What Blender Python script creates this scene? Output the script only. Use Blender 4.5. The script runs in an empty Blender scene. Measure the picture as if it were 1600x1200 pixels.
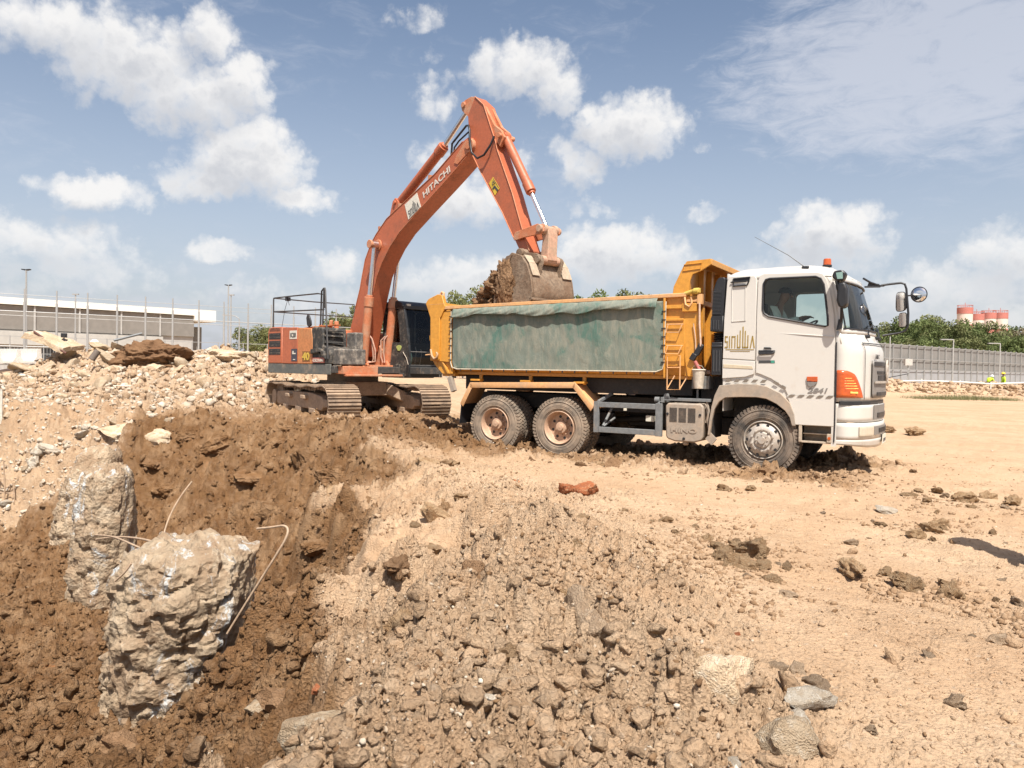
import bpy, bmesh, math, random
import numpy as np
from mathutils import Vector, Matrix
from mathutils.geometry import tessellate_polygon
random.seed(7); RNG=np.random.default_rng(11)
S=bpy.context.scene; COL=S.collection
R=math.radians
# ------------------------------------------------------------------ camera
cam=bpy.data.cameras.new('camera'); camo=bpy.data.objects.new('camera',cam); COL.objects.link(camo)
Rv=Vector((0.999862545,3.45338985e-04,1.65762713e-02)); Uv=Vector((-0.01657987,0.02082595,0.99964563)); Fv=Vector((0,0.99978306,-0.02082881))
M=Matrix((Rv,Uv,-Fv)).transposed().to_4x4(); M.translation=(0,0,1.5815); camo.matrix_world=M
cam.sensor_width=36; cam.lens=27.0; cam.clip_start=.05; cam.clip_end=20000
S.camera=camo
# ------------------------------------------------------------------ exposure
S.view_settings.view_transform='Standard'; S.view_settings.look='None'; S.view_settings.gamma=1
S.view_settings.use_curve_mapping=False; S.view_settings.exposure=0.86
# ------------------------------------------------------------------ sun
SUN_EL=59.0; SUN_DIR=Vector((.20,-.98,0)).normalized()
sd=Vector((SUN_DIR.x*math.cos(R(SUN_EL)),SUN_DIR.y*math.cos(R(SUN_EL)),math.sin(R(SUN_EL))))
sl=bpy.data.lights.new('sun','SUN'); sl.energy=4.5; sl.angle=R(.53); sl.color=(1,.955,.88)
so=bpy.data.objects.new('sun',sl); COL.objects.link(so); so.rotation_euler=sd.to_track_quat('Z','Y').to_euler(); so.location=(0,0,60)
# ------------------------------------------------------------------ world: sky with clouds
W=bpy.data.worlds.new('World'); S.world=W; W.use_nodes=True
nt=W.node_tree; nt.nodes.clear()
class NT:
    """tiny node-writing helper"""
    def __init__(s,tree): s.t=tree
    def n(s,kind,**kw):
        nd=s.t.nodes.new(kind)
        for k,v in kw.items(): setattr(nd,k,v)
        return nd
    def put(s,sock,v):
        if v is None: return
        if hasattr(v,'is_output') or isinstance(v,bpy.types.NodeSocket): s.t.links.new(v,sock)
        else: sock.default_value=v
    def m(s,op,a,b=None,c=None,clamp=False):
        nd=s.n('ShaderNodeMath',operation=op,use_clamp=clamp)
        s.put(nd.inputs[0],a); s.put(nd.inputs[1],b)
        if c is not None: s.put(nd.inputs[2],c)
        return nd.outputs[0]
    def vm(s,op,a,b=None,sc=None):
        nd=s.n('ShaderNodeVectorMath',operation=op); s.put(nd.inputs[0],a); s.put(nd.inputs[1],b)
        if sc is not None: s.put(nd.inputs['Scale'],sc)
        return nd.outputs['Value'] if op in('LENGTH','DOT_PRODUCT','DISTANCE') else nd.outputs[0]
    def noise(s,v,scale,detail=4,rough=.55,dist=0,out=0):
        nd=s.n('ShaderNodeTexNoise'); s.put(nd.inputs['Vector'],v); nd.inputs['Scale'].default_value=scale
        nd.inputs['Detail'].default_value=detail; nd.inputs['Roughness'].default_value=rough; nd.inputs['Distortion'].default_value=dist
        return nd.outputs[out]
    def voro(s,v,scale,feature='F1',out='Distance',rand=1):
        nd=s.n('ShaderNodeTexVoronoi',feature=feature); s.put(nd.inputs['Vector'],v); nd.inputs['Scale'].default_value=scale
        nd.inputs['Randomness'].default_value=rand
        return nd.outputs[out]
    def ramp(s,f,a,b,lo=0.,hi=1.,smooth=True):
        nd=s.n('ShaderNodeMapRange',interpolation_type='SMOOTHSTEP' if smooth else 'LINEAR')
        s.put(nd.inputs[0],f); nd.inputs[1].default_value=a; nd.inputs[2].default_value=b; nd.inputs[3].default_value=lo; nd.inputs[4].default_value=hi
        return nd.outputs[0]
    def mix(s,f,a,b):
        nd=s.n('ShaderNodeMix',data_type='RGBA'); s.put(nd.inputs[0],f)
        for sock,v in((nd.inputs[6],a),(nd.inputs[7],b)):
            if isinstance(v,(tuple,list)): sock.default_value=tuple(v)[:3]+(1,)
            else: s.put(sock,v)
        return nd.outputs[2]
N=NT(nt)
CLOUDS=[(-31.74,20.15,5.5,2.2,1),(-26.69,19.32,6.0,3.2,1),(-22.77,17.63,5.5,2.8,1),(-21.58,21.38,2.3,2.0,1),(-19.48,18.85,2.6,2.2,1),(-18.6,15.4,3.4,1.8,.9),(-19.22,13.76,5.0,2.6,1.1),(-21.5,12.28,3.8,1.4,1),(-15.52,11.9,3.3,1.1,.9),(-28.32,10.92,4.0,1.3,1),(-21.05,7.7,2.4,1.0,.9),(-13.01,7.2,2.1,1.7,.85),(-31.7,7.4,6.5,2.0,.8),(-29.22,6.0,6.0,2.0,.6),(0.08,21.2,4.9,2.3,.95),(2.94,20.0,2.4,2.5,.9),(-6.01,18.76,1.9,1.9,.62),(8.17,17.2,4.9,2.7,1.05),(5.6,17.9,1.8,1.3,.9),(4.9,15.0,2.6,2.1,.8),(0.21,14.8,1.3,1.5,.6),(-6.0,14.9,2.0,1.6,.6),(-3.5,12.4,4.6,2.2,.9),(7.4,8.4,6.3,2.8,1.05),(-2.04,6.5,7.5,2.3,.95),(22.36,9.6,4.4,2.3,1.05),(21.6,8.0,4.8,2.0,.8),(32.81,7.6,4.0,2.3,.9),(29.37,5.5,6.0,2.3,.8),(-7.5,23.93,2.8,1.0,.45),(13.78,11.16,1.7,0.7,.5),(13.23,15.66,1.2,0.5,.45),(5.94,11.97,2.4,0.9,.4),(17.39,6.7,3.5,1.6,.7),(2,3.5,9,1.6,.6),(-16,4.5,8,1.6,.5),(-36,3,10,2,.6),(18,3.4,10,1.9,.7),(34,3.2,9,2.2,.8),(-6.5,21.5,.9,.9,.35),
 (62,14,12,5,1),(-60,14,14,6,1),(120,20,26,9,1),(-130,20,30,9,1)]
geo=N.n('ShaderNodeTexCoord').outputs['Generated']
sep=N.n('ShaderNodeSeparateXYZ'); nt.links.new(geo,sep.inputs[0])
az=N.m('MULTIPLY',N.m('ARCTAN2',sep.outputs[0],sep.outputs[1]),57.2958)
hor=N.m('SQRT',N.m('ADD',N.m('MULTIPLY',sep.outputs[0],sep.outputs[0]),N.m('MULTIPLY',sep.outputs[1],sep.outputs[1])))
el=N.m('MULTIPLY',N.m('ARCTAN2',sep.outputs[2],hor),57.2958)
cx=N.n('ShaderNodeCombineXYZ'); nt.links.new(az,cx.inputs[0]); nt.links.new(el,cx.inputs[1])
P=cx.outputs[0]
wv=N.vm('SUBTRACT',N.noise(P,.33,2,.5,out=1),(.5,.5,.5)); wv2=N.vm('SUBTRACT',N.noise(P,1.0,4,.6,out=1),(.5,.5,.5))
Pw=N.vm('ADD',P,N.vm('ADD',N.vm('SCALE',wv,None,sc=2.2),N.vm('SCALE',wv2,None,sc=1.5)))
Pw=N.vm('MULTIPLY',Pw,(1,1,0))
fb=N.m('SUBTRACT',N.noise(P,.55,6,.58),.5)
bil=N.m('SUBTRACT',.42,N.voro(N.vm('ADD',P,N.vm('SCALE',wv2,None,sc=2.0)),1.0))
tex=N.m('ADD',N.m('MULTIPLY',fb,.85),N.m('MULTIPLY',bil,.30))
def field(PP):
    acc=None
    for cx_,cy_,rx,ry,w in CLOUDS:
        q=N.vm('MULTIPLY_ADD',PP,(1/rx,1/ry,0)); q.node.inputs[2].default_value=(-cx_/rx,-cy_/ry,0)
        c=N.m('MULTIPLY_ADD',N.vm('DOT_PRODUCT',q,q),-w*.62,w*.62*1.2)
        acc=c if acc is None else N.m('MAXIMUM',acc,c)
    return N.m('ADD',N.m('MAXIMUM',acc,-.25),tex)
D0=field(Pw); D1=field(N.vm('ADD',Pw,(.7,1.5,0)))
mask=N.ramp(D0,.06,.68)
# greyer where there is more cloud above (towards the sun)
sh=N.m('MULTIPLY',N.ramp(D1,.15,.95),N.ramp(el,1,10,.35,.85))
ccol=N.mix(sh,(1.0,.985,.97),(.60,.62,.67))
sky=N.n('ShaderNodeTexSky',sky_type='NISHITA'); sky.sun_disc=False; sky.sun_elevation=R(SUN_EL); sky.sun_rotation=math.atan2(SUN_DIR.x,SUN_DIR.y)
sky.air_density=1.0; sky.dust_density=2.2; sky.ozone_density=1.0; sky.altitude=0
# pale humid air towards the horizon
hz=N.ramp(el,0,27,1,0)
# streaky high cloud
st=N.noise(N.vm('MULTIPLY',cx.outputs[0],(.55,1.5,0)),.55,6,.68,.6)
stl=N.noise(N.vm('MULTIPLY',cx.outputs[0],(.5,1.,0)),.12,3,.5)
qq=N.vm('MULTIPLY',N.vm('SUBTRACT',cx.outputs[0],(29,19.8,0)),(1/15.,1/6.5,0)); blob=N.m('SUBTRACT',1,N.vm('DOT_PRODUCT',qq,qq))
cir=N.m('MULTIPLY',N.ramp(N.m('ADD',N.m('MULTIPLY',blob,.45),N.m('SUBTRACT',st,.22)),.18,.7),.62)
cir2=N.m('MULTIPLY',N.ramp(N.m('ADD',st,N.m('SUBTRACT',stl,.5)),.5,.95),.28)
lowc=N.m('MULTIPLY',N.m('MULTIPLY',N.ramp(N.noise(N.vm('MULTIPLY',cx.outputs[0],(.6,1.3,0)),.35,4,.6),.38,.66),N.ramp(el,0,11,1,0)),.6)
skyc=N.vm('MULTIPLY',sky.outputs[0],(1.15,1.075,1.015))
skyc=N.mix(N.m('MULTIPLY',hz,.58),skyc,(4.7,5.05,5.85))
SC=7.2
cs=N.vm('SCALE',ccol,None,sc=SC)
a=N.m('MAXIMUM',cir,cir2)
skyc=N.mix(a,skyc,(5.6,5.75,6.3))
skyc=N.mix(lowc,skyc,(5.2,5.35,5.9))
fin=N.mix(N.m('MULTIPLY',mask,N.ramp(el,0,11,.45,.95)),skyc,cs)
bg=N.n('ShaderNodeBackground'); nt.links.new(fin,bg.inputs[0]); bg.inputs[1].default_value=.0735
out=N.n('ShaderNodeOutputWorld'); nt.links.new(bg.outputs[0],out.inputs[0])
W.cycles.sampling_method='MANUAL'; W.cycles.sample_map_resolution=512
# ------------------------------------------------------------------ material helpers
MATS={}
def new_mat(name):
    m=bpy.data.materials.new(name); m.use_nodes=True; m.node_tree.nodes.clear(); t=NT(m.node_tree)
    b=t.n('ShaderNodeBsdfPrincipled'); o=t.n('ShaderNodeOutputMaterial'); m.node_tree.links.new(b.outputs[0],o.inputs[0])
    return m,t,b
def mat(name,col,rough=.5,metal=0,dirt=None,dirt_amt=.5,dscale=3,var=.12,bump=.0,bscale=40,spec=.5,coat=0,fine=18,trans=0,ior=1.45,streak=False):
    """painted / dirty surface: base colour with value variation, patchy dirt and a fine bump"""
    if name in MATS: return MATS[name]
    m,t,b=new_mat(name); co=t.n('ShaderNodeTexCoord').outputs['Object']
    n1=t.noise(co,dscale,6,.6,.2); n2=t.noise(co,fine,4,.6)
    c2=tuple(max(0,x*(1-var*1.6)) for x in col); c3=tuple(min(1,x*(1+var)) for x in col)
    c=t.mix(t.ramp(n2,.3,.7),c2,c3)
    if dirt is not None:
        v=co
        if streak: v=t.vm('MULTIPLY',co,(1,1,.12))
        n3=t.noise(v,dscale*1.7,8,.7,.4)
        f=t.m('MULTIPLY',t.ramp(t.m('ADD',t.m('MULTIPLY',n1,.5),t.m('MULTIPLY',n3,.5)),.62-.3*dirt_amt,.72-.12*dirt_amt),min(1,.35+dirt_amt*.6))
        c=t.mix(f,c,dirt)
        r=t.ramp(f,0,1,rough,max(rough,.85),False); t.put(b.inputs['Roughness'],r)
    else: t.put(b.inputs['Roughness'],t.ramp(n1,.3,.7,max(.03,rough-.06),min(1,rough+.08),False))
    t.put(b.inputs['Base Color'],c); b.inputs['Metallic'].default_value=metal; b.inputs['Specular IOR Level'].default_value=spec
    b.inputs['Coat Weight'].default_value=coat
    if trans: b.inputs['Transmission Weight'].default_value=trans; b.inputs['IOR'].default_value=ior
    if bump:
        bp=t.n('ShaderNodeBump'); bp.inputs['Strength'].default_value=1; bp.inputs['Distance'].default_value=bump
        t.put(bp.inputs['Height'],t.noise(co,bscale,5,.65)); t.put(b.inputs['Normal'],bp.outputs[0])
    MATS[name]=m; return m
def rock_mat(name,a,bc,stain=None,stain_amt=.3,scale=4,bump=.03,bscale=12,third=None,stretch=None):
    if name in MATS: return MATS[name]
    m,t,b=new_mat(name); co=t.n('ShaderNodeTexCoord').outputs['Object']
    oi=t.n('ShaderNodeObjectInfo').outputs['Random']
    v=t.vm('ADD',co,t.vm('SCALE',(1,1,1),None,sc=t.m('MULTIPLY',oi,50)))
    n1=t.noise(v,scale,7,.65,.3); n2=t.noise(v,scale*6,6,.7)
    c=t.mix(t.ramp(n1,.35,.65),a,bc); c=t.mix(t.m('MULTIPLY',t.ramp(n2,.35,.7),.45),c,tuple(x*.55 for x in a))
    if third: c=t.mix(t.ramp(t.noise(v,scale*1.6,6,.7,.5),.52,.64),c,third)
    if stain: c=t.mix(t.ramp(t.noise(t.vm('MULTIPLY',v,stretch or (1,1,1)),scale*.8,7,.75,1.0),.66-stain_amt*.3,.74-stain_amt*.3),c,stain)
    hs=t.n('ShaderNodeHueSaturation'); t.put(hs.inputs['Color'],c); t.put(hs.inputs['Value'],t.ramp(oi,0,1,.78,1.18,False)); t.put(b.inputs['Base Color'],hs.outputs[0])
    b.inputs['Roughness'].default_value=.95; b.inputs['Specular IOR Level'].default_value=.15
    bp=t.n('ShaderNodeBump'); bp.inputs['Strength'].default_value=1; bp.inputs['Distance'].default_value=bump
    t.put(bp.inputs['Height'],t.m('ADD',t.noise(v,bscale,8,.7),t.m('MULTIPLY',t.voro(v,bscale*2.5),.4))); t.put(b.inputs['Normal'],bp.outputs[0])
    MATS[name]=m; return m
DUST=(.36,.26,.175); MUD=(.17,.10,.055)
white=mat('cab_white_paint',(.55,.52,.47),.34,dirt=(.44,.35,.26),dirt_amt=.22,dscale=1.6,var=.010,coat=.3)
yellow=mat('dump_body_orange_paint',(.56,.255,.036),.42,dirt=(.30,.13,.035),dirt_amt=.34,dscale=2.2,var=.07,coat=.1)
yellow2=mat('dusty_orange_paint',(.62,.33,.14),.6,dirt=DUST,dirt_amt=.6,dscale=2,var=.08)
orange=mat('digger_orange_paint',(.43,.115,.048),.5,dirt=(.20,.085,.05),dirt_amt=.42,dscale=1.6,var=.06,coat=.08)
orange_dust=mat('digger_orange_dusty',(.50,.17,.075),.6,dirt=(.44,.28,.18),dirt_amt=.62,dscale=3,var=.08,bump=.004)
grey=mat('painted_steel_grey',(.16,.165,.165),.5,dirt=(.33,.25,.17),dirt_amt=.3,dscale=3,var=.1)
lgrey=mat('fender_grey_plastic',(.30,.25,.20),.62,dirt=(.40,.29,.20),dirt_amt=.6,dscale=2,var=.08)
black=mat('black_plastic',(.018,.018,.02),.45,dirt=(.10,.075,.05),dirt_amt=.22,dscale=3,var=.1)
chassis=mat('chassis_dark',(.03,.027,.025),.7,dirt=(.16,.11,.07),dirt_amt=.35,dscale=3,var=.15)
rubber=mat('tyre_rubber',(.05,.045,.04),.85,dirt=(.26,.20,.15),dirt_amt=.75,dscale=2.2,var=.1,bump=.003,bscale=60)
rubber2=mat('tyre_rubber_dusty',(.14,.115,.09),.9,dirt=(.33,.25,.18),dirt_amt=.85,dscale=3,var=.1,bump=.003,bscale=60)
rimm=mat('wheel_rim_beige',(.46,.30,.20),.6,dirt=(.20,.11,.065),dirt_amt=.4,dscale=5,var=.1)
rims=mat('wheel_hub_silver',(.42,.38,.33),.5,metal=.15,dirt=(.33,.245,.17),dirt_amt=.55,dscale=6,var=.08)
steel=mat('track_steel',(.20,.145,.105),.75,metal=.15,dirt=(.38,.27,.18),dirt_amt=.95,dscale=3,var=.15,bump=.006,bscale=30)
bucketm=mat('bucket_steel',(.24,.175,.12),.7,metal=.05,dirt=(.16,.092,.052),dirt_amt=.70,dscale=2.4,var=.2,bump=.016,bscale=9)
chrome=mat('chrome_rod',(.75,.76,.78),.28,metal=1,var=.02)
glass_m,t_,b_=new_mat('window_glass'); b_.inputs['Base Color'].default_value=(.86,.93,.90,1); b_.inputs['Roughness'].default_value=.02; b_.inputs['Transmission Weight'].default_value=1; b_.inputs['IOR'].default_value=1.12
tint=t_.n('ShaderNodeBsdfTransparent'); tint.inputs[0].default_value=(.90,.94,.92,1); gl_=t_.n('ShaderNodeBsdfGlossy'); gl_.inputs[1].default_value=.02; gl_.inputs[0].default_value=(1,1,1,1)
fr_=t_.n('ShaderNodeFresnel'); fr_.inputs[0].default_value=1.35; mx_=t_.n('ShaderNodeMixShader'); t_.put(mx_.inputs[0],fr_.outputs[0]); t_.put(mx_.inputs[1],tint.outputs[0]); t_.put(mx_.inputs[2],gl_.outputs[0])
t_.put([n for n in glass_m.node_tree.nodes if n.type=='OUTPUT_MATERIAL'][0].inputs[0],mx_.outputs[0])
mirror=mat('mirror_face',(.8,.8,.8),.03,metal=1,var=.01)
lens_o=mat('lens_orange',(.48,.085,.012),.15,var=.1,coat=.8)
lens_w=mat('lens_clear',(.50,.44,.34),.3,var=.05,coat=.4)
gold=mat('gold_letters',(.30,.20,.04),.5,var=.08)
dark_letter=mat('dark_letters',(.05,.05,.05),.5,var=.05)
grey_letter=mat('grey_letters',(.19,.175,.16),.5,var=.05)
white_letter=mat('white_letters',(.62,.56,.48),.5,var=.05)
decal_white=mat('decal_white',(.66,.62,.52),.5,var=.05)
red_m=mat('red_paint',(.45,.05,.03),.5,var=.1)
green_m=mat('teal_sticker',(.05,.28,.20),.5,var=.1)
dusty_black=mat('dusty_black_grille',(.035,.033,.03),.7,dirt=(.30,.23,.17),dirt_amt=.5,dscale=5,var=.2)
# ------------------------------------------------------------------ mesh builder
def finish(me,smooth=None):
    if smooth is not None:
        me.shade_smooth(); me.set_sharp_from_angle(angle=R(smooth))
class MB:
    def __init__(s,off=(0,0,0)): s.v=[]; s.f=[]; s.off=off; s.mi=[]; s.cur=0; s.ch=[]
    def add(s,vs,fs):
        s.ch.append((len(s.v),len(s.f))); k=len(s.v); s.v+=[tuple(p) for p in vs]; s.f+=[tuple(i+k for i in f) for f in fs]; s.mi+=[s.cur]*len(fs); return s
    def box(s,x0,x1,y0,y1,z0,z1):
        x0,x1=sorted((x0,x1)); y0,y1=sorted((y0,y1)); z0,z1=sorted((z0,z1))
        return s.add([(x0,y0,z0),(x1,y0,z0),(x1,y1,z0),(x0,y1,z0),(x0,y0,z1),(x1,y0,z1),(x1,y1,z1),(x0,y1,z1)],
            [(0,3,2,1),(4,5,6,7),(0,1,5,4),(1,2,6,5),(2,3,7,6),(3,0,4,7)])
    def obox(s,c,ax,ay,az):
        """box at centre c spanned by half-axis vectors"""
        c,ax,ay,az=map(Vector,(c,ax,ay,az)); V=[c+i*ax+j*ay+k*az for k in(-1,1) for j in(-1,1) for i in(-1,1)]
        F=[(0,2,3,1),(4,5,7,6),(0,1,5,4),(1,3,7,5),(3,2,6,7),(2,0,4,6)]
        if ax.cross(ay).dot(az)<0: F=[f[::-1] for f in F]
        return s.add(V,F)
    def poly(s,pts,a,b,ax='y',holes=()):
        """extrude a 2-D outline (with holes) between a and b along an axis; 'y': pts=(x,z), 'z': (x,y), 'x': (y,z)"""
        mk={'y':lambda p,t:(p[0],t,p[1]),'z':lambda p,t:(p[0],p[1],t),'x':lambda p,t:(t,p[0],p[1])}[ax]
        loops=[list(pts)]+[list(h) for h in holes]; allp=[p for l in loops for p in l]; n=len(allp)
        tri=tessellate_polygon([[Vector((p[0],p[1],0)) for p in l] for l in loops])
        vs=[mk(p,a) for p in allp]+[mk(p,b) for p in allp]; fs=[]
        def area(l): return sum(l[i][0]*l[(i+1)%len(l)][1]-l[(i+1)%len(l)][0]*l[i][1] for i in range(len(l)))
        flip=(ax=='y')!=(a>b)
        if not holes and len(pts)<=4:
            f0=tuple(range(n)) if area(pts)>0 else tuple(range(n))[::-1]
            A=[f0]
        else:
            A=[]
            for t in tri:
                p=[allp[i] for i in t]; ar=(p[1][0]-p[0][0])*(p[2][1]-p[0][1])-(p[2][0]-p[0][0])*(p[1][1]-p[0][1])
                if abs(ar)<1e-12: continue
                A.append(tuple(t) if ar>0 else tuple(t)[::-1])
        for t in A:
            top=tuple(i+n for i in t); bot=t[::-1]
            fs+= [top,bot] if not flip else [top[::-1],bot[::-1]]
        k=0
        for li,l in enumerate(loops):
            m=len(l); ccw=area(l)>0; ccw=ccw if li==0 else not ccw
            for i in range(m):
                q=(k+i,k+(i+1)%m,k+(i+1)%m+n,k+i+n)
                if ccw==flip: q=q[::-1]
                fs.append(q)
            k+=m
        return s.add(vs,fs)
    def cyl(s,p0,p1,r,n=16,r1=None,cap=True):
        p0,p1=Vector(p0),Vector(p1); d=(p1-p0)
        if d.length<1e-6: return s
        d.normalize(); a=d.orthogonal().normalized(); b=d.cross(a); r1=r if r1 is None else r1
        vs=[]
        for p,rr in((p0,r),(p1,r1)):
            for i in range(n): t=2*math.pi*i/n; vs.append(p+a*math.cos(t)*rr+b*math.sin(t)*rr)
        fs=[(i,(i+1)%n,(i+1)%n+n,i+n) for i in range(n)]
        if cap: fs+=[tuple(range(n))[::-1],tuple(range(n,2*n))]
        return s.add(vs,fs)
    def tube(s,pts,r,n=8,cap=True,close=False):
        pts=[Vector(p) for p in pts]; m=len(pts); vs=[]; prev=None
        for i,p in enumerate(pts):
            if close: d=pts[(i+1)%m]-pts[i-1]
            else: d=pts[min(i+1,m-1)]-pts[max(i-1,0)]
            d.normalize()
            a=d.orthogonal().normalized() if prev is None else (prev-d*prev.dot(d)).normalized()
            prev=a; b=d.cross(a); rr=r[i] if isinstance(r,(list,tuple)) else r
            vs+=[p+a*math.cos(2*math.pi*k/n)*rr+b*math.sin(2*math.pi*k/n)*rr for k in range(n)]
        fs=[]
        for i in range(m if close else m-1):
            j=(i+1)%m
            fs+=[(i*n+k,i*n+(k+1)%n,j*n+(k+1)%n,j*n+k) for k in range(n)]
        if cap and not close: fs+=[tuple(range(n))[::-1],tuple(range((m-1)*n,m*n))]
        return s.add(vs,fs)
    def lathe(s,prof,c,ax='y',n=40,sgn=1):
        """prof [(t,r)] revolved about an axis through c"""
        vs=[]
        for t,r in prof:
            for i in range(n):
                a=2*math.pi*i/n; ca,sa=math.cos(a)*r,math.sin(a)*r
                vs.append({'y':(c[0]+ca,c[1]+t*sgn,c[2]+sa),'z':(c[0]+ca,c[1]+sa,c[2]+t*sgn),'x':(c[0]+t*sgn,c[1]+ca,c[2]+sa)}[ax])
        fs=[]
        inv=(sgn<0)!=(ax=='y')
        for j in range(len(prof)-1):
            for i in range(n):
                q=(j*n+i,j*n+(i+1)%n,(j+1)*n+(i+1)%n,(j+1)*n+i); fs.append(q[::-1] if inv else q)
        return s.add(vs,fs)
    def grid(s,fn,nu,nv,thick=None,closed=False):
        """surface fn(i/nu,j/nv)"""
        vs=[fn(i/nu,j/nv) for i in range(nu+1) for j in range(nv+1)]
        fs=[(i*(nv+1)+j,(i+1)*(nv+1)+j,(i+1)*(nv+1)+j+1,i*(nv+1)+j+1) for i in range(nu) for j in range(nv)]
        return s.add(vs,fs)
    def build(s,name,m,parent=None,bevel=0,smooth=None,solid=0,off=None,seg=2,soff=0,halves=None,each=False):
        if halves is not None or each:
            ends=s.ch[1:]+[(len(s.v),len(s.f))]; grp={}
            for i,((v0,f0),(v1,f1)) in enumerate(zip(s.ch,ends)):
                key=i if each else (sum(p[1] for p in s.v[v0:v1])/(v1-v0)>halves)
                if key not in grp: grp[key]=MB(s.off)
                grp[key].add(s.v[v0:v1],[tuple(q-v0 for q in f) for f in s.f[f0:f1]])
            return [g_.build(name,m,parent,bevel,smooth,solid,off,seg,soff) for g_ in grp.values()][0]
        me=bpy.data.meshes.new(name); o_=off if off is not None else s.off
        me.from_pydata([(x-o_[0],y-o_[1],z-o_[2]) for x,y,z in s.v],[],s.f)
        for mm in (m if isinstance(m,(list,tuple)) else [m]): me.materials.append(mm)
        if isinstance(m,(list,tuple)): me.polygons.foreach_set('material_index',s.mi)
        finish(me,smooth if smooth is not None else (35 if bevel else None))
        o=bpy.data.objects.new(name,me); COL.objects.link(o)
        if parent: o.parent=parent
        if solid: md=o.modifiers.new('solid','SOLIDIFY'); md.thickness=solid; md.offset=soff
        if bevel: md=o.modifiers.new('bevel','BEVEL'); md.width=bevel; md.segments=seg; md.limit_method='ANGLE'; md.angle_limit=R(38); md.harden_normals=False
        return o
def tag(o,label=None,cat=None,group=None,kind=None):
    if label: o['label']=label
    if cat: o['category']=cat
    if group: o['group']=group
    if kind: o['kind']=kind
    return o
def thing(name,label,cat,loc=(0,0,0),rz=0,group=None):
    o=bpy.data.objects.new(name,None); COL.objects.link(o); o.location=loc; o.rotation_euler=(0,0,rz); o.empty_display_size=.2
    return tag(o,label,cat,group)
def text_mesh(txt,size,extr=.002,bold=0,shear=0,xs=1):
    cu=bpy.data.curves.new('t','FONT'); cu.body=txt; cu.size=size; cu.extrude=extr; cu.offset=bold; cu.shear=shear; cu.resolution_u=3
    o=bpy.data.objects.new('t',cu); COL.objects.link(o); dg=bpy.context.evaluated_depsgraph_get()
    me=bpy.data.meshes.new_from_object(o.evaluated_get(dg)); bpy.data.objects.remove(o); bpy.data.curves.remove(cu)
    if xs!=1:
        for v in me.vertices: v.co.x*=xs
    return me
def text_on(txt,size,m,parent,origin,xdir,ydir,bold=0,shear=0,xs=1,width=None,name='lettering'):
    """lettering with its own axes; origin = lower left corner"""
    me=text_mesh(txt,size,.002,bold,shear,xs); X=Vector(xdir).normalized(); Y=Vector(ydir).normalized(); Z=X.cross(Y)
    if width:
        w=max(v.co.x for v in me.vertices); k=width/w
        for v in me.vertices: v.co.x*=k
    me.transform(Matrix((X,Y,Z)).transposed().to_4x4()); me.materials.append(m); me.name=name
    o=bpy.data.objects.new(name,me); COL.objects.link(o); o.parent=parent; o.location=origin; return o
def logo(m,parent,origin,xdir,ydir,w,h,name='company_logo',t=.003):
    """the company word mark: S I N, rising bars, open A"""
    B=MB(); X=Vector(xdir).normalized(); Y=Vector(ydir).normalized(); Z=X.cross(Y)
    def bar(x0,x1,y0,y1):
        c=X*((x0+x1)/2*w)+Y*((y0+y1)/2*h); B.obox(c,X*(x1-x0)/2*w,Y*(y1-y0)/2*h,Z*t)
    k=.028
    for a in ((0,.1,.50,.56),(0,k+.004,.28,.56),(0,.1,.26,.32),(.1-k,.1,.0,.32),(0,.1,0,.06)): bar(*a)
    bar(.145,.175,0,.56)
    for a in ((.225,.255,0,.56),(.225,.36,.50,.56),(.33,.36,0,.56)): bar(*a)
    for a in ((.415,.445,0,.62),(.415,.53,0,.06),(.50,.53,0,.82),(.59,.625,.0,1.0),(.59,.70,0,.06),(.67,.70,0,.80),(.76,.79,0,.60),(.67,.79,0,.06)): bar(*a)
    for x0,x1 in((.86,.925),(.99,.925)):
        p=X*(x0*w); q=X*(x1*w)+Y*(.56*h); c=(p+q)/2; d=(q-p)/2; B.obox(c,d,d.cross(Z).normalized()*.017*w,Z*t)
    o=B.build(name,m,parent); o.location=origin; return o
# ================================================================== terrain
def _h(ix,iy,s):
    n=(ix.astype(np.int64)*374761393+iy.astype(np.int64)*668265263+s*2147483647)&0xffffffff
    n=((n^(n>>13))*1274126177)&0xffffffff; n=(n^(n>>16))&0xffffffff
    return n.astype(np.float64)/4294967295.0
def vnoise(x,y,s=0):
    ix=np.floor(x); iy=np.floor(y); fx=x-ix; fy=y-iy; u=fx*fx*fx*(fx*(fx*6-15)+10); v=fy*fy*fy*(fy*(fy*6-15)+10)
    ix=ix.astype(np.int64); iy=iy.astype(np.int64)
    def gr(a,b,dx,dy):
        t=_h(a,b,s)*2*np.pi; return np.cos(t)*dx+np.sin(t)*dy
    a=gr(ix,iy,fx,fy); b=gr(ix+1,iy,fx-1,fy); c=gr(ix,iy+1,fx,fy-1); d=gr(ix+1,iy+1,fx-1,fy-1)
    return (a+(b-a)*u)*(1-v)+(c+(d-c)*u)*v
def fbm(x,y,o=4,s=0,g=.5,l=2.03):
    r=0;a=1.
    for i in range(o): r=r+a*vnoise(x,y,s+i*17); x=x*l+3.1; y=y*l-1.7; a*=g
    return r
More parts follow.
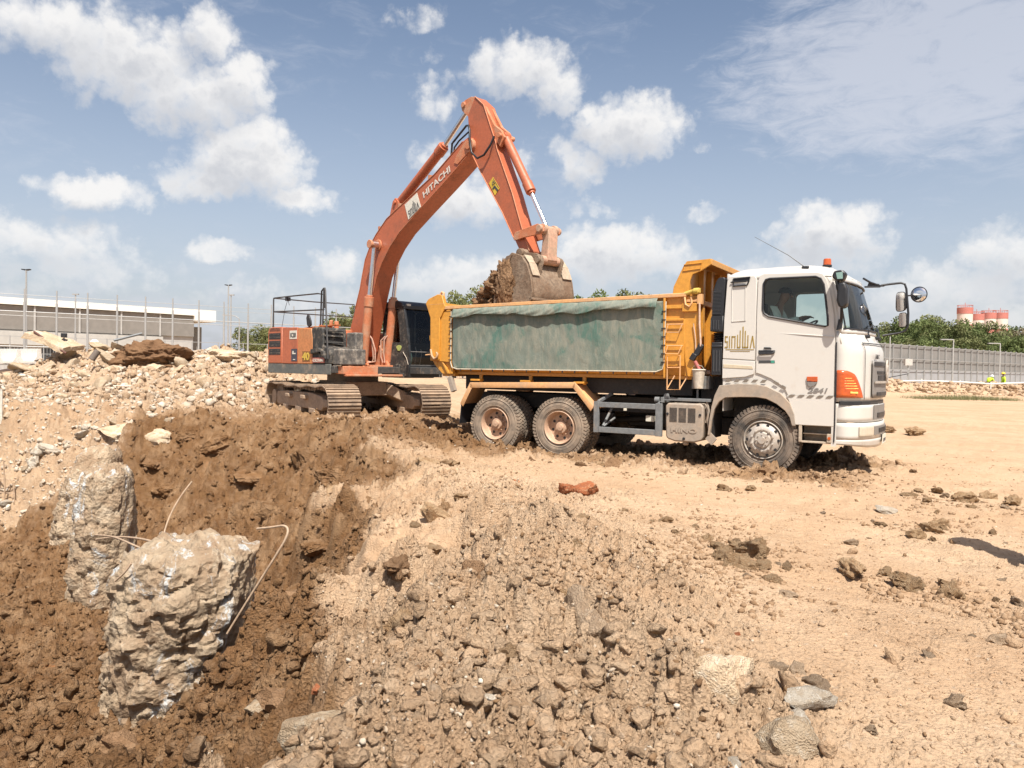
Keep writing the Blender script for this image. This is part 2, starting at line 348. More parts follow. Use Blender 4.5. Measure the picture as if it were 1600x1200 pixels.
def clods(x,y,s=0,dens=.6):
    """domes of random size scattered on a jittered lattice (unit cell)"""
    ix=np.floor(x).astype(np.int64); iy=np.floor(y).astype(np.int64); out=np.zeros_like(x)
    for dx in(-1,0,1):
        for dy in(-1,0,1):
            a=ix+dx; b=iy+dy; px=a+_h(a,b,s); py=b+_h(a,b,s+5); rr=.12+.55*_h(a,b,s+9)**1.8
            on=_h(a,b,s+13)<dens; th=_h(a,b,s+21)*np.pi; st=.75+.5*_h(a,b,s+33)
            ux=(x-px)*np.cos(th)+(y-py)*np.sin(th); uy=-(x-px)*np.sin(th)+(y-py)*np.cos(th)
            d2=(ux*st)**2+(uy/st)**2
            h=np.sqrt(np.clip(rr*rr-d2,0,None))*(.6+.6*_h(a,b,s+41))
            out=np.maximum(out,np.where(on,h,0))
    return out
def chunks(x,y,s=0,edge=.28,tilt=.9):
    """broken, angular earth: every cell is a tilted facet with a cleft around it"""
    ix=np.floor(x).astype(np.int64); iy=np.floor(y).astype(np.int64); d1=np.full(x.shape,9.); d2=np.full(x.shape,9.); hh=np.zeros(x.shape)
    for dx in(-1,0,1):
        for dy in(-1,0,1):
            a=ix+dx; b=iy+dy; px=a+.5+.9*(_h(a,b,s)-.5); py=b+.5+.9*(_h(a,b,s+5)-.5); d=np.hypot(x-px,y-py)
            hc=_h(a,b,s+9)**1.6+tilt*((x-px)*(_h(a,b,s+11)-.5)+(y-py)*(_h(a,b,s+12)-.5)); n=d<d1
            d2=np.where(n,d1,np.minimum(d2,d)); hh=np.where(n,hc,hh); d1=np.where(n,d,d1)
    e=np.clip((d2-d1)/edge,0,1); return hh*e**.6+.15*e
def sm(x,a,b): t=np.clip((x-a)/(b-a),0,1); return t*t*(3-2*t)
def sdist(x,y,poly):
    """signed distance (negative inside)"""
    d=np.full(x.shape,1e9); inside=np.zeros(x.shape,bool); n=len(poly)
    for i in range(n):
        ax,ay=poly[i]; bx,by=poly[(i+1)%n]; ex,ey=bx-ax,by-ay
        t=np.clip(((x-ax)*ex+(y-ay)*ey)/(ex*ex+ey*ey),0,1); d=np.minimum(d,np.hypot(x-ax-ex*t,y-ay-ey*t))
        c=((ay>y)!=(by>y)); 
        with np.errstate(divide='ignore',invalid='ignore'): xx=(bx-ax)*(y-ay)/((by-ay) if by!=ay else 1e-9)+ax
        inside^=(c&(x<xx))
    return np.where(inside,-d,d)
RIM=[(-14.5,18.0),(-10.35,17.2),(-7.63,16.1),(-5.9,15.9),(-4.91,15.7),(-3.9,14.9),(-2.7,13.5),(-1.35,11.3),(-.35,9.0),(-.05,7.2),(-.10,5.9),(-.22,4.8),(-.42,3.9),(-.68,3.0),(-.9,2.2),(-1.2,1.2),(-3,.3),(-30,.3),(-30,16)]
FLOOR=[(-13,15.2),(-9.78,14.4),(-8.4,13.7),(-6.5,12.6),(-5.2,12.6),(-4.4,12.0),(-3.35,10.4),(-2.7,9.0),(-2.4,7.9),(-2.45,7.2),(-2.55,6.6),(-2.6,5.8),(-2.75,4.8),(-3.0,3.8),(-3.4,2.6),(-4.5,1.6),(-28,1.6),(-28,14)]
TD=np.array((.857,-.515)); TN=np.array((.515,.857)); TO=np.array((3.890,11.870))
ED=np.array((math.sin(R(34)),-math.cos(R(34)))); EC=np.array((-3.68,18.98))
def masks(x,y):
    wx=x+.55*fbm(x*.7,y*.7,3,5)+.12*fbm(x*2.6,y*2.6,2,7); wy=y+.55*fbm(x*.7,y*.7,3,6)+.12*fbm(x*2.6,y*2.6,2,8)
    dr=sdist(wx,wy,RIM); df=sdist(wx,wy,FLOOR)
    t=np.where(df<=0,1,np.where(dr>=0,0,(-dr)/(np.maximum(df,1e-6)-dr+1e-9)))
    t=np.clip(t,0,1)
    tu=(x-TO[0])*TD[0]+(y-TO[1])*TD[1]; tv=(x-TO[0])*TN[0]+(y-TO[1])*TN[1]
    return dr,df,t,tu,tv
def base_h(x,y,mk=None):
    dr,df,t,tu,tv=mk if mk is not None else masks(x,y)
    pad=.37*sm(-x,.7,2.2)*sm(y,11.5,15)+.14*sm(-x,5.0,8)*sm(y,13,16)
    ridge=1.28*np.exp(-((y-26.0-.06*(x+10))/1.9)**2)*sm(-x,5.6,8.0)*sm(x,-17.0,-14.6)*(1+.28*fbm(x*.55,y*.5,3,31))
    ridge+=.45*np.exp(-((y-23.2)/1.6)**2)*sm(-x,5,8)*sm(x,-16,-12.5)*(1+.5*fbm(x*.9,y*.8,3,33))
    bank=1.0*np.exp(-((y-58-.1*(x-35))/2.6)**2)*sm(x,20,24)*sm(-x,-80,-60)*(1+.35*fbm(x*.3,y*.3,3,35))
    back=.55*np.exp(-((y-45)/6)**2)*sm(-x,-12,4)*sm(x,-40,-5)
    g=pad+ridge+bank+back
    nr_=sm(-y,-6.6,-5.2); ws=t*t*(3-2*t); ws=.5*t+.5*ws; rs_=sm(x,-4.2,-2.6)*sm(-y,-12.5,-10.5); ws=ws*(1-rs_)+((.30*t**1.2+.70*sm(t,.52,.97))*(1-nr_)+(.75*t+.25*t*t)*nr_)*rs_
    ws=ws+.16*t*(1-t)*4*fbm(x*.9,y*.9,3,43)
    pit=-1.9-.12*fbm(x*.5,y*.5,3,41)
    h=g*(1-ws)+pit*ws
    # loose edge of the dug rim
    h+=.10*np.exp(-((dr-.1)/.45)**2)*sm(y,3,6)*sm(-y,-14.5,-12)
    # soil banked up round the foot of the nearest pile
    h+=.50*np.exp(-(((x+2.75)/.75)**2+((y-6.15)/.55)**2))+.30*np.exp(-(((x+2.1)/.5)**2+((y-6.9)/.6)**2))
    # rubble heap at the near edge
    h+=.16*np.exp(-(((x-.6)/1.6)**2+((y-4.2)/1.3)**2))+.12*np.exp(-(((x-1.2)/1.0)**2+((y-6.4)/1.2)**2))
    # ruts from wheels on the open ground
    rr=np.sin(tv*3.1+1.2*fbm(x*.25,y*.25,2,55))*sm(x,1.5,5)*sm(-np.abs(y-15),-30,-10)
    h+=.030*rr*(1-t)
    return h
def rough_maps(x,y,mk):
    dr,df,t,tu,tv=mk
    tn=t+.22*fbm(x*1.4,y*1.4,3,63); rs_=sm(x,-4.2,-2.6)*sm(-y,-12.5,-10.5); inpit=sm(-dr,-.1,.35)*(1-rs_)+rs_*sm(tn+.33*sm(-y,-6.8,-5.0),.50,.68)
    mound=np.exp(-(((x+.25+.12*(y-4.6))/1.25)**2+((y-4.8)/2.9)**2))
    nearpit=sm(-dr,-2.0,0)*sm(-y,-17,-14)
    ju=.9*fbm(x*.8,y*.8,3,64); under=np.exp(-(np.clip(np.abs(tu+2.6+ju)-3.5,0,None)/.9)**2)*np.exp(-(np.clip(np.abs(tv-1.3+ju*.6)-1.55,0,None)/.7)**2)
    exc=sm(-np.hypot((x+3.2),(y-17.0)*1.1),-6,-2.8)
    left=sm(-x,5,7.5)*sm(y,17,20)*sm(-y,-29,-26)
    bankm=sm(x,20,24)*np.exp(-((y-58)/3.5)**2)
    smooth=sm(x+.5*fbm(x*.9,y*.9,3,65),.9,2.3)*(1-under)*(1-bankm)
    patch=sm(fbm(x*.7+9,y*.7,3,61),-.05,.35)
    mp=sm(fbm(x*1.1+3,y*1.1,3,67),-.25,.25); rough=.20+.8*inpit+mound*(.28+.55*mp)+.35*nearpit+.40*under+.5*exc+.9*left+.8*bankm+.25*patch
    llb=sm(-x,6.2,7.6)*sm(y,13.2,14.6); rough+=.7*llb
    rough*=1-.72*smooth*(1-.6*patch*sm(-y,-14,-5))
    wet=np.clip(inpit*(.92-.35*sm(fbm(x*.9,y*.9,3,66),.0,.4))+.55*under+.55*exc+.22*nearpit,0,1)
    # dry scraped lobe at the pit's right side
    lobe=np.exp(-(((x+1.15)/.80)**2+((y-7.4)/1.25)**2))
    wet=wet*(1-.8*sm(lobe,.25,.7)); 
    # dry dusty slope on the far left bank of the pit
    ll=sm(-x,7.0,8.3)*sm(y,14.2,15.2); wet*=1-.9*ll
    rough=rough*(1-.75*sm(lobe,.25,.7))
    return np.clip(rough,0,1.3),np.clip(wet,0,1),inpit,lobe,smooth,left,under
def ground_h(x,y,detail=True):
    mk=masks(x,y); h=base_h(x,y,mk)
    if not detail: return h
    rough,wet,inpit,lobe,smooth,left,under=rough_maps(x,y,mk)
    near=1-sm(y,30,60)
    h=h+near*rough*(.10*fbm(x*1.1,y*1.1,3,71)+.055*fbm(x*3.1,y*3.1,4,72))
    # slumped blocks on the cut faces
    steep=sm(mk[2],.02,.2)*(1-sm(mk[2],.8,1))
    h=h+near*steep*(.34*np.abs(fbm(x*1.6,y*1.6,4,75))-.08+.07*np.round(3*fbm(x*1.3,y*1.3,3,76))/1.5*.8)*(1-.6*sm(lobe,.3,.8))
    h=h+near*inpit*.05*np.abs(fbm(x*5,y*5,3,77))
    return h
def detail_h(x,y,h,mk,rm):
    rough,wet,inpit,lobe,smooth,left,under=rm
    near=1-sm(y,26,50); m=near*(1-.55*smooth)
    wx=x+.09*vnoise(x*4,y*4,91)+.03*vnoise(x*15,y*15,93); wy=y+.09*vnoise(x*4,y*4,92)+.03*vnoise(x*15,y*15,94)
    var=sm(fbm(x*1.3+4,y*1.3,3,97),-.35,.35)
    d=.17*chunks(wx*1.9,wy*1.9,200)*sm(rough,.55,1.1)*var
    d=d+.12*chunks(wx*4.6,wy*4.6,201)*sm(rough,.3,.95)*(.35+.65*var)
    d=d+.065*chunks(wx*11,wy*11,202)*(.15+.85*sm(rough,.15,.8))
    d=d+.034*chunks(wx*25,wy*25,203)*(.38+.75*sm(rough,.1,.7))*(1-sm(y,11,18))
    d=d+.015*chunks(wx*52,wy*52,204)*(.30+.70*sm(rough,.1,.6))*(1-sm(y,5,9))
    d=d+.030*clods(wx*6,wy*6,102,.35)*sm(rough,.2,.8)
    d=d*(1-.75*sm(lobe,.3,.8))
    d=d+.012*fbm(x*14,y*14,4,111)*(.4+.6*rough)
    # scrape marks of the bucket teeth on the dry lobe
    r=np.hypot(x+.1,y-9.2)+.05*fbm(x*2,y*2,2,115); d=d+.040*np.sin(r*34)*sm(lobe,.25,.7)*(.5+.5*sm(fbm(x*1.5,y*1.5,2,117),-.1,.2))
    # track and tyre streaks on the flattened ground
    tu,tv=mk[3],mk[4]
    d=d+smooth*.018*fbm(tu*.5,tv*5,3,121)+smooth*.012*np.sin(tu*22+2*vnoise(tu,tv,122))*sm(vnoise(tu*.15,tv*1.6,123),.05,.25)
    for c_ in (-1.15,-2.95,-4.3,-6.2,-5.0,3.6,5.4):
        o_=tv-c_-.5*np.sin(tu*.13+c_)-.12*vnoise(tu*.5,tu*0+c_,130); w_=np.exp(-(np.abs(o_)/.17)**6)*sm(vnoise(tu*.25,tu*0+c_*3,131),-.35,.1)*smooth
        d=d-.022*w_+.011*w_*np.sin((tu*1.0+np.abs(o_)*1.4)*46)+.012*smooth*np.exp(-((np.abs(o_)-.21)/.05)**2)
    return h+m*d
def make_ground():
    ts=np.concatenate([np.linspace(-2.6,-.80,90,endpoint=False),np.linspace(-.80,.80,940,endpoint=False),np.linspace(.80,2.6,90)])
    ys=np.concatenate([np.linspace(.15,1.9,16,endpoint=False),np.geomspace(1.9,30,1000,endpoint=False),np.geomspace(30,120,90,endpoint=False),np.geomspace(120,6000,40)])
    T,Y=np.meshgrid(ts,ys); X=T*(Y+.6)
    mk=masks(X,Y); h=ground_h(X,Y); rm=rough_maps(X,Y,mk); h=detail_h(X,Y,h,mk,rm)
    far=sm(Y,70,120); h=h*(1-far)
    nr,nc=X.shape; V=np.stack([X,Y,h],-1).reshape(-1,3)
    idx=np.arange(nr*nc).reshape(nr,nc); F=np.stack([idx[:-1,:-1],idx[:-1,1:],idx[1:,1:],idx[1:,:-1]],-1).reshape(-1,4)
    # a low far ring behind the viewer closes the sheet
    me=bpy.data.meshes.new('ground'); me.vertices.add(len(V)); me.vertices.foreach_set('co',V.ravel().astype(np.float32))
    me.loops.add(len(F)*4); me.loops.foreach_set('vertex_index',F.ravel().astype(np.int32)); me.polygons.add(len(F)); me.polygons.foreach_set('loop_start',np.arange(0,len(F)*4,4,dtype=np.int32))
    try: me.polygons.foreach_set('loop_total',np.full(len(F),4,dtype=np.int32))
    except Exception: pass
    me.update(calc_edges=True)
    for nm,arr in(('wet',rm[1]),('rough_zone',np.clip(rm[0],0,1)),('rubble',rm[5])):
        a=me.attributes.new(nm,'FLOAT','POINT'); a.data.foreach_set('value',arr.ravel().astype(np.float32))
    me.shade_smooth()
    o=bpy.data.objects.new('ground',me); COL.objects.link(o); tag(o,'dug-over sandy building ground with an open pit at the left','ground',kind='structure')
    return o
def soil_material():
    m,t,b=new_mat('site_soil'); pos=t.n('ShaderNodeNewGeometry').outputs['Position']
    at=lambda n:t.n('ShaderNodeAttribute',attribute_name=n).outputs['Fac']
    wet=at('wet'); rz=at('rough_zone'); rb=at('rubble')
    n1=t.noise(pos,.55,6,.6,.4); n2=t.noise(pos,4.5,7,.68,.3); n3=t.noise(pos,34,5,.65); n4=t.noise(pos,1.6,7,.7,.6)
    dry=t.mix(t.ramp(n1,.35,.65),(.50,.362,.245),(.44,.302,.195))
    dry=t.mix(t.m('MULTIPLY',t.ramp(n2,.48,.72),.55),dry,(.36,.235,.145))
    dry=t.mix(t.m('MULTIPLY',t.ramp(n4,.55,.7),t.m('MULTIPLY',rz,.28)),dry,(.30,.185,.108))
    w=t.mix(t.ramp(n2,.35,.7),(0.216,0.124,0.064),(0.148,0.078,0.038)); w=t.mix(t.ramp(n4,.45,.66),w,(0.296,0.188,0.108))
    f=t.ramp(t.m('ADD',wet,t.m('MULTIPLY',t.m('SUBTRACT',n4,.5),1.5)),.22,.74)
    c=t.mix(f,dry,w)
    c=t.mix(t.m('MULTIPLY',t.ramp(t.voro(pos,26,out='Color') if False else t.noise(pos,19,3,.5),.64,.70),t.m('MULTIPLY_ADD',f,-.42,.5)),c,(0.496,0.400,0.304))
    c=t.mix(t.m('MULTIPLY',rb,t.m('MULTIPLY',t.ramp(n2,.45,.6),.40)),c,(0.448,0.368,0.288))
    c=t.mix(t.m('MULTIPLY',t.ramp(n3,.45,.75),.22),c,(0.176,0.104,0.060))
    # scattered whitish lime and reddish brick dust
    c=t.mix(t.m('MULTIPLY',t.ramp(t.noise(pos,2.6,6,.7,1.2),.66,.74),t.m('MULTIPLY',rz,.6)),c,(0.416,0.176,0.080))
    c=t.mix(t.m('MULTIPLY',t.m('MULTIPLY_ADD',f,-.80,1),t.m('MULTIPLY',rz,t.ramp(t.noise(pos,6.5,5,.65,.3),.46,.60,0,.5))),c,(.53,.40,.28))
    isl=t.n('ShaderNodeNewGeometry').outputs['Random Per Island']; hs=t.n('ShaderNodeHueSaturation'); t.put(hs.inputs['Color'],c); hs.inputs['Saturation'].default_value=1.06; t.put(hs.inputs['Value'],t.ramp(isl,0,1,.80,1.14,False)); c=hs.outputs[0]
    t.put(b.inputs['Base Color'],c); b.inputs['Roughness'].default_value=.97; b.inputs['Specular IOR Level'].default_value=.12
    h=t.m('ADD',t.noise(pos,70,6,.75),t.m('MULTIPLY',t.voro(pos,55),.7)); h=t.m('ADD',h,t.m('MULTIPLY',t.noise(pos,14,6,.7),1.6))
    bp=t.n('ShaderNodeBump'); bp.inputs['Strength'].default_value=1; t.put(bp.inputs['Distance'],t.m('MULTIPLY_ADD',rz,.012,.012)); t.put(bp.inputs['Height'],h); t.put(b.inputs['Normal'],bp.outputs[0])
    return m
GROUND=make_ground(); SOIL=soil_material(); GROUND.data.materials.append(SOIL)
def gh(x,y): return float(ground_h(np.array([float(x)]),np.array([float(y)]))[0])
# ================================================================== dump truck
TR=thing('dump_truck','white cab dump truck with an orange tipper body and a green tarpaulin on its side','dump truck',(3.8902,11.8696,0),R(59-90))
def P(B,name,m,parent=TR,**k): return B.build(name,m,parent,**k)
W2=2.49; CV=W2/2
def wheel_grp(name,u,v0,sgn,dual,front,parent):
    """v0 = outer face; sgn=+1: inwards is +v"""
    E_=bpy.data.objects.new(name,None); COL.objects.link(E_); E_.parent=parent; E_.location=(u,v0,.53); E_.empty_display_size=.1
    r=.53
    def tyre(vo):
        B=MB(); w=.29
        prof=[(.055,.285),(.02,.31),(.0,.36),(.0,.42),(.012,.47),(.03,.505),(.05,.522),(.15,.526),(w-.05,.522),(w-.03,.505),(w-.012,.47),(w,.42),(w,.36),(w-.02,.31),(w-.055,.285)]
        prof=[(t+vo,q) for t,q in prof]
        B.lathe(prof,(0,0,0),'y',64,sgn)
        # lug blocks
        nl=52
        for i in range(nl):
            a=2*math.pi*i/nl
            for (t0,t1,q) in ((.012,.105,0),(.115,.175,.5),(.185,.278,0)):
                aa=a+q*2*math.pi/nl; c=Vector((math.cos(aa),0,math.sin(aa))); tg=Vector((-math.sin(aa),0,math.cos(aa)))
                B.obox(c*.528+Vector((0,(vo+(t0+t1)/2)*sgn,0)),c*.014,Vector((0,(t1-t0)/2,0))+tg*(.012 if q==0 else -.01),tg*.021)
            # shoulder notches
            for t in (.022,w-.022):
                c=Vector((math.cos(a),0,math.sin(a))); tg=Vector((-math.sin(a),0,math.cos(a)))
                B.obox(c*.498+Vector((0,(vo+t)*sgn,0)),c*.026,Vector((0,.009,0)),tg*.019)
        # raised rings on the side wall
        for rr in (.345,.40,.462): B.lathe([(vo+.004,rr-.006),(vo-.004,rr),(vo+.004,rr+.006)],(0,0,0),'y',64,sgn)
        return B
    P(tyre(0),'tyre',rubber if front else rubber2,E_,smooth=40)
    if dual: P(tyre(.33),'tyre',rubber2,E_,smooth=40)
    B=MB()
    if front:
        B.lathe([(.03,.300),(.0,.296),(-.004,.288),(.02,.275),(.06,.268),(.075,.26)],(0,0,0),'y',48,sgn)
        B.lathe([(.03,.262),(.012,.25),(-.015,.215),(-.03,.19),(-.035,.16),(-.02,.13),(-.03,.115),(-.055,.11),(-.06,.0)],(0,0,0),'y',48,sgn)
        P(B,'rim',rims,E_,smooth=35)
        H=MB()
        for i in range(10):
            a=2*math.pi*(i+.5)/10; H.cyl((math.cos(a)*.165,-.03*sgn,math.sin(a)*.165),(math.cos(a)*.165,-.065*sgn,math.sin(a)*.165),.017,6)
        H.cyl((0,-.05*sgn,0),(0,-.09*sgn,0),.055,16); 
        for i in range(8):
            a=2*math.pi*i/8; H.cyl((math.cos(a)*.085,-.055*sgn,math.sin(a)*.085),(math.cos(a)*.085,-.07*sgn,math.sin(a)*.085),.011,6)
        P(H,'hub_bolt',rims,E_,bevel=.002,each=True)
        K=MB()
        for i in range(10):
            a=2*math.pi*i/10; c=Vector((math.cos(a),0,math.sin(a))); K.cyl(c*.237+Vector((0,-.012*sgn,0)),c*.237+Vector((0,.0,0)),.024,10)
        P(K,'rim_hole',black,E_,each=True)
    else:
        B.lathe([(.05,.300),(.0,.298),(-.006,.290),(.012,.275),(.045,.262),(.13,.255),(.15,.24),(.155,.19),(.15,.12),(.10,.112),(.075,.10),(.07,.06),(.035,.055),(.03,0)],(0,0,0),'y',48,sgn)
        P(B,'rim',rimm,E_,smooth=35)
        K=MB()
        for i in range(8):
            a=2*math.pi*(i+.3)/8; c=Vector((math.cos(a),0,math.sin(a))); K.cyl(c*.195+Vector((0,.147*sgn,0)),c*.195+Vector((0,.158*sgn,0)),.026,12)
        P(K,'rim_hole',black,E_,each=True)
        H=MB()
        for i in range(10):
            a=2*math.pi*(i+.5)/10; c=Vector((math.cos(a),0,math.sin(a))); H.cyl(c*.135+Vector((0,.15*sgn,0)),c*.135+Vector((0,.118*sgn,0)),.015,6)
        P(H,'hub_bolt',rimm,E_,each=True)
    return E_
for v0,sg in ((.02,1),(W2-.02,-1)):
    wheel_grp('front_wheel',0,v0,sg,False,True,TR)
    wheel_grp('rear_wheel',-3.55,v0-.02*sg,sg,True,False,TR); wheel_grp('rear_wheel',-4.91,v0-.02*sg,sg,True,False,TR)
# ---- chassis, with dark masses added underneath to block light
B=MB()
for v in (.83,1.60): B.box(-6.1,1.25,v-.04,v+.04,.82,1.10)
for u in (-6.0,-4.25,-2.6,-1.3,.5): B.box(u-.06,u+.06,.8,1.7,.85,1.05)
for u in (-3.55,-4.91): B.cyl((u,.35,.53),(u,W2-.35,.53),.10,14); B.lathe([(-.22,.1),(-.15,.22),(0,.27),(.15,.22),(.22,.1)],(u,CV,.53),'y',20)
B.cyl((0,.3,.53),(0,W2-.3,.53),.07,12); B.cyl((-3.5,CV,.6),(-.4,CV,.85),.06,12)
B.box(-2.2,.9,1.0,1.5,.62,1.35); B.box(-1.3,-.2,.9,1.55,.5,.8)
B.box(-2.9,-1.0,1.75,2.35,.5,1.05)
for u in (-3.1,-5.3): B.box(u-.3,u+.3,.68,.80,.62,.80)
B.box(-5.85,-1.25,.40,2.1,1.16,1.43); B.box(-2.75,-1.0,1.3,1.7,.55,1.1)  # wide dark boxes added so no light shows through beneath the tipper
P(B,'chassis',chassis,bevel=.01)
B=MB(); B.box(-2.8,-1.3,1.72,2.38,.45,1.12); P(B,'underbody_light_block',chassis,smooth=40)  # dark far-side box, added to keep the underside black
# ---- cab: outline functions
def lerp_tab(T_,x):
    if x<=T_[0][0]: return T_[0][1]
    for (a,b),(c,d) in zip(T_,T_[1:]):
        if x<=c: return b+(d-b)*(x-a)/(c-a)
    return T_[-1][1]
PL0=[(0,1.03),(.03,1.14),(.10,1.25),(.25,1.36),(.5,1.45),(.85,1.52),(1.25,1.545)]
PL1=[(0,1.03),(.03,1.08),(.10,1.16),(.25,1.25),(.5,1.33),(.85,1.39),(1.25,1.42)]
PL2=[(0,.90),(.03,.93),(.10,.98),(.25,1.05),(.5,1.11),(.85,1.16),(1.25,1.18)]
def front(v,w):
    vv=min(v,W2-v)
    a,b,c=lerp_tab(PL0,vv),lerp_tab(PL1,vv),lerp_tab(PL2,vv)
    if w<=1.9: return a
    if w<=2.22: t=(w-1.9)/.32; t=t*t*(3-2*t); return a+(b-a)*t
    t=min(1,(w-2.22)/.82); return b+(c-b)*(t**1.15)
def patch(B,v0,v1,w0,w1,off,nv=14,nw=6,thick=0,shape=None):
    """sheet following the cab's front; v to v, w to w (w may be callables of s)"""
    f0=w0 if callable(w0) else (lambda s:w0); f1=w1 if callable(w1) else (lambda s:w1)
    def fn(a,b):
        v=v0+(v1-v0)*a; w=f0(a)+(f1(a)-f0(a))*b
        return (front(v,w)+off,v,w)
    B.grid(fn,nv,nw); return B
ARCH=[(.47,.79),(.43,.97),(.36,1.12),(.22,1.25),(0,1.32),(-.35,1.33),(-.56,1.31),(-.64,1.28)]
side=[(-.64,1.28)]+[(-.645,1.6),(-.635,2.4),(-.61,2.95),(-.59,3.04),(.84,3.05),(.93,2.9),(1.0,2.4),(1.03,2.05),(1.03,.79)]+ARCH[:-1]
WIN=[(-.035,2.95),(-.005,3.005),(.05,3.02),(.72,3.02),(.79,2.99),(.835,2.90),(.865,2.7),(.90,2.42),(.905,2.29),(.87,2.275),(.05,2.44),(-.02,2.49),(-.04,2.56)]
B=MB(); B.poly(side,.02,.055,'y',[WIN]); B.poly(side,W2-.055,W2-.02,'y',[WIN])
B.poly([(-.645,.95),(-.645,1.6),(-.635,2.4),(-.61,2.98),(-.60,2.98),(-.62,2.4),(-.63,1.6),(-.63,.95)],.05,W2-.05,'y')
P(B,'cab_shell',white,bevel=.008)
# roof with rolled edges
def roof(a,b):
    v=.02+(W2-.04)*b; s=abs(2*b-1)
    top=lerp_tab([(0,3.14),(.06,3.20),(.14,3.235),(.5,3.255),(.72,3.25),(.84,3.21),(.93,3.12),(1,3.03)],a)
    ff=front(v,3.03)
    u=-.61+(ff+.61+.015)*a if a<1 else ff+.015
    if a<.02: u=-.60
    r=(1-s**7)**.5 if s<1 else 0
    base=3.03
    return (u,v+(-.008 if b<.001 else .008 if b>.999 else 0),base+(top-base)*r)
B=MB()
bs=[0,.004,.012,.025,.045,.07,.1,.15,.25,.4,.5,.6,.75,.85,.9,.93,.955,.975,.988,.996,1]; as_=[0,.02,.05,.09,.14,.25,.4,.5,.6,.7,.78,.84,.88,.92,.96,.98,1]
vs=[roof(a,b) for a in as_ for b in bs]; nb=len(bs)
B.add(vs,[(i*nb+j,(i+1)*nb+j,(i+1)*nb+j+1,i*nb+j+1) for i in range(len(as_)-1) for j in range(nb-1)])
P(B,'cab_roof',white,smooth=60,solid=.02,soff=-1)
# back wall corner fill
B=MB(); B.box(-.615,-.585,.05,W2-.05,2.9,3.13); P(B,'cab_back',white,bevel=.005)
# front panels
B=MB(); patch(B,.0,W2,1.16,2.2,0,60,12); P(B,'front_panel',white,smooth=50,solid=.02,soff=-1)
B=MB(); patch(B,.0,W2,.86,1.135,.01,40,4); patch(B,.0,W2,.60,.85,.03,40,4)
def bl(s): return .46+.07*(abs(2*s-1)**3)
B.grid(lambda a,b:(front(W2*a,.5)+.03-.03*(1-b),W2*a,bl(a)+(.60-bl(a))*b),40,3)
B.box(.99,1.06,.0,.03,.5,1.12); B.box(.99,1.06,W2-.03,W2,.5,1.12)
P(B,'front_bumper',white,smooth=40,solid=.03,soff=-1)
B=MB(); patch(B,.02,W2-.02,1.12,1.17,-.02,40,1); P(B,'bumper_gap',black,solid=.03,soff=1)
B=MB(); patch(B,.60,W2-.60,.66,.79,.035,24,3); patch(B,.62,W2-.62,.89,1.11,.016,24,3); P(B,'bumper_grille',grey_letter,solid=.012,soff=1)
B=MB()
for k in range(9):
    v=.78+k*.105
    patch(B,v,v+.055,.69,.76,.05,2,1)
patch(B,.75,W2-.75,.92,.99,.03,16,1); P(B,'bumper_slot',black,solid=.006,soff=1)
for v0 in (.17,W2-.17-.36):
    B=MB(); patch(B,v0,v0+.36,.655,.80,.05,10,4); P(B,'fog_lamp',lens_w,smooth=50,solid=.02,soff=0,bevel=.006)
# grille
B=MB(); patch(B,.50,W2-.50,1.22,1.78,.02,24,8); P(B,'grille',grey_letter,smooth=50,solid=.02,soff=1)
B=MB()
for w0,w1,a,b in ((1.70,1.765,.52,W2-.52),(1.585,1.625,.66,W2-.66),(1.49,1.56,.70,W2-.70),(1.25,1.305,.66,W2-.66)):
    patch(B,a,b,w0,w1,.042,24,1)
P(B,'grille_slot',black,solid=.008,soff=1)
B=MB(); patch(B,.52,W2-.52,1.44,1.475,.05,24,1); P(B,'grille_bar',rims,solid=.02,soff=1)
B=MB(); uc=front(CV,1.7)
B.tube([(uc+.06,CV+.11*math.cos(t),1.62+.17*math.sin(t)) for t in np.linspace(0,2*math.pi,28,endpoint=False)],.018,8,close=True)
B.tube([(uc+.06,CV-.06,1.50),(uc+.06,CV,1.60),(uc+.06,CV+.06,1.50)],.014,6); B.tube([(uc+.06,CV-.05,1.72),(uc+.06,CV,1.64),(uc+.06,CV+.05,1.72)],.014,6)
P(B,'grille_badge',rims,smooth=50)
text_on('HINO',.10,dark_letter,TR,(front(.62,1.82)+.028,.60,1.81),(math.cos(R(75))*-1*-1*.25,1,0),(0,0,1),name='front_lettering',width=.34)
text_on('700',.09,dark_letter,TR,(front(1.75,1.82)+.022,1.62,1.81),(-.12,1,0),(0,0,1),name='front_lettering',width=.22)
# number plate
B=MB(); B.box(front(1.25,.5)+.035,front(1.25,.5)+.045,1.05,1.50,.50,.64); P(B,'number_plate',decal_white)
text_on('XD 38',.07,dark_letter,TR,(front(1.25,.5)+.049,1.10,.53),(0,1,0),(0,0,1),name='plate_lettering',width=.32)
# body-side seams, front panel seam
B=MB(); patch(B,.28,.29,1.2,2.05,.024,1,10); patch(B,W2-.29,W2-.28,1.2,2.05,.024,1,10); patch(B,.28,W2-.28,2.03,2.045,.024,24,1); P(B,'panel_seam',black,solid=.003)
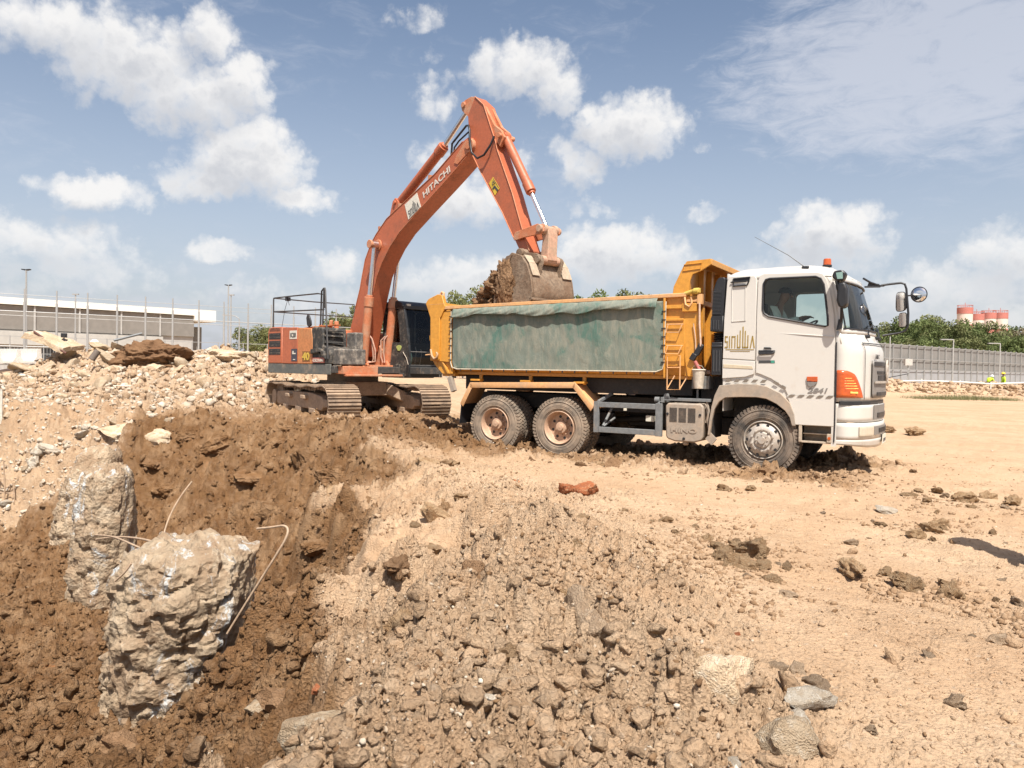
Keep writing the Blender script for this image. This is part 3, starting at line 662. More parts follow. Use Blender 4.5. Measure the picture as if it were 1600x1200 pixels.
# head lamps (orange outer part with a curved edge)
for side_ in (0,1):
    B=MB()
    def hl(a,b):
        v=.0+.24*a; top=1.63-.38*(a**2.2) ; w=1.225+(top-1.225)*b
        if side_: return (front(v,w)+.018,W2-v,w)
        return (front(v,w)+.018,v-.0,w)
    B.grid(hl,12,8); P(B,'headlight',lens_o,smooth=60,solid=.03,soff=0)
    B=MB()
    for k in range(5):
        w=1.36+k*.038
        pts=[]
        for q in np.linspace(.06,.62-.08*k,8):
            v=.24*q; pts.append((front(v,w)+.036,W2-v if side_ else v,w))
        B.tube(pts,.008,5)
    B.tube([(front(.06,1.30)+.036,(W2-.06 if side_ else .06),1.30),(front(.14,1.295)+.036,(W2-.14 if side_ else .14),1.295)],.02,8)
    P(B,'lamp_reflector',mat('lamp_amber_bright',(.95,.52,.12),.15,var=.05,coat=.5),smooth=50)
# windscreen
B=MB(); B.grid(lambda a,b:(front(.045+(W2-.09)*a,2.24+.74*b)+.0,.045+(W2-.09)*a,2.24+.74*b),36,10); P(B,'windscreen',glass_m,smooth=60)
# pillars + screen surround
B=MB()
for s_ in (0,1):
    f=lambda v:(W2-v if s_ else v)
    pts=[]
    for w in np.linspace(2.2,3.03,9):
        pts.append(w)
    def pil(a,b):
        w=2.18+.87*b; v=.022+.05*a
        return (front(v,w)+.006-(.02 if a>.99 else 0),f(v),w)
    B.grid(pil,4,10)
    def pil2(a,b):
        w=2.02+1.02*b; u0=lerp_tab([(2.02,1.03),(2.4,1.0),(2.9,.93),(3.04,.845)],w)
        u1=front(.022,w)+.006; return (u0+(u1-u0)*a-.002,f(.021),w)
    B.grid(pil2,3,10)
B.grid(lambda a,b:(front(.03+(W2-.06)*a,2.17+.08*b)+.008,.03+(W2-.06)*a,2.17+.08*b),30,2)
B.grid(lambda a,b:(front(.03+(W2-.06)*a,2.955+.09*b)+.008,.03+(W2-.06)*a,2.955+.09*b),30,2)
P(B,'windscreen_frame',white,smooth=50,solid=.025,soff=-1)
B=MB(); B.tube([(front(v,2.245)+.014,v,2.245) for v in np.linspace(.05,W2-.05,20)],.012,6); B.tube([(front(v,2.95)+.014,v,2.95) for v in np.linspace(.07,W2-.07,20)],.012,6)
for s_ in (0,1): B.tube([(front(.075,w)+.012,(W2-.075 if s_ else .075),w) for w in np.linspace(2.25,2.95,10)],.012,6)
P(B,'screen_rubber',black,smooth=50)
for va,vb,w0 in ((.55,.95,2.24),(1.15,1.6,2.24),(1.75,2.1,2.24)):
    B=MB(); B.tube([(front(va,2.16)+.05,va,2.16),(front(va,2.22)+.06,va+.02,2.25),(front(vb,2.30)+.03,vb,2.34)],.010,6); B.tube([(front(va,2.2)+.03,va+.1,2.27),(front(vb,2.5)+.02,vb+.2,2.38)],.007,5); B.cyl((front(va,2.15),va,2.14),(front(va,2.15)+.07,va,2.15),.028,10)
    P(B,'wiper',black,smooth=50)
# doors: proud skins with rounded outline and window frame
DOOR=[(-.125,1.57),(-.13,2.4),(-.12,3.0),(-.09,3.075),(-.04,3.10),(.74,3.085),(.82,3.06),(.87,2.98),(.93,2.78),(.985,2.45),(1.01,2.1),(1.015,1.235),(.36,1.235),(.30,1.36),(.10,1.49),(-.02,1.54)]
for v0,v1 in ((0,.02),(W2-.02,W2)):
    B=MB(); B.poly(DOOR,v0,v1,'y',[WIN]); d=P(B,'door',white,bevel=.006)
    B=MB(); vo=v0-.004 if v0<1 else v1+.004
    B.tube([(p[0],vo,p[1]) for p in WIN],.016,6,close=True); P(B,'window_seal',black,d,smooth=50)
    B=MB(); vm=(v0+v1)/2+(.012 if v0<1 else -.012); B.poly(WIN,vm-.002,vm+.002,'y'); P(B,'door_window',glass_m,d)
    sg=1 if v0<1 else -1; vo=v0 if v0<1 else v1
    B=MB(); B.tube([(-.08,vo-.02*sg,1.88),(-.06,vo-.035*sg,1.865),(.12,vo-.035*sg,1.87),(.155,vo-.015*sg,1.90)],.016,6); B.poly([(-.09,1.92),(-.08,1.85),(.15,1.87),(.16,1.92)],vo-.012*sg,vo-.002*sg,'y'); B.poly([(-.01,1.965),(.09,1.965),(.11,1.94),(-.0,1.94)],vo-.02*sg,vo-.002*sg,'y'); P(B,'door_handle',black,d,bevel=.004)
    # crease along the door and lower skirt
    B=MB(); B.tube([(.1,vo+.004*sg,2.19),(.6,vo-.006*sg,2.155),(1.0,vo-.006*sg,2.12)],[.002,.007,.006],6); P(B,'door_crease',white,d,smooth=60)
# lower white quarter, stripe, arch flare
LOW=[(.345,1.235),(1.03,1.235),(1.03,.795),(.475,.795),(.45,.97),(.40,1.10)]
B=MB(); B.poly(LOW,-.004,.03,'y'); B.poly(LOW,W2-.03,W2+.004,'y'); P(B,'lower_side_panel',white,bevel=.006,halves=CV)
RQ=[(-.645,1.45),(-.645,1.75),(-.14,1.735),(-.14,1.5),(-.3,1.46)]
B=MB(); B.poly([(-.645,1.79),(-.14,1.765),(-.14,3.03),(-.17,3.07),(-.57,3.08),(-.6,3.0),(-.635,2.4)],.0,.02,'y'); B.poly([(-.645,1.775),(-.145,1.75),(-.145,1.555),(-.30,1.50),(-.645,1.47)],-.006,.02,'y')
B.poly([(-.645,1.79),(-.14,1.765),(-.14,3.03),(-.17,3.07),(-.57,3.08),(-.6,3.0),(-.635,2.4)],W2-.02,W2,'y'); P(B,'rear_quarter_panel',white,bevel=.007,halves=CV)
B=MB(); B.tube([(-.51,-.004,2.37),(-.52,-.004,2.92),(-.31,-.004,2.925),(-.30,-.004,2.38)],.007,6,close=True); P(B,'panel_recess_edge',white,smooth=50)
B=MB(); B.poly([(-.63,1.70),(-.18,1.675),(-.165,1.625),(-.63,1.64)],-.012,-.004,'y'); P(B,'side_strip',mat('beige_strip',(.50,.42,.30),.5,var=.05),bevel=.004)
for q0,q1 in ((-.50,-.24),):
    B=MB()
    B.tube([(q0,-.015,3.04),(q1,-.015,3.055),(q1-.02,-.015,2.99),(q1-.05,-.015,2.935),(q0-.0,-.015,2.925),(q0,-.015,3.04)],.012,6); B.tube([(q0-.04,-.02,2.985),(q0,-.02,2.995),(q1-.06,-.02,2.99)],.010,6); B.poly([(q0,3.03),(q1,3.045),(q1-.02,3.0),(q0,2.985)],-.008,.0,'y'); P(B,'side_vent',black,smooth=40)
# wheel arch flare
def arc_strip(inner,outer,v0,v1,B):
    n=len(inner)
    for i in range(n-1):
        a,b,c,d=inner[i],inner[i+1],outer[i+1],outer[i]
        q=[a,b,c,d]
        ar=sum(q[k][0]*q[(k+1)%4][1]-q[(k+1)%4][0]*q[k][1] for k in range(4))
        if ar<0: q=q[::-1]
        B.poly(q,v0,v1,'y')
INN=[(.435,.775),(.40,.90),(.33,1.00),(.20,1.10),(.05,1.17),(-.10,1.19),(-.35,1.185),(-.58,1.17),(-.68,1.10),(-.75,.98),(-.79,.80),(-.815,.56)]
OUT=[(.485,.775),(.465,.95),(.40,1.12),(.25,1.27),(.05,1.365),(-.10,1.39),(-.40,1.395),(-.68,1.36),(-.755,1.20),(-.80,1.02),(-.83,.82),(-.855,.56)]
B=MB()
for v0,v1 in ((-.03,.035),(W2-.035,W2+.03)):
    n=len(INN); vs=[];fs=[]
    for i in range(n):
        for (x,z) in (INN[i],OUT[i]):
            vs+=[(x,v0,z),(x,v1,z)]
    for i in range(n-1):
        a=i*4; b=a+4
        fs+=[(a,b,b+2,a+2),(a+1,a+3,b+3,b+1),(a,a+1,b+1,b),(a+2,b+2,b+3,a+3)]
    fs+=[(0,2,3,1),((n-1)*4,(n-1)*4+1,(n-1)*4+3,(n-1)*4+2)]
    B.add(vs,fs)
P(B,'wheel_arch',lgrey,bevel=.008,smooth=30,halves=CV)
# inner liner
B=MB()
LIN=[(.44,.8),(.40,.95),(.25,1.12),(0,1.22),(-.4,1.24),(-.66,1.16),(-.8,.9),(-.82,.5)]
for i in range(len(LIN)-1):
    (x0,z0),(x1,z1)=LIN[i],LIN[i+1]
    for a,b in ((.03,.62),(W2-.62,W2-.03)): B.add([(x0,a,z0),(x1,a,z1),(x1,b,z1),(x0,b,z0)],[(0,1,2,3)])
B.box(-.6,.95,.6,.66,.7,1.35); B.box(-.6,.95,W2-.66,W2-.6,.7,1.35)
P(B,'arch_liner',chassis,solid=.01,halves=CV)
B=MB(); B.box(-.60,1.0,.06,W2-.06,1.30,1.345); P(B,'cab_floor',chassis)
# hazard stripe: slanted grey bars on a band
B=MB()
def sbar(u,w,L=.07,h=.05,sl=.045): B.poly([(u,w),(u+L,w),(u+L+sl,w+h),(u+sl,w+h)],-.0095,-.006,'y')
for k in range(5): sbar(-.60+k*.135,1.415)
for u,w in ((.14,1.385),(.25,1.325)): B.poly([(u,w+.04),(u+.06,w+.01),(u+.09,w+.035),(u+.03,w+.065)],-.0095,-.004,'y')
for k in range(5): sbar(.36+k*.135,1.215,h=.035)
P(B,'hazard_stripe',mat('stripe_grey',(.17,.14,.11),.6,var=.1),off=(0,.004,0))
# side marker lamp, lettering, badges
B=MB(); B.poly([(.63,1.525),(.785,1.53),(.785,1.45),(.635,1.455)],-.03,0,'y'); P(B,'side_marker',lens_o,bevel=.008)
B=MB(); B.poly([(.635,1.45),(.785,1.445),(.755,1.395),(.68,1.365),(.64,1.39)],-.025,0,'y'); P(B,'marker_base',grey_letter,bevel=.008)
text_on('2841',.10,grey_letter,TR,(.645,-.006,1.283),(1,0,.02),(0,0,1),bold=.003,shear=.25,width=.285)
B=MB(); B.poly([(-.085,1.76),(.155,1.765),(.16,1.725),(-.085,1.72)],-.004,.0,'y'); P(B,'emission_badge',dark_letter)
B=MB(); B.tube([(1.032,-.004,2.04),(1.034,-.006,1.2),(1.036,-.006,.80),(1.03,-.006,.56)],.010,6); P(B,'door_gap',black)
B=MB(); B.poly([(.10,1.762),(.15,1.763),(.155,1.727),(.10,1.726)],-.006,-.004,'y'); P(B,'badge_patch',green_m)
logo(gold,TR,(-.615,-.003,1.955),(1,0,.0),(0,0,1),.465,.335)
B=MB(); B.box(-.60,-.16,-.005,-.001,1.925,1.935); B.box(-.53,-.22,-.005,-.001,1.900,1.908); P(B,'logo_underline',gold)
# steps
B=MB(); B.box(.53,1.0,.02,.35,.53,.555); B.box(.53,.575,.0,.04,.54,.80); B.box(.56,.98,.28,.30,.55,.79); B.box(.93,1.0,-.002,.03,.55,.68); B.box(.58,.92,.06,.28,.66,.675)
B.box(.53,1.0,W2-.35,W2-.02,.53,.555); P(B,'cab_step',mat('step_plate',(.40,.33,.25),.6,dirt=DUST,dirt_amt=.5),bevel=.004,halves=CV)
B=MB(); B.cyl((.965,-.004,.615),(.965,-.012,.615),.022,14); P(B,'reflector',lens_o)
# cab interior
B=MB()
for v in (.62,1.87):
    B.box(-.35,.20,v-.24,v+.24,1.75,1.90); B.poly([(-.42,1.85),(-.28,1.85),(-.38,2.62),(-.50,2.62)],v-.23,v+.23,'y'); B.box(-.50,-.40,v-.12,v+.12,2.62,2.80)
P(B,'seat',mat('seat_fabric',(.03,.03,.035),.9),bevel=.03)
B=MB(); B.poly([(.62,1.35),(.95,1.35),(1.0,2.2),(.85,2.24),(.66,2.20),(.60,2.0)],.08,W2-.08,'y'); P(B,'dashboard',mat('dash_grey',(.06,.06,.06),.8),bevel=.02)
B=MB(); sc=Vector((.47,.62,2.28)); nrm=Vector((-.55,0,.83)); ax_=Vector((.83,0,.55)); ay_=Vector((0,1,0))
B.tube([sc+ax_*.22*math.cos(t)+ay_*.22*math.sin(t) for t in np.linspace(0,2*math.pi,32,endpoint=False)],.014,8,close=True)
for t in (math.pi/2,-math.pi/2,math.pi): B.tube([sc,sc+ax_*.21*math.cos(t)+ay_*.21*math.sin(t)],.012,6)
B.cyl(sc-nrm*.0,sc-nrm*.45,.03,10); P(B,'steering_wheel',black,smooth=50)
# roof things: beacon, antenna
B=MB(); B.lathe([(0,.07),(.03,.07)],(.78,.62,3.235),'z',20); P(B,'beacon_base',black)
B=MB(); B.lathe([(0,0),(0.001,.062),(.08,.058),(.10,.05),(.105,0)],(.78,.62,3.262),'z',20); P(B,'roof_beacon',lens_o,smooth=50)
B=MB(); B.box(.50,.60,.09,.15,3.15,3.20); P(B,'antenna_mount',black,bevel=.008)
B=MB(); B.tube([(.55,.12,3.18),(.3,.12,3.38),(-.22,.13,3.70)],[.008,.006,.003],6); P(B,'antenna',black)
# mirrors
B=MB(); B.poly([(1.07,2.88),(1.16,2.90),(1.20,2.80),(1.20,2.58),(1.15,2.52),(1.08,2.54),(1.05,2.64)],-.26,-.03,'y'); P(B,'mirror_housing',black,bevel=.03,seg=3)
B=MB(); B.poly([(1.00,3.07),(1.12,3.08),(1.17,3.03),(1.13,2.92),(1.02,2.93),(.97,2.99)],-.20,-.02,'y'); mh=P(B,'upper_mirror_housing',black,bevel=.025,seg=3)
B=MB(); B.poly([(1.03,3.04),(1.12,3.05),(1.125,2.95),(1.05,2.95)],-.208,-.203,'y'); P(B,'upper_mirror_glass',mat('mirror_green_glass',(.35,.5,.42),.08,metal=.6,var=.05),mh)
B=MB(); B.tube([(1.0,.0,3.02),(1.03,-.08,3.0),(1.10,-.12,2.55),(1.09,-.05,2.34),(1.07,.0,2.26)],.013,8); B.tube([(1.12,-.12,2.56),(1.11,-.05,2.36),(1.06,.02,2.24)],.010,6); B.poly([(1.03,2.22),(1.1,2.24),(1.11,2.36),(1.06,2.38)],-.05,.03,'y'); P(B,'mirror_bracket',black,smooth=50)
B=MB(); B.tube([(1.09,2.42,3.24),(1.20,2.5,3.17),(1.34,2.62,3.12),(1.40,2.66,3.125)],.018,8); B.tube([(1.12,2.42,3.09),(1.34,2.62,3.105)],.016,8); B.obox((1.24,2.55,3.13),(.08,.05,-.01),(.01,.0,.03),(0,.012,0))
B.tube([(1.36,2.64,3.13),(1.50,2.68,3.15),(1.66,2.7,3.165),(1.72,2.7,3.14),(1.745,2.7,3.06),(1.785,2.7,2.64),(1.785,2.7,2.42),(1.75,2.7,2.34),(1.66,2.69,2.30),(1.40,2.60,2.25)],.019,8); B.tube([(1.76,2.7,2.94),(1.86,2.7,2.945),(1.90,2.7,2.945)],.013,6)
P(B,'mirror_arm',black,smooth=50)
# far-side mirrors face back and inwards
mdir=Vector((-.55,-.83,0)).normalized(); mside=Vector((.83,-.55,0)).normalized(); UP=Vector((0,0,1))
def far_mirror(c,hw,hh,nm):
    c=Vector(c); B=MB(); pts=[]
    for k in range(20):
        t=2*math.pi*k/20; x=math.copysign(abs(math.cos(t))**.5,math.cos(t))*hw; z=math.copysign(abs(math.sin(t))**.5,math.sin(t))*hh; pts.append((x,z))
    vs=[c+mside*x+UP*z+mdir*.0 for x,z in pts]+[c+mside*x*.8+UP*z*.85-mdir*.07 for x,z in pts]
    n=20; B.add(vs,[tuple(range(n)),tuple(range(n,2*n))[::-1]]+[(i,i+n,(i+1)%n+n,(i+1)%n) for i in range(n)])
    h=P(B,nm+'_housing',black,bevel=.006)
    B=MB(); B.add([c+mside*x*.9+UP*z*.92+mdir*.004 for x,z in pts],[tuple(range(n))]); P(B,nm+'_glass',mirror,h)
far_mirror((1.66,2.70,2.84),.10,.175,'mirror'); far_mirror((1.70,2.70,2.525),.085,.13,'mirror')
c=Vector((1.94,2.7,2.955)); rd=Vector((-.25,-.95,.0)).normalized(); rs=Vector((.95,-.25,0)).normalized()
B=MB(); n=28; vs=[c+(rs*math.cos(2*math.pi*k/n)+UP*math.sin(2*math.pi*k/n))*.128 for k in range(n)]+[c-rd*.05+(rs*math.cos(2*math.pi*k/n)+UP*math.sin(2*math.pi*k/n))*.09 for k in range(n)]
B.add(vs,[tuple(range(n,2*n))[::-1]]+[(i,i+n,(i+1)%n+n,(i+1)%n) for i in range(n)]); B.tube(vs[:n],.009,6,close=True); h=P(B,'round_mirror_housing',black,smooth=40)
B=MB()
vs=[c+rd*.035]
for j in range(1,6):
    r_=.122*j/5
    for k in range(n): vs.append(c+rd*(.035*math.sqrt(max(0,1-(j/5)**2*.98)))+(rs*math.cos(2*math.pi*k/n)+UP*math.sin(2*math.pi*k/n))*r_)
fs=[(0,1+(k+1)%n,1+k) for k in range(n)]
for j in range(4): fs+=[(1+j*n+k,1+j*n+(k+1)%n,1+(j+1)*n+(k+1)%n,1+(j+1)*n+k) for k in range(n)]
B.add(vs,fs); P(B,'round_mirror_glass',mirror,h,smooth=180)

# ---- air intake behind the cab
B=MB(); B.poly([(-.845,2.47),(-.83,2.88),(-.78,3.03),(-.745,3.075),(-.655,3.08),(-.64,3.04),(-.65,2.47)],.03,.33,'y')
B.poly([(-.865,2.22),(-.86,2.42),(-.845,2.47),(-.65,2.47),(-.655,2.21)],.02,.34,'y'); B.box(-.835,-.665,.03,.33,1.52,2.05); B.box(-.84,-.66,.02,.34,1.96,2.0)
sn=P(B,'air_intake',black,bevel=.012)
B=MB()
for k in range(17): B.box(-.835,-.70,.014,.03,2.50+k*.022,2.508+k*.022)
for k in range(4): B.box(-.85+k*.04,-.838+k*.04,.006,.02,2.25,2.40)
for k in range(3): B.box(-.80+k*.045,-.785+k*.045,.018,.03,1.58,1.92)
P(B,'intake_fin',grey_letter if False else mat('fin_black',(.05,.05,.052),.5,var=.05),sn)
B=MB()
for k in range(5): B.lathe([(0,.085),(.012,.10),(.024,.085)],(-.755,.18,2.06+k*.03),'z',20)
P(B,'intake_bellows',black,sn,smooth=60)
# ---- tipper body
BT=2.82; Bz0=1.49
B=MB() # side walls, floor, tailgate, front
for a,b,s_ in ((.05,.10,1),(W2-.10,W2-.05,-1)):
    B.poly([(-6.0,1.66),(-6.0,2.70),(-1.28,2.80),(-1.28,1.66)],a,b,'y')
# sloped lower flanks
for s_ in (0,1):
    f=lambda v:(W2-v if s_ else v)
    q=[(-5.96,f(.03),1.68),(-1.15,f(.03),1.68),(-1.15,f(.20),1.48),(-5.90,f(.20),1.48)]
    B.add(q+[(x,f((f(y) if s_ else y)+.03),z) for x,y,z in q],[(0,1,2,3) if s_ else (3,2,1,0),(4,7,6,5) if s_ else (5,6,7,4)])
B.box(-6.15,-1.15,.2,W2-.2,1.46,1.53)
B.poly([(-1.28,1.5),(-1.22,1.5),(-1.22,3.25),(-1.28,3.25)],.06,W2-.06,'y')
body=P(B,'tipper_body',yellow,bevel=.006)
B=MB()
for v in (.0,W2-.10): B.obox((-3.76,v+.05,2.775),(2.50,0,.045),(0,.065,0),(0,0,.032))
P(B,'top_rail',yellow2,bevel=.008,halves=CV)
B=MB()
for k in range(7):
    u=-5.2+k*.62; B.poly([(u-.05,1.50),(u+.05,1.50),(u+.05,2.72),(u-.05,2.72)],W2-.05,W2+.02,'y')
for v0,v1 in ((-.0,.06),(W2-.06,W2)):
    B.poly([(-6.41,1.70),(-6.42,2.56),(-6.18,2.56),(-6.17,2.66),(-5.95,2.68),(-5.93,1.67)],v0+.012,v1+.004,'y')
    B.poly([(-6.42,1.70),(-6.43,2.56),(-6.20,2.56),(-6.20,1.72)],v0-.02,v0+.012 if v0<1 else v1+.02,'y')
    B.poly([(-6.55,2.83),(-6.43,2.54),(-6.18,2.545),(-6.07,2.76),(-6.10,2.80),(-6.15,2.97),(-6.26,3.0),(-6.45,2.93),(-6.5,2.90)],v0-.02,v1+.02,'y')
P(B,'rear_post',yellow,bevel=.008,halves=CV)
B=MB()
for s_ in (0,1):
    f=lambda v:(W2-v if s_ else v)
    B.tube([(-6.27,f(.10),2.99),(-6.27,f(.10),3.02),(-6.24,f(.10),3.05),(-6.20,f(.10),3.03),(-6.20,f(.10),2.97)],.025,8)
    B.tube([(-6.5,f(-.01),2.80),(-6.1,f(-.01),2.81)],.012,6)
P(B,'tailgate_hinge',yellow2,smooth=50,halves=CV)
B=MB(); B.poly([(-6.36,1.62),(-6.45,2.6),(-6.52,2.86),(-6.46,2.88),(-6.38,2.6),(-6.29,1.62)],.05,W2-.05,'y'); B.box(-6.50,-6.40,.05,W2-.05,2.1,2.2); P(B,'tailgate',yellow,bevel=.006)
B=MB()
for s_ in (0,1):
    f=lambda v:(W2-v if s_ else v)
    # under the tail: sloped gusset and lower edge
    pts=[(-6.42,1.70),(-5.93,1.68),(-5.93,1.45),(-6.18,1.45),(-6.34,1.60)]
    B.poly(pts,f(.06),f(.11),'y'); B.poly([(-6.20,1.72),(-6.17,1.72),(-5.97,1.45),(-6.03,1.45)],f(.02),f(.07),'y')
    B.box(-5.97,-5.90,f(.02),f(.1),1.45,1.70)
B.box(-6.2,-5.9,.1,W2-.1,1.40,1.47)
P(B,'tail_gusset',yellow,bevel=.005)
B=MB(); B.tube([(-6.40,-.03,1.92),(-6.36,-.05,1.80),(-6.30,-.05,1.735),(-6.24,-.05,1.76),(-6.22,-.05,1.83),(-6.25,-.05,1.86)],.022,8); B.tube([(-6.52,-.04,1.81),(-6.38,-.05,1.82)],.013,6); P(B,'tailgate_latch',yellow2,smooth=50)
B=MB(); B.obox((-5.93,.05,1.25),(.05,0,-.14),(0,.05,0),(.04,0,.02)); B.obox((-5.93,W2-.05,1.25),(.05,0,-.14),(0,.05,0),(.04,0,.02)); P(B,'tail_bracket',lgrey,bevel=.004,halves=CV)
# lower longitudinal edge
B=MB(); B.box(-5.9,-1.15,.17,.25,1.44,1.50); B.box(-5.9,-1.15,W2-.25,W2-.17,1.44,1.50)
for u in (-5.35,-4.25,-3.15): B.box(u-.03,u+.03,.17,.22,1.30,1.46); B.box(u-.14,u+.06,.03,.2,1.325,1.36)
P(B,'body_sill',yellow,bevel=.005,halves=CV)
# ribs and frames at the front of the body
B=MB(); B.box(-1.60,-1.28,.02,.06,1.66,2.42); B.box(-1.60,-1.30,.0,.08,2.40,2.44); B.box(-1.60,-1.30,-.005,.06,2.60,2.66); B.poly([(-1.62,1.46),(-1.585,1.46),(-1.61,2.78),(-1.645,2.78)],-.012,.05,'y')
P(B,'front_side_frame',yellow,bevel=.005)
B=MB()
for f in ((lambda v:v),(lambda v:W2-v)):
    B.poly([(-1.30,2.80),(-1.06,2.80),(-1.02,2.42),(-1.04,2.0),(-1.10,1.49),(-1.22,1.49),(-1.27,1.75),(-1.30,2.4)],f(.03),f(.075),'y')
    B.box(-1.32,-1.08,f(-.02),f(.05),2.545,2.68)
P(B,'front_pillar',yellow,bevel=.006,halves=CV)
# headboard with cab guard
HG=[(-1.50,2.83),(-1.485,2.96),(-1.33,3.28),(-1.27,3.365),(-.87,3.385),(-.865,3.30),(-1.03,3.20),(-1.17,3.15),(-1.21,3.05),(-1.22,2.83)]
B=MB(); B.poly(HG,.02,.06,'y'); B.poly(HG,W2-.06,W2-.02,'y'); B.obox((-1.07,CV,3.365),(.20,0,.01),(0,CV-.06,0),(0,0,.012)); B.box(-.885,-.865,.06,W2-.06,3.29,3.375)
B.box(-1.3,-1.25,.06,W2-.06,2.8,3.36)
for v in (.55,1.0,1.5,1.95): B.box(-1.22,-1.13,v-.05,v+.05,1.6,3.3)
B.box(-1.22,-1.12,.1,W2-.1,2.68,2.76); P(B,'cab_guard',yellow,bevel=.005)
B=MB(); B.tube([(-1.31,.012,3.31),(-1.02,.012,3.325),(-1.04,.012,3.235),(-1.33,.012,3.21)],.008,6,close=True); P(B,'guard_stiffener',yellow,smooth=50)
# sheet roller bracket, yellow motor
B=MB(); B.box(-1.25,-1.05,-.02,.08,2.70,2.74); B.tube([(-1.28,-.02,2.78),(-1.26,-.03,2.66),(-1.20,-.03,2.62),(-1.16,-.02,2.68),(-1.17,-.02,2.78)],.018,8); B.box(-1.07,-.99,-.03,.06,2.66,2.82); P(B,'roller_bracket',yellow2,bevel=.005)
B=MB(); B.cyl((-1.30,.02,2.83),(-1.12,.0,2.88),.035,12); B.cyl((-1.13,-.03,2.87),(-1.05,-.03,2.87),.05,12); B.box(-1.10,-1.03,-.05,.04,2.84,2.92); P(B,'roller_motor',mat('dull_yellow_cloth',(.52,.36,.07),.8,dirt=DUST,dirt_amt=.4),bevel=.01)
B=MB(); B.tube([(-1.03,-.02,2.68),(-1.025,-.02,2.35),(-1.00,-.02,2.05),(-1.0,-.02,1.98)],.016,8); B.tube([(-1.13,.0,2.35),(-1.09,.0,2.1),(-1.08,.0,1.8)],.009,6); P(B,'crank_rod',mat('rod_pinkish',(.55,.38,.28),.6,dirt=DUST,dirt_amt=.4),smooth=50)
B=MB(); B.obox((-1.03,-.0,1.93),(.045,0,.085),(.04,0,-.02),(0,.03,0)); B.obox((-1.12,.0,1.81),(.03,0,.05),(.04,0,-.02),(0,.03,0)); P(B,'air_cylinder',black,bevel=.01)
B=MB(); B.cyl((-1.10,.02,1.74),(-1.02,.02,1.60),.03,12); P(B,'red_valve',mat('valve_red',(.40,.12,.10),.5,dirt=DUST,dirt_amt=.3))
# hoist ram between body and cab, dark clutter
B=MB(); B.cyl((-1.02,CV,1.1),(-1.0,CV,2.4),.10,16); B.cyl((-.95,.6,1.35),(-.95,.6,2.2),.06,12); P(B,'hoist_ram',yellow,smooth=40)
B=MB(); B.box(-1.12,-.68,.45,W2-.45,1.1,1.5); B.cyl((-.85,.45,1.9),(-.85,1.2,1.9),.12,16); B.box(-.9,-.7,.9,1.9,1.5,2.1); P(B,'gearbox_unit',chassis,bevel=.01)
# green tarpaulin rolled on the side, real cloth folds
def tarp_mat():
    m,t,b=new_mat('tarpaulin'); co=t.n('ShaderNodeTexCoord').outputs['Object']
    st=t.vm('MULTIPLY',co,(1,1,.28)); n1=t.noise(st,2.2,8,.68,.8); n2=t.noise(st,9,7,.7,.3); n3=t.noise(co,50,4,.6); n4=t.noise(st,1.0,4,.5,.2)
    c=t.mix(t.ramp(n1,.3,.7),(.135,.165,.135),(.185,.20,.165)); c=t.mix(t.m('MULTIPLY',t.ramp(n2,.42,.62),.65),c,(.255,.245,.19))
    n5=t.noise(co,1.1,7,.62,.3); g_=t.m('MULTIPLY',t.ramp(n5,.51,.60),t.ramp(n2,.38,.58)); c=t.mix(t.m('MULTIPLY',g_,.70),c,(.035,.13,.105)); c=t.mix(t.m('MULTIPLY',t.ramp(n3,.6,.75),.3),c,(.08,.09,.07))
    c=t.mix(t.m('MULTIPLY',t.ramp(t.noise(co,7,6,.7,1.),.66,.72),.6),c,(.05,.06,.05))
    t.put(b.inputs['Base Color'],c); b.inputs['Roughness'].default_value=.75; b.inputs['Specular IOR Level'].default_value=.25
    bp=t.n('ShaderNodeBump'); bp.inputs['Strength'].default_value=1; bp.inputs['Distance'].default_value=.022; t.put(bp.inputs['Height'],t.m('ADD',t.noise(st,3.2,7,.66,1.4),t.m('MULTIPLY',n2,.4))); t.put(b.inputs['Normal'],bp.outputs[0]); return m
TARP=tarp_mat()
def tarp_main(a,b):
    u=-5.91+4.29*a; w=1.555+(2.68-1.555)*b; w=w+.05*a*b
    cr=.06 if (a<.02 or a>.98) and b<.05 else 0
    f=.010*math.sin(a*46+3*math.sin(b*3+a*9))*max(0,1-a*1.6)+.012*float(vnoise(np.array([a*9.]),np.array([b*2.5+a*4]),5)[0])+.007*float(vnoise(np.array([a*30.+b*4]),np.array([b*5.]),6)[0])
    w-=.01*math.sin(a*math.pi)*(1-b); r=.10
    if b<.1:
        if a<.03: u+=.05*(1-b/.1)*(1-a/.03)
        if a>.97: u-=.07*(1-b/.1)*(1-(1-a)/.03)
    return (u,.022-.012+f*.8-.004,w)
B=MB(); B.grid(tarp_main,150,44); P(B,'side_tarpaulin',TARP,smooth=180,solid=.006)
def tarp_flap(a,b):
    u=-5.88+4.14*a; top=2.70+.075*a; L=.17-.03*math.sin(a*9)+.02*math.sin(a*31)+.03*float(vnoise(np.array([a*14.]),np.array([0.5]),8)[0])
    fold=float(vnoise(np.array([a*24.+b*2.5]),np.array([b*1.0]),9)[0])
    v=.0-.022-.055*b**.9-.045*fold*b*(1-.5*a)-.022*math.sin(b*3.1)
    return (u+.10*b*(1-a)*math.sin(a*30),v,top-L*b+.01*fold)
B=MB(); B.grid(tarp_flap,170,12); P(B,'tarpaulin_flap',TARP,smooth=180,solid=.008)
B=MB(); pts=[(-5.94,-.004,2.66),(-5.935,-.004,1.66),(-5.90,-.004,1.575),(-5.78,-.004,1.545),(-1.75,-.004,1.56),(-1.64,-.004,1.60),(-1.61,-.004,1.70),(-1.60,-.004,2.72)]
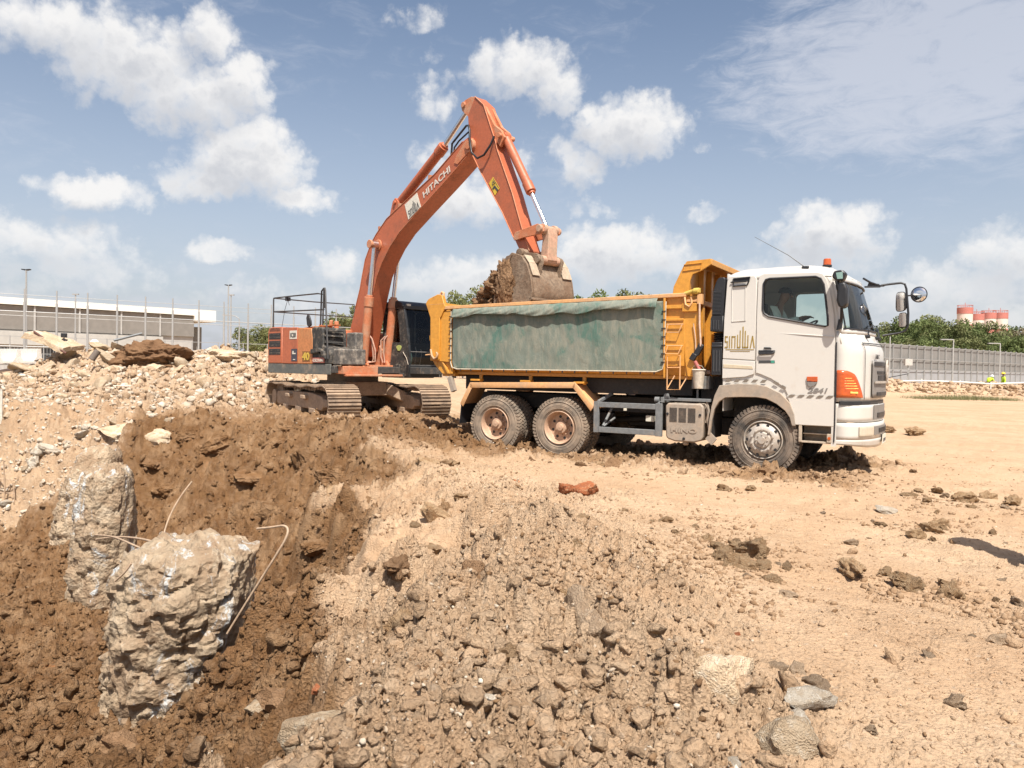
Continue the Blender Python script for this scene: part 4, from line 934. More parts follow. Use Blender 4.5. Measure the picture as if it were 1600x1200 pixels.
B.tube(pts,.011,6); P(B,'tarpaulin_rope',mat('rope_beige',(.48,.42,.32),.8),smooth=50)
B=MB()
for k in range(7): z=1.72+k*.14; B.obox((-5.95,-.01,z),(.03,0,.0),(0,.012,0),(0,0,.008)); B.obox((-1.63,-.01,z),(.035,0,.0),(0,.012,0),(0,0,.007))
for k in range(17): B.obox((-5.7+k*.245,-.005,1.53),(.007,0,.0),(0,.012,0),(0,0,.02))
P(B,'tarpaulin_hook',black,each=True)
# ladder
B=MB()
for w in (2.34,1.99):
    B.tube([(-1.57,-.02,w),(-1.29,-.02,w)],.010,6); B.tube([(-1.545,-.02,w),(-1.575,-.05,w-.13),(-1.36,-.05,w-.135),(-1.31,-.02,w)],.010,6); P(B,'ladder_step',yellow2,smooth=50); B=MB()
B.tube([(-1.55,-.03,1.82),(-1.54,-.04,1.27),(-1.325,-.04,1.275),(-1.33,-.03,1.83)],.012,6,close=True); B.tube([(-1.54,-.04,1.63),(-1.33,-.04,1.635)],.009,6)
B.tube([(-1.54,-.04,1.28),(-1.46,.1,1.50)],.010,6); B.tube([(-1.325,-.04,1.28),(-1.24,.1,1.50)],.010,6); P(B,'ladder',yellow2,smooth=50)
# mud guards over the tandem
GU=[(-5.69,.86),(-5.47,1.265),(-3.24,1.32),(-2.87,.90)]
for s_ in (0,1):
    f=lambda v:(W2-v if s_ else v)
    B=MB()
    for (a,b),(c,d) in zip(GU,GU[1:]): 
        q=[(a,f(0),b),(c,f(0),d),(c,f(.62),d),(a,f(.62),b)]; B.add(q,[(0,1,2,3)])
    for (a,b),(c,d) in zip(GU,GU[1:]):
        L=math.hypot(c-a,d-b); nx,nz=(d-b)/L,-(c-a)/L
        B.add([(a,f(-.004),b+.03),(c,f(-.004),d+.03),(c+nx*.075,f(-.004),d+nz*.075),(a+nx*.075,f(-.004),b+nz*.075)],[(0,1,2,3)])
    P(B,'mudguard',yellow2,solid=.012,bevel=.004)
    B=MB(); B.add([(-5.68,f(.02),.88),(-5.68,f(.6),.88),(-5.72,f(.6),.50),(-5.72,f(.02),.50)],[(0,1,2,3)]); P(B,'mud_flap',black,solid=.012)
# side guard (grey box-section frame)
B=MB(); v0,v1=-.02,.035
B.box(-2.77,-1.74,v0,v1,.93,1.02); B.box(-2.77,-1.74,v0,v1,.495,.59); B.box(-2.865,-2.77,v0-.003,v1,.49,1.025); B.box(-1.74,-1.625,v0-.003,v1,.485,1.035)
B.tube([(-2.80,.02,1.02),(-2.72,.45,1.16)],.035,4); B.tube([(-1.70,.02,1.03),(-1.68,.45,1.10)],.03,4); B.tube([(-2.72,.06,.60),(-2.72,.5,.95)],.025,6); B.tube([(-2.70,.05,.60),(-2.60,.3,.74)],.02,6)
for s_ in (1,): B.box(-2.8,-1.7,W2-.04,W2,.93,1.02); B.box(-2.8,-1.7,W2-.04,W2,.5,.58)
P(B,'side_guard',grey,bevel=.006,halves=CV)
B=MB(); B.box(-2.05,-1.90,.35,.42,.70,.80); B.box(-1.88,-1.84,.36,.40,.70,.76); B.box(-2.36,-2.31,.1,.14,.88,.92); P(B,'number_tag',decal_white,bevel=.004)
B=MB(); B.box(-1.64,-.83,.02,.07,1.085,1.135); B.box(-1.66,-1.60,.0,.5,1.05,1.14); B.cyl((-1.80,.12,1.09),(-1.72,.12,1.09),.05,12); B.poly([(-1.64,1.1),(-1.60,1.20),(-1.54,1.2),(-1.52,1.1)],.02,.07,'y'); P(B,'side_rail',grey,bevel=.005)
# silencer with cast letters
SO=[(-1.56,.50),(-1.53,.455),(-1.40,.42),(-1.08,.42),(-.97,.455),(-.93,.52),(-.935,1.0),(-.98,1.055),(-1.53,1.05),(-1.575,1.0)]
B=MB(); B.poly(SO,.0,.50,'y'); B.cyl((-1.25,.1,.45),(-1.25,.1,.36),.05,12); sil=P(B,'silencer_cover',lgrey,bevel=.035,seg=3)
B=MB()
for c0 in (-1.50,-1.345,-1.19):
    for k in range(14): B.box(c0,c0+.125,-.006,.004,.745+k*.017,.752+k*.017)
P(B,'silencer_grille',dusty_black,sil)
text_on('HINO',.105,lgrey,sil,(-1.475,-.008,.575),(1,0,.0),(0,0,1),bold=.004,width=.44)
B=MB()
for u,w in ((-1.535,.87),(-.99,.87),(-1.25,.475)): B.cyl((u,-.012,w),(u,.01,w),.022,12)
P(B,'silencer_bolt',black,sil)
B=MB(); B.tube([(-.90,.06,1.10),(-.86,.04,.95),(-.88,.05,.80),(-.85,.06,.62)],.018,6); B.tube([(-.95,.06,1.05),(-.88,.08,.92),(-.91,.06,.75)],.014,6); B.obox((-.80,.0,.50),(.05,0,-.05),(0,.02,0),(.04,0,.05)); P(B,'loose_bracket',lgrey,smooth=40)
# box and hanging bucket
B=MB(); B.box(-1.19,-.90,.16,.45,1.29,1.50); B.cyl((-1.10,.2,1.29),(-1.10,.2,1.10),.02,8); P(B,'tool_box',grey,bevel=.008)
BK=thing('plastic_bucket','dusty white plastic bucket hanging behind the truck cab','bucket',TR.matrix_world@Vector((0,0,0)))
bpy.context.view_layer.update()
BK.location=TR.matrix_world@Vector((-1.045,.06,1.30)); BK.rotation_euler=TR.rotation_euler
pail=mat('pail_plastic',(.50,.44,.36),.6,dirt=(.38,.26,.16),dirt_amt=.5)
B=MB(); B.lathe([(0,0),(0,.075),(.27,.10),(.30,.105),(.30,.098),(.27,.092),(.02,.068)],(0,0,0),'z',28); B.build('pail',pail,BK,smooth=40)
B=MB(); B.lathe([(.29,.10),(.30,.115),(.315,.10)],(0,0,0),'z',28); B.tube([(-.1,0,.29),(-.07,-.05,.36),(0,-.06,.38),(.07,-.05,.36),(.1,0,.29)],.005,5); B.build('handle',pail,BK,smooth=40)
# soil already loaded in the body
def load_mesh():
    B=MB()
    def f(a,b):
        u=-5.9+4.5*a; v=.14+(W2-.28)*b; h=2.25+.30*math.exp(-((u+3.2)/1.3)**2)*math.sin(math.pi*b)
        h+=.10*float(fbm(np.array([u*2.5]),np.array([v*2.5]),4,7)[0]); return (u,v,h)
    B.grid(f,60,30); return B
SL=load_mesh().build('soil_load',SOIL,None,smooth=180); SL.matrix_world=TR.matrix_world.copy(); tag(SL,'brown soil lying inside the truck tipper body','soil load')
# ================================================================== excavator
EXO=Vector((.18998366,14.64860247,0)); EYAW=R(44-90)
ed=Vector((math.cos(EYAW),math.sin(EYAW),0)); en=Vector((-math.sin(EYAW),math.cos(EYAW),0))
EG=.32; EOFF=(-5.8,.22,EG)
EX=thing('excavator','orange crawler excavator lifting its bucket over the truck body','excavator',EXO+ed*EOFF[0]+en*EOFF[1]+Vector((0,0,EG)),EYAW)
def Q(B,name,m,parent=EX,**k): return B.build(name,m,parent,off=k.pop('off',EOFF),**k)
# ---- boom
top=[(-1.58,6.27),(-1.70,6.30),(-1.86,6.25),(-2.18,6.07),(-2.79,5.73),(-3.87,5.29),(-4.56,5.0),(-4.98,4.69),(-5.19,4.49),(-5.43,4.13),(-5.54,3.79),(-5.65,3.42),(-5.85,2.96),(-6.14,2.33),(-6.16,2.02)]
bot=[(-1.50,6.15),(-1.56,6.02),(-1.72,5.92),(-2.04,5.73),(-2.54,5.45),(-3.27,5.06),(-4.03,4.64),(-4.42,4.33),(-4.72,4.0),(-4.93,3.73),(-5.15,3.25),(-5.40,2.83),(-5.72,2.21),(-5.80,1.95)]
# deeper lower half: the underside plate
bot2=[(-1.50,6.15),(-1.56,6.02),(-1.72,5.92),(-2.04,5.73),(-2.54,5.45),(-3.27,5.06),(-4.03,4.64),(-4.42,4.33),(-4.72,4.0),(-4.93,3.70),(-5.10,3.25),(-5.26,2.80),(-5.42,2.30),(-5.52,1.92),(-5.75,1.80),(-6.05,1.85)]
B=MB(); B.poly(top+bot2[::-1],0,.45,'y'); Q(B,'boom',orange,bevel=.012)
B=MB()
# edge beads and bosses
B.tube([(u,-.004,w) for u,w in top[2:13]],.012,5); B.tube([(u,-.004,w) for u,w in bot2[2:12]],.010,5)
for u,w,r_ in ((-1.64,6.12,.14),(-4.87,4.42,.13),(-5.80,2.05,.16)): B.cyl((u,-.03,w),(u,.48,w),r_,24); B.cyl((u,-.055,w),(u,.505,w),r_*.6,16)
B.poly([(-1.75,6.24),(-1.56,6.2),(-1.60,6.02),(-2.0,5.80),(-2.12,5.85),(-2.05,5.98)],-.018,.0,'y'); Q(B,'boom_boss',orange_dust,bevel=.006)
text_on('HITACHI',.2,white_letter,EX,Vector((-3.158,-.008,5.262))-Vector(EOFF),(.937,0,.442),(-.35,0,.94),bold=.004,width=1.02)
d_=Vector((-3.394+3.849,0,5.433-5.234)).normalized(); up_=Vector((-.40,0,.92)).normalized()
B=MB(); B.poly([(-3.849,5.225),(-3.394,5.425),(-3.246,5.095),(-3.70,4.87)][::-1],-.009,-.004,'y'); Q(B,'sticker',decal_white)
logo(dark_letter,EX,Vector((-3.66,-.011,4.915))-Vector(EOFF),(.91,0,.42),(-.36,0,.93),.40,.27)
# hoses and pipes along the top of the boom
B=MB()
for k,v in enumerate((.08,.14,.31,.37)): B.tube([(u-.03,v,w+.05) for u,w in top[3:9]]+[(-5.47,v,4.13),(-5.72,v,3.4),(-5.93,v,2.93),(-6.15,v,2.5)],.018,6)
B.tube([(-2.25,.02,6.02),(-2.23,.02,6.28),(-2.15,.02,6.33),(-1.75,.0,6.55),(-1.66,-.02,6.53),(-1.60,-.04,6.42),(-1.58,-.05,6.2),(-1.52,-.05,5.95),(-1.35,-.04,5.80),(-1.15,-.04,5.83),(-.98,-.02,6.0),(-.92,.02,6.17)],.022,8)
B.tube([(-2.27,.10,6.02),(-2.25,.10,6.22),(-2.1,.10,6.33),(-1.8,.10,6.45),(-1.7,.10,6.35)],.018,8)
B.tube([(-4.45,.2,5.20),(-4.62,.2,5.15),(-4.72,.2,5.02)],.03,8)
Q(B,'hydraulic_hose',black,smooth=50)
B=MB()
for u,w in ((-3.05,5.72),(-4.15,5.26),(-4.95,4.83)): B.box(u-.03,u+.03,.05,.4,w-.06,w+.05)
Q(B,'hose_clamp',orange_dust)
# lugs of the arm cylinder
B=MB()
for v in (.09,.30): B.poly([(-4.62,4.95),(-4.20,5.13),(-4.25,5.38),(-4.36,5.47),(-4.46,5.40)],v,v+.06,'y')
B.cyl((-4.36,.05,5.36),(-4.36,.40,5.36),.045,14); Q(B,'cylinder_lug',orange,bevel=.006)
def ram(name,p0,pm,p1,rb,rr,mbar,eye=.09):
    p0,pm,p1=map(Vector,(p0,pm,p1)); d=(p1-p0).normalized(); h=bpy.data.objects.new(name,None); COL.objects.link(h); h.parent=EX; h.location=Vector((0,0,0)); h.empty_display_size=.1
    B=MB(); B.cyl(p0+d*eye*.6,pm-d*.22,rb,20); B.cyl(pm-d*.24,pm-d*.02,rb*1.16,20); B.cyl(pm-d*.02,pm+d*.03,rb*.8,20); B.cyl(p0+Vector((0,-rb*.9,0)),p0+Vector((0,rb*.9,0)),eye,16)
    B.tube([p0+d*.3+Vector((0,0,rb+.02)),pm-d*.3+Vector((0,0,rb+.02))],.014,6)
    B.build('barrel',mbar,h,bevel=.005,smooth=40,off=EOFF)
    B=MB(); B.cyl(pm,p1,rr,14); B.cyl(p1+Vector((0,-.07,0)),p1+Vector((0,.07,0)),eye*.85,16); B.build('piston_rod',chrome,h,smooth=40,off=EOFF)
    return h
ram('arm_cylinder',(-4.36,.22,5.36),(-2.74,.22,6.38),(-1.92,.22,7.02),.105,.05,orange)
ram('boom_cylinder',(-5.27,-.12,1.62),(-5.05,-.12,3.22),(-4.86,-.12,4.42),.10,.05,orange_dust,.10)
ram('boom_cylinder',(-5.27,.57,1.62),(-5.05,.57,3.22),(-4.86,.57,4.42),.10,.05,orange_dust,.10)
ram('bucket_cylinder',(-.78,.20,6.16),(-.03,.20,4.95),(.42,.20,4.18),.088,.042,orange)
B=MB(); B.cyl((-4.87,-.25,4.42),(-4.87,.70,4.42),.07,16); B.cyl((-4.87,-.27,4.42),(-4.87,-.22,4.42),.10,16); Q(B,'boom_pin',orange_dust,bevel=.006)
B=MB(); B.tube([(-5.30,-.12,1.70),(-5.12,.02,1.66),(-5.10,.05,1.75),(-5.14,.03,2.15),(-5.20,-.05,2.30)],.018,6); B.tube([(-5.22,-.1,1.64),(-5.02,.04,1.68),(-5.03,.05,1.95),(-5.10,.0,2.22),(-5.18,-.06,2.35)],.018,6); B.tube([(-5.25,.42,1.66),(-5.28,.38,1.8),(-5.28,.38,2.2),(-5.2,.45,2.3)],.018,6); B.tube([(-5.2,.44,1.66),(-5.22,.42,1.9),(-5.2,.42,2.22),(-5.15,.48,2.32)],.018,6); Q(B,'ram_pipe',mat('pipe_pink',(.50,.30,.22),.6,dirt=DUST,dirt_amt=.5),smooth=50)
# ---- stick
sk=[(-1.55,7.11),(-1.28,6.88),(-.91,6.07),(-.86,5.91),(-.41,4.99),(-.13,4.29),(.09,3.81),(.06,3.70),(-.03,3.66),(-.10,3.72),(-.31,4.05),(-.68,4.64),(-1.29,5.47),(-1.60,5.93),(-1.72,6.31),(-1.77,6.78)]
B=MB(); B.poly(sk,.05,.36,'y'); Q(B,'dipper_arm',orange,bevel=.012)
B=MB()
for v in (.07,.26): B.poly([(-1.77,6.75),(-1.53,7.10),(-1.70,7.15),(-1.90,7.12),(-2.02,7.03),(-1.98,6.92)],v,v+.08,'y'); B.poly([(-1.27,6.86),(-.92,6.08),(-.80,5.95),(-.68,6.12),(-.78,6.27),(-.98,6.42)],v,v+.07,'y')
B.cyl((-1.92,.03,7.03),(-1.92,.38,7.03),.055,14); B.cyl((-.78,.0,6.16),(-.78,.42,6.16),.05,14); Q(B,'dipper_lug',orange_dust,bevel=.006)
B=MB(); B.tube([(u,.045,w) for u,w in sk[0:7]],.012,5); B.tube([(-.31,.045,4.05),(-.68,.045,4.64),(-1.29,.045,5.47),(-1.6,.045,5.93)],.012,5)
B.cyl((-.20,-.02,4.11),(-.20,.43,4.11),.06,14); B.cyl((0,-.06,3.76),(0,.46,3.76),.075,16); B.box(-.20,-.0,.02,.05,3.9,4.3) if False else None
Q(B,'dipper_boss',orange_dust,bevel=.004)
B=MB(); B.poly([(-.961,5.375),(-.763,5.125),(-.896,5.0),(-1.08,5.27)],.042,.047,'y'); Q(B,'warning_sticker',mat('warning_yellow',(.62,.42,.04),.5))
B=MB(); B.tube([(-.955,.040,5.30),(-.90,.040,5.24),(-.96,.040,5.22),(-.98,.040,5.28)],.009,4); B.obox((-.86,.040,5.13),(.05,0,-.05),(0,.002,0),(.015,0,.015)); B.obox((-.93,.040,5.16),(.015,0,-.015),(0,.002,0),(.03,0,.03)); B.tube([(-.95,.04,5.35),(-.79,.04,5.14)],.004,4); Q(B,'sticker_symbol',dark_letter)
# links
B=MB()
for v in (-.03,.39): B.poly([(-.28,4.07),(-.24,4.19),(.36,4.28),(.50,4.24),(.52,4.12),(.43,4.08),(.0,4.06),(-.2,4.03)],v,v+.045,'y')
Q(B,'tipping_link',orange_dust,bevel=.008,each=True)
B=MB(); B.poly([(.34,4.18),(.42,4.26),(.52,4.22),(.56,4.08),(.545,3.72),(.56,3.60),(.48,3.52),(.37,3.56),(.36,3.7),(.40,4.0)],.08,.33,'y'); B.cyl((.46,-.02,3.60),(.46,.43,3.60),.085,18); B.cyl((.44,-.08,4.18),(.44,.49,4.18),.07,16); B.cyl((.44,.02,4.18),(.44,.10,4.18),.10,16); B.cyl((.44,.31,4.18),(.44,.39,4.18),.10,16)
Q(B,'bucket_link',mat('link_dusty_pink',(.46,.27,.18),.7,dirt=DUST,dirt_amt=.7,dscale=4),bevel=.01)
# soil in the bucket (lies in it: its own thing)
def lumpy(c,r,seed,sub=5,amp=.28,fr=2.2,flat=1.0):
    bm=bmesh.new(); bmesh.ops.create_icosphere(bm,subdivisions=sub,radius=1)
    co=np.array([v.co[:] for v in bm.verts]); 
    n=np.zeros(len(co)); a=1.; f=fr
    for o in range(5):
        n+=a*(vnoise(co[:,0]*f+seed,co[:,1]*f+co[:,2]*f*1.3,seed+o)+vnoise(co[:,2]*f-seed,co[:,0]*f-co[:,1]*f*.8,seed+o+50)); a*=.6; f*=2.1
    rr=1+amp*n
    for v,k in zip(bm.verts,rr): v.co=Vector((v.co.x*k*r[0],v.co.y*k*r[1],v.co.z*k*r[2]*flat))+Vector(c)
    return bm
wet_soil=rock_mat('wet_soil_lump',(.155,.085,.045),(.24,.145,.08),scale=3,bump=.03,bscale=9,third=(.33,.22,.14))
def bm_obj(bm,name,m,parent=None,smooth=True):
    me=bpy.data.meshes.new(name); bm.to_mesh(me); bm.free(); me.materials.append(m)
    if smooth: me.shade_smooth()
    o=bpy.data.objects.new(name,me); COL.objects.link(o); o.parent=parent; return o
# ---- bucket: curled, mouth to the left, back shell towards the right
BKP=[(.02,3.72),(.28,3.66),(.42,3.50),(.53,3.25),(.575,3.0),(.55,2.84),(.42,2.70),(.2,2.62),(-.15,2.62),(-.45,2.68)]
v0,v1=-.33,.78
B=MB()
n=len(BKP); inner=[]
for i,(u,w) in enumerate(BKP):
    a=BKP[max(0,i-1)]; c=BKP[min(n-1,i+1)]; dx,dz=c[0]-a[0],c[1]-a[1]; L=math.hypot(dx,dz); inner.append((u+dz/L*.035*1,w-dx/L*.035*1))
vs=[];
for i in range(n):
    vs+=[(BKP[i][0],v0,BKP[i][1]),(BKP[i][0],v1,BKP[i][1]),(inner[i][0]-.0,v0,inner[i][1]),(inner[i][0],v1,inner[i][1])]
fs=[]
for i in range(n-1):
    a=i*4;b=a+4; fs+=[(a,a+1,b+1,b),(a+2,b+2,b+3,a+3),(a,b,b+2,a+2),(a+1,a+3,b+3,b+1)]
fs+=[(0,2,3,1),((n-1)*4,(n-1)*4+1,(n-1)*4+3,(n-1)*4+2)]
B.add(vs,fs)
SP=[(.02,3.74),(.28,3.66),(.42,3.50),(.53,3.25),(.575,3.0),(.55,2.84),(.42,2.70),(.2,2.62),(-.15,2.62),(-.45,2.68),(-.42,3.0),(-.34,3.3),(-.24,3.5),(-.10,3.66)]
B.poly(SP,v0-.02,v0+.03,'y'); B.poly(SP,v1-.03,v1+.02,'y')
Q(B,'bucket_shell',bucketm,bevel=.008,smooth=40)
B=MB(); B.poly([(-.10,3.68),(.05,3.70),(-.12,3.45),(-.22,3.1),(-.25,2.66),(-.45,2.66),(-.42,3.02),(-.34,3.32),(-.24,3.52)],v0-.04,v0-.02,'y'); B.box(-.5,-.38,v0,v1,2.62,2.70)
Q(B,'bucket_lip',bucketm,bevel=.006)
bm=lumpy((-.16,v0-.03,3.12),(.22,.045,.46),31,5,.35,3.0)
for v_ in bm.verts: v_.co-=Vector(EOFF)
bm_obj(bm,'mud_crust',wet_soil,EX)
for k in range(5):
    B=MB(); v=v0+.09+k*.23; B.poly([(-.42,2.60),(-.42,2.72),(-.55,2.73),(-.78,2.66),(-.78,2.63),(-.55,2.60)],v,v+.09,'y'); Q(B,'bucket_tooth',bucketm,bevel=.01)
B=MB()
for v in (-.10,.43): B.poly([(-.10,3.68),(-.06,3.82),(.03,3.85),(.15,3.76),(.40,3.72),(.54,3.66),(.57,3.55),(.52,3.40),(.50,3.28),(.40,3.35),(.25,3.55),(.05,3.62)],v,v+.06,'y')
B.cyl((0,-.14,3.76),(0,.54,3.76),.085,18); B.cyl((.46,-.14,3.60),(.46,.54,3.60),.075,16); B.box(.1,.36,-.04,.43,3.52,3.66); Q(B,'bucket_bracket',bucketm,bevel=.008)
pale=mat('dried_clay_panel',(.40,.315,.225),.85,dirt=(.30,.21,.14),dirt_amt=.4,dscale=5,bump=.004)
B=MB()
for a,b in ((v0+.02,-.12),(.51,v1-.02)):
    q=[(.30,3.665),(.43,3.515),(.535,3.28)]
    for (u0,w0),(u1,w1) in zip(q,q[1:]):
        L=math.hypot(u1-u0,w1-w0); nx,nz=-(w1-w0)/L*.012,(u1-u0)/L*.012
        B.add([(u0+nx,a,w0+nz),(u0+nx,b,w0+nz),(u1+nx,b,w1+nz),(u1+nx,a,w1+nz)],[(0,3,2,1)])
Q(B,'wear_plate',pale,solid=.012,halves=.2)
B=MB(); B.box(.50,.585,v0-.02,v1+.02,2.83,2.87); B.box(-.0,.05,.0,.0,2,2) if False else None; Q(B,'wear_bar',bucketm,bevel=.005)
bm=lumpy((-.50,.20,3.06),(.44,.58,.50),3,6,.34,2.6); 
o=bm_obj(bm,'soil_heap',wet_soil); o.location=EXO; o.rotation_euler=(0,0,EYAW); tag(o,'dark brown wet soil heaped in the raised excavator bucket','soil heap')
bm=lumpy((-.90,.1,2.90),(.26,.42,.26),8,5,.4,3.0); o=bm_obj(bm,'soil_lump',wet_soil); o.location=EXO; o.rotation_euler=(0,0,EYAW); tag(o,'loose brown soil lump spilling left of the bucket mouth','soil lump')
# ---- upper structure. rear = -u
vR=-1.13; vL=1.57
deck=mat('deck_dark',(.05,.048,.045),.6,dirt=(.26,.19,.13),dirt_amt=.4,dscale=4)
B=MB()
# base frame with curved tail, plan outline
PLAN=[(-4.9,vR),(-7.9,vR),(-8.15,vR+.10),(-8.42,vR+.5),(-8.55,CV*0+.22),(-8.42,vL-.5),(-8.15,vL-.10),(-7.9,vL),(-4.0,vL),(-4.0,.62),(-4.75,.62),(-4.75,-.5),(-4.9,-.55)]
B.poly(PLAN,1.40,1.56,'z'); Q(B,'deck_frame',deck,bevel=.01)
B=MB(); B.poly([(-5.05,vR-.012),(-8.1,vR-.012),(-8.1,vR+.02),(-5.05,vR+.02)],1.36,1.60,'z'); Q(B,'side_skirt',mat('skirt_grey',(.11,.115,.105),.55,dirt=(.33,.25,.18),dirt_amt=.45,dscale=3),bevel=.01)
# counterweight
CW=[(-7.55,vR+.03),(-7.95,vR+.0),(-8.17,vR+.10),(-8.44,vR+.5),(-8.57,.22),(-8.44,vL-.5),(-8.17,vL-.10),(-7.95,vL),(-7.55,vL-.03)]
B=MB(); B.poly(CW,1.57,2.52,'z'); Q(B,'counterweight',orange,bevel=.06,seg=3)
# right side house: panels
B=MB(); B.box(-7.95,-5.95,vR+.02,-.05,1.57,2.40); B.box(-7.6,-6.1,-.1,vL-.05,1.57,2.42); Q(B,'engine_hood',orange,bevel=.05,seg=3)
B=MB(); B.poly([(-8.10,1.60),(-8.10,2.42),(-8.02,2.50),(-7.36,2.50),(-7.35,1.60)],vR-.02,vR+.02,'y'); r1=Q(B,'radiator_door',orange,bevel=.02)
B=MB(); B.poly([(-7.335,1.60),(-7.335,2.49),(-6.58,2.48),(-6.58,1.60)],vR-.022,vR+.02,'y'); Q(B,'side_door',orange,bevel=.015)
B=MB(); B.poly([(-6.56,1.60),(-6.56,2.47),(-5.92,2.44),(-5.86,2.2),(-5.86,1.60)],vR-.02,vR+.02,'y'); r3=Q(B,'side_door',mat('faded_orange',(.52,.20,.07),.5,dirt=(.40,.24,.12),dirt_amt=.45,dscale=2,streak=True),bevel=.015)
B=MB()
for w in (2.21,2.015,1.82): B.box(-8.03,-7.43,vR-.026,vR-.018,w,w+.15)
vg=Q(B,'vent_opening',black,r1,off=(0,0,0)) if False else Q(B,'vent_opening',black)
B=MB()
for w in (2.21,2.015,1.82):
    for k in range(2): B.box(-8.02,-7.44,vR-.032,vR-.024,w+.03+k*.07,w+.055+k*.07)
Q(B,'vent_louvre',dusty_black)
B=MB(); B.poly([(-8.0,2.42),(-7.45,2.42),(-7.5,2.49),(-7.95,2.49)],vR-.026,vR-.018,'y'); Q(B,'rust_patch',mat('rusty_soot',(.16,.06,.035),.8,var=.3))
B=MB(); B.box(-6.95,-6.60,vR-.028,vR-.02,2.20,2.405); Q(B,'number_sticker',decal_white)
text_on('K28',.15,dark_letter,EX,Vector((-6.915,vR-.031,2.245))-Vector(EOFF),(1,0,0),(0,0,1),bold=.004,width=.28)
B=MB(); B.box(-6.86,-6.58,vR-.028,vR-.02,1.66,1.96); Q(B,'spec_plate',mat('plate_dark',(.05,.05,.07),.5))
B=MB(); B.box(-6.80,-6.64,vR-.033,vR-.026,1.83,1.86); B.poly([(-6.80,1.86),(-6.74,1.86),(-6.74,1.91),(-6.79,1.91)],vR-.033,vR-.026,'y'); B.box(-6.76,-6.66,vR-.033,vR-.026,1.69,1.71); Q(B,'plate_pictogram',decal_white)
B=MB(); B.box(-6.32,-5.95,vR-.027,vR-.02,1.665,1.90); Q(B,'model_patch',mat('brown_patch',(.26,.12,.035),.7,var=.3))
text_on('40',.24,mat('number_yellow',(.62,.42,.06),.5),EX,Vector((-6.31,vR-.031,1.695))-Vector(EOFF),(1,0,0),(0,0,1),bold=.008,width=.34)
# front right box, very dirty dark
soot=mat('sooty_black',(.035,.033,.03),.75,dirt=(.30,.24,.18),dirt_amt=.48,dscale=7,var=.2,bump=.006)
camo_=mat('flaky_grey_paint',(.10,.09,.08),.8,dirt=(.40,.34,.27),dirt_amt=.62,dscale=6,var=.2,bump=.01)
B=MB(); B.poly([(-5.93,1.60),(-5.93,2.43),(-5.82,2.47),(-5.45,2.45),(-5.40,2.3),(-5.40,2.02),(-5.15,1.96),(-5.05,1.85),(-5.05,1.60)],vR-.01,-.50,'y'); Q(B,'tool_box',soot,bevel=.03,seg=3)
B=MB(); B.poly([(-5.88,1.94),(-5.5,1.98),(-5.28,1.90),(-5.22,1.78),(-5.22,1.70),(-5.36,1.80),(-5.5,1.86),(-5.88,1.83)],vR-.07,vR,'y'); Q(B,'step_guard',soot,bevel=.02)
B=MB(); B.box(-5.84,-5.30,vR-.03,vR-.012,1.63,1.75); Q(B,'red_label',mat('label_red',(.40,.12,.09),.6)); text_on('CE210M',.09,decal_white,EX,Vector((-5.81,vR-.034,1.655))-Vector(EOFF),(1,0,0),(0,0,1),bold=.002,width=.47)
B=MB(); B.box(-5.05,-4.70,vR+.05,-.42,1.58,1.95); B.box(-5.4,-5.0,-.52,-.30,1.6,2.35); Q(B,'battery_box',camo_,bevel=.03)
B=MB(); B.box(-5.0,-4.68,vR+.1,-.1,1.38,1.56); B.box(-4.75,-4.62,vR+.15,vL-.9,1.33,1.38); Q(B,'front_apron',orange_dust,bevel=.01)
B=MB()
for w in (2.1,2.25,2.38): B.tube([(-5.38,vR+.02,w),(-5.36,vR+.5,w)],.022,6)
B.tube([(-5.38,vR+.12,2.1),(-5.36,-.6,2.05),(-5.3,-.6,1.7)],.022,6); Q(B,'step_rung',soot,smooth=50)
# brackets at the boom foot
B=MB()
for v in (-.10,.49): B.poly([(-6.3,1.56),(-6.2,2.2),(-5.95,2.35),(-5.7,2.25),(-5.2,1.75),(-5.1,1.5)],v,v+.06,'y')
for v in (-.22,.66): B.poly([(-5.5,1.38),(-5.42,1.70),(-5.27,1.76),(-5.15,1.70),(-5.1,1.38)],v,v+.05,'y')
B.box(-5.9,-5.0,-.1,.55,1.4,1.6); Q(B,'boom_bracket',orange_dust,bevel=.01)
B=MB(); B.cyl((-5.62,.6,1.6),(-5.62,.6,2.2),.10,10); B.cyl((-7.2,.3,2.4),(-7.2,.3,2.72),.06,14); B.box(-6.3,-6.0,-.2,.3,2.35,2.45); B.cyl((-6.32,-.4,2.46),(-6.28,-.4,2.68),.045,10); B.cyl((-6.6,-.5,2.46),(-6.6,-.5,2.58),.05,10); Q(B,'exhaust_stack',orange_dust,bevel=.01)
B=MB(); B.obox((-6.45,-.55,2.52),(.55,.1,.03),(-.03,.10,0),(0,0,.012)); B.obox((-6.3,-.75,2.49),(.35,-.2,.0),(.04,.07,0),(0,0,.01)); Q(B,'loose_cloth',mat('orange_cloth',(.45,.16,.06),.9,dirt=DUST,dirt_amt=.4))
# rear mirror
B=MB(); B.poly([(-6.72,2.50),(-6.80,2.56),(-6.84,2.74),(-6.79,2.82),(-6.71,2.80),(-6.62,2.66),(-6.60,2.55)],vR+.35,vR+.39,'y'); Q(B,'rear_view_mirror',black,bevel=.012)
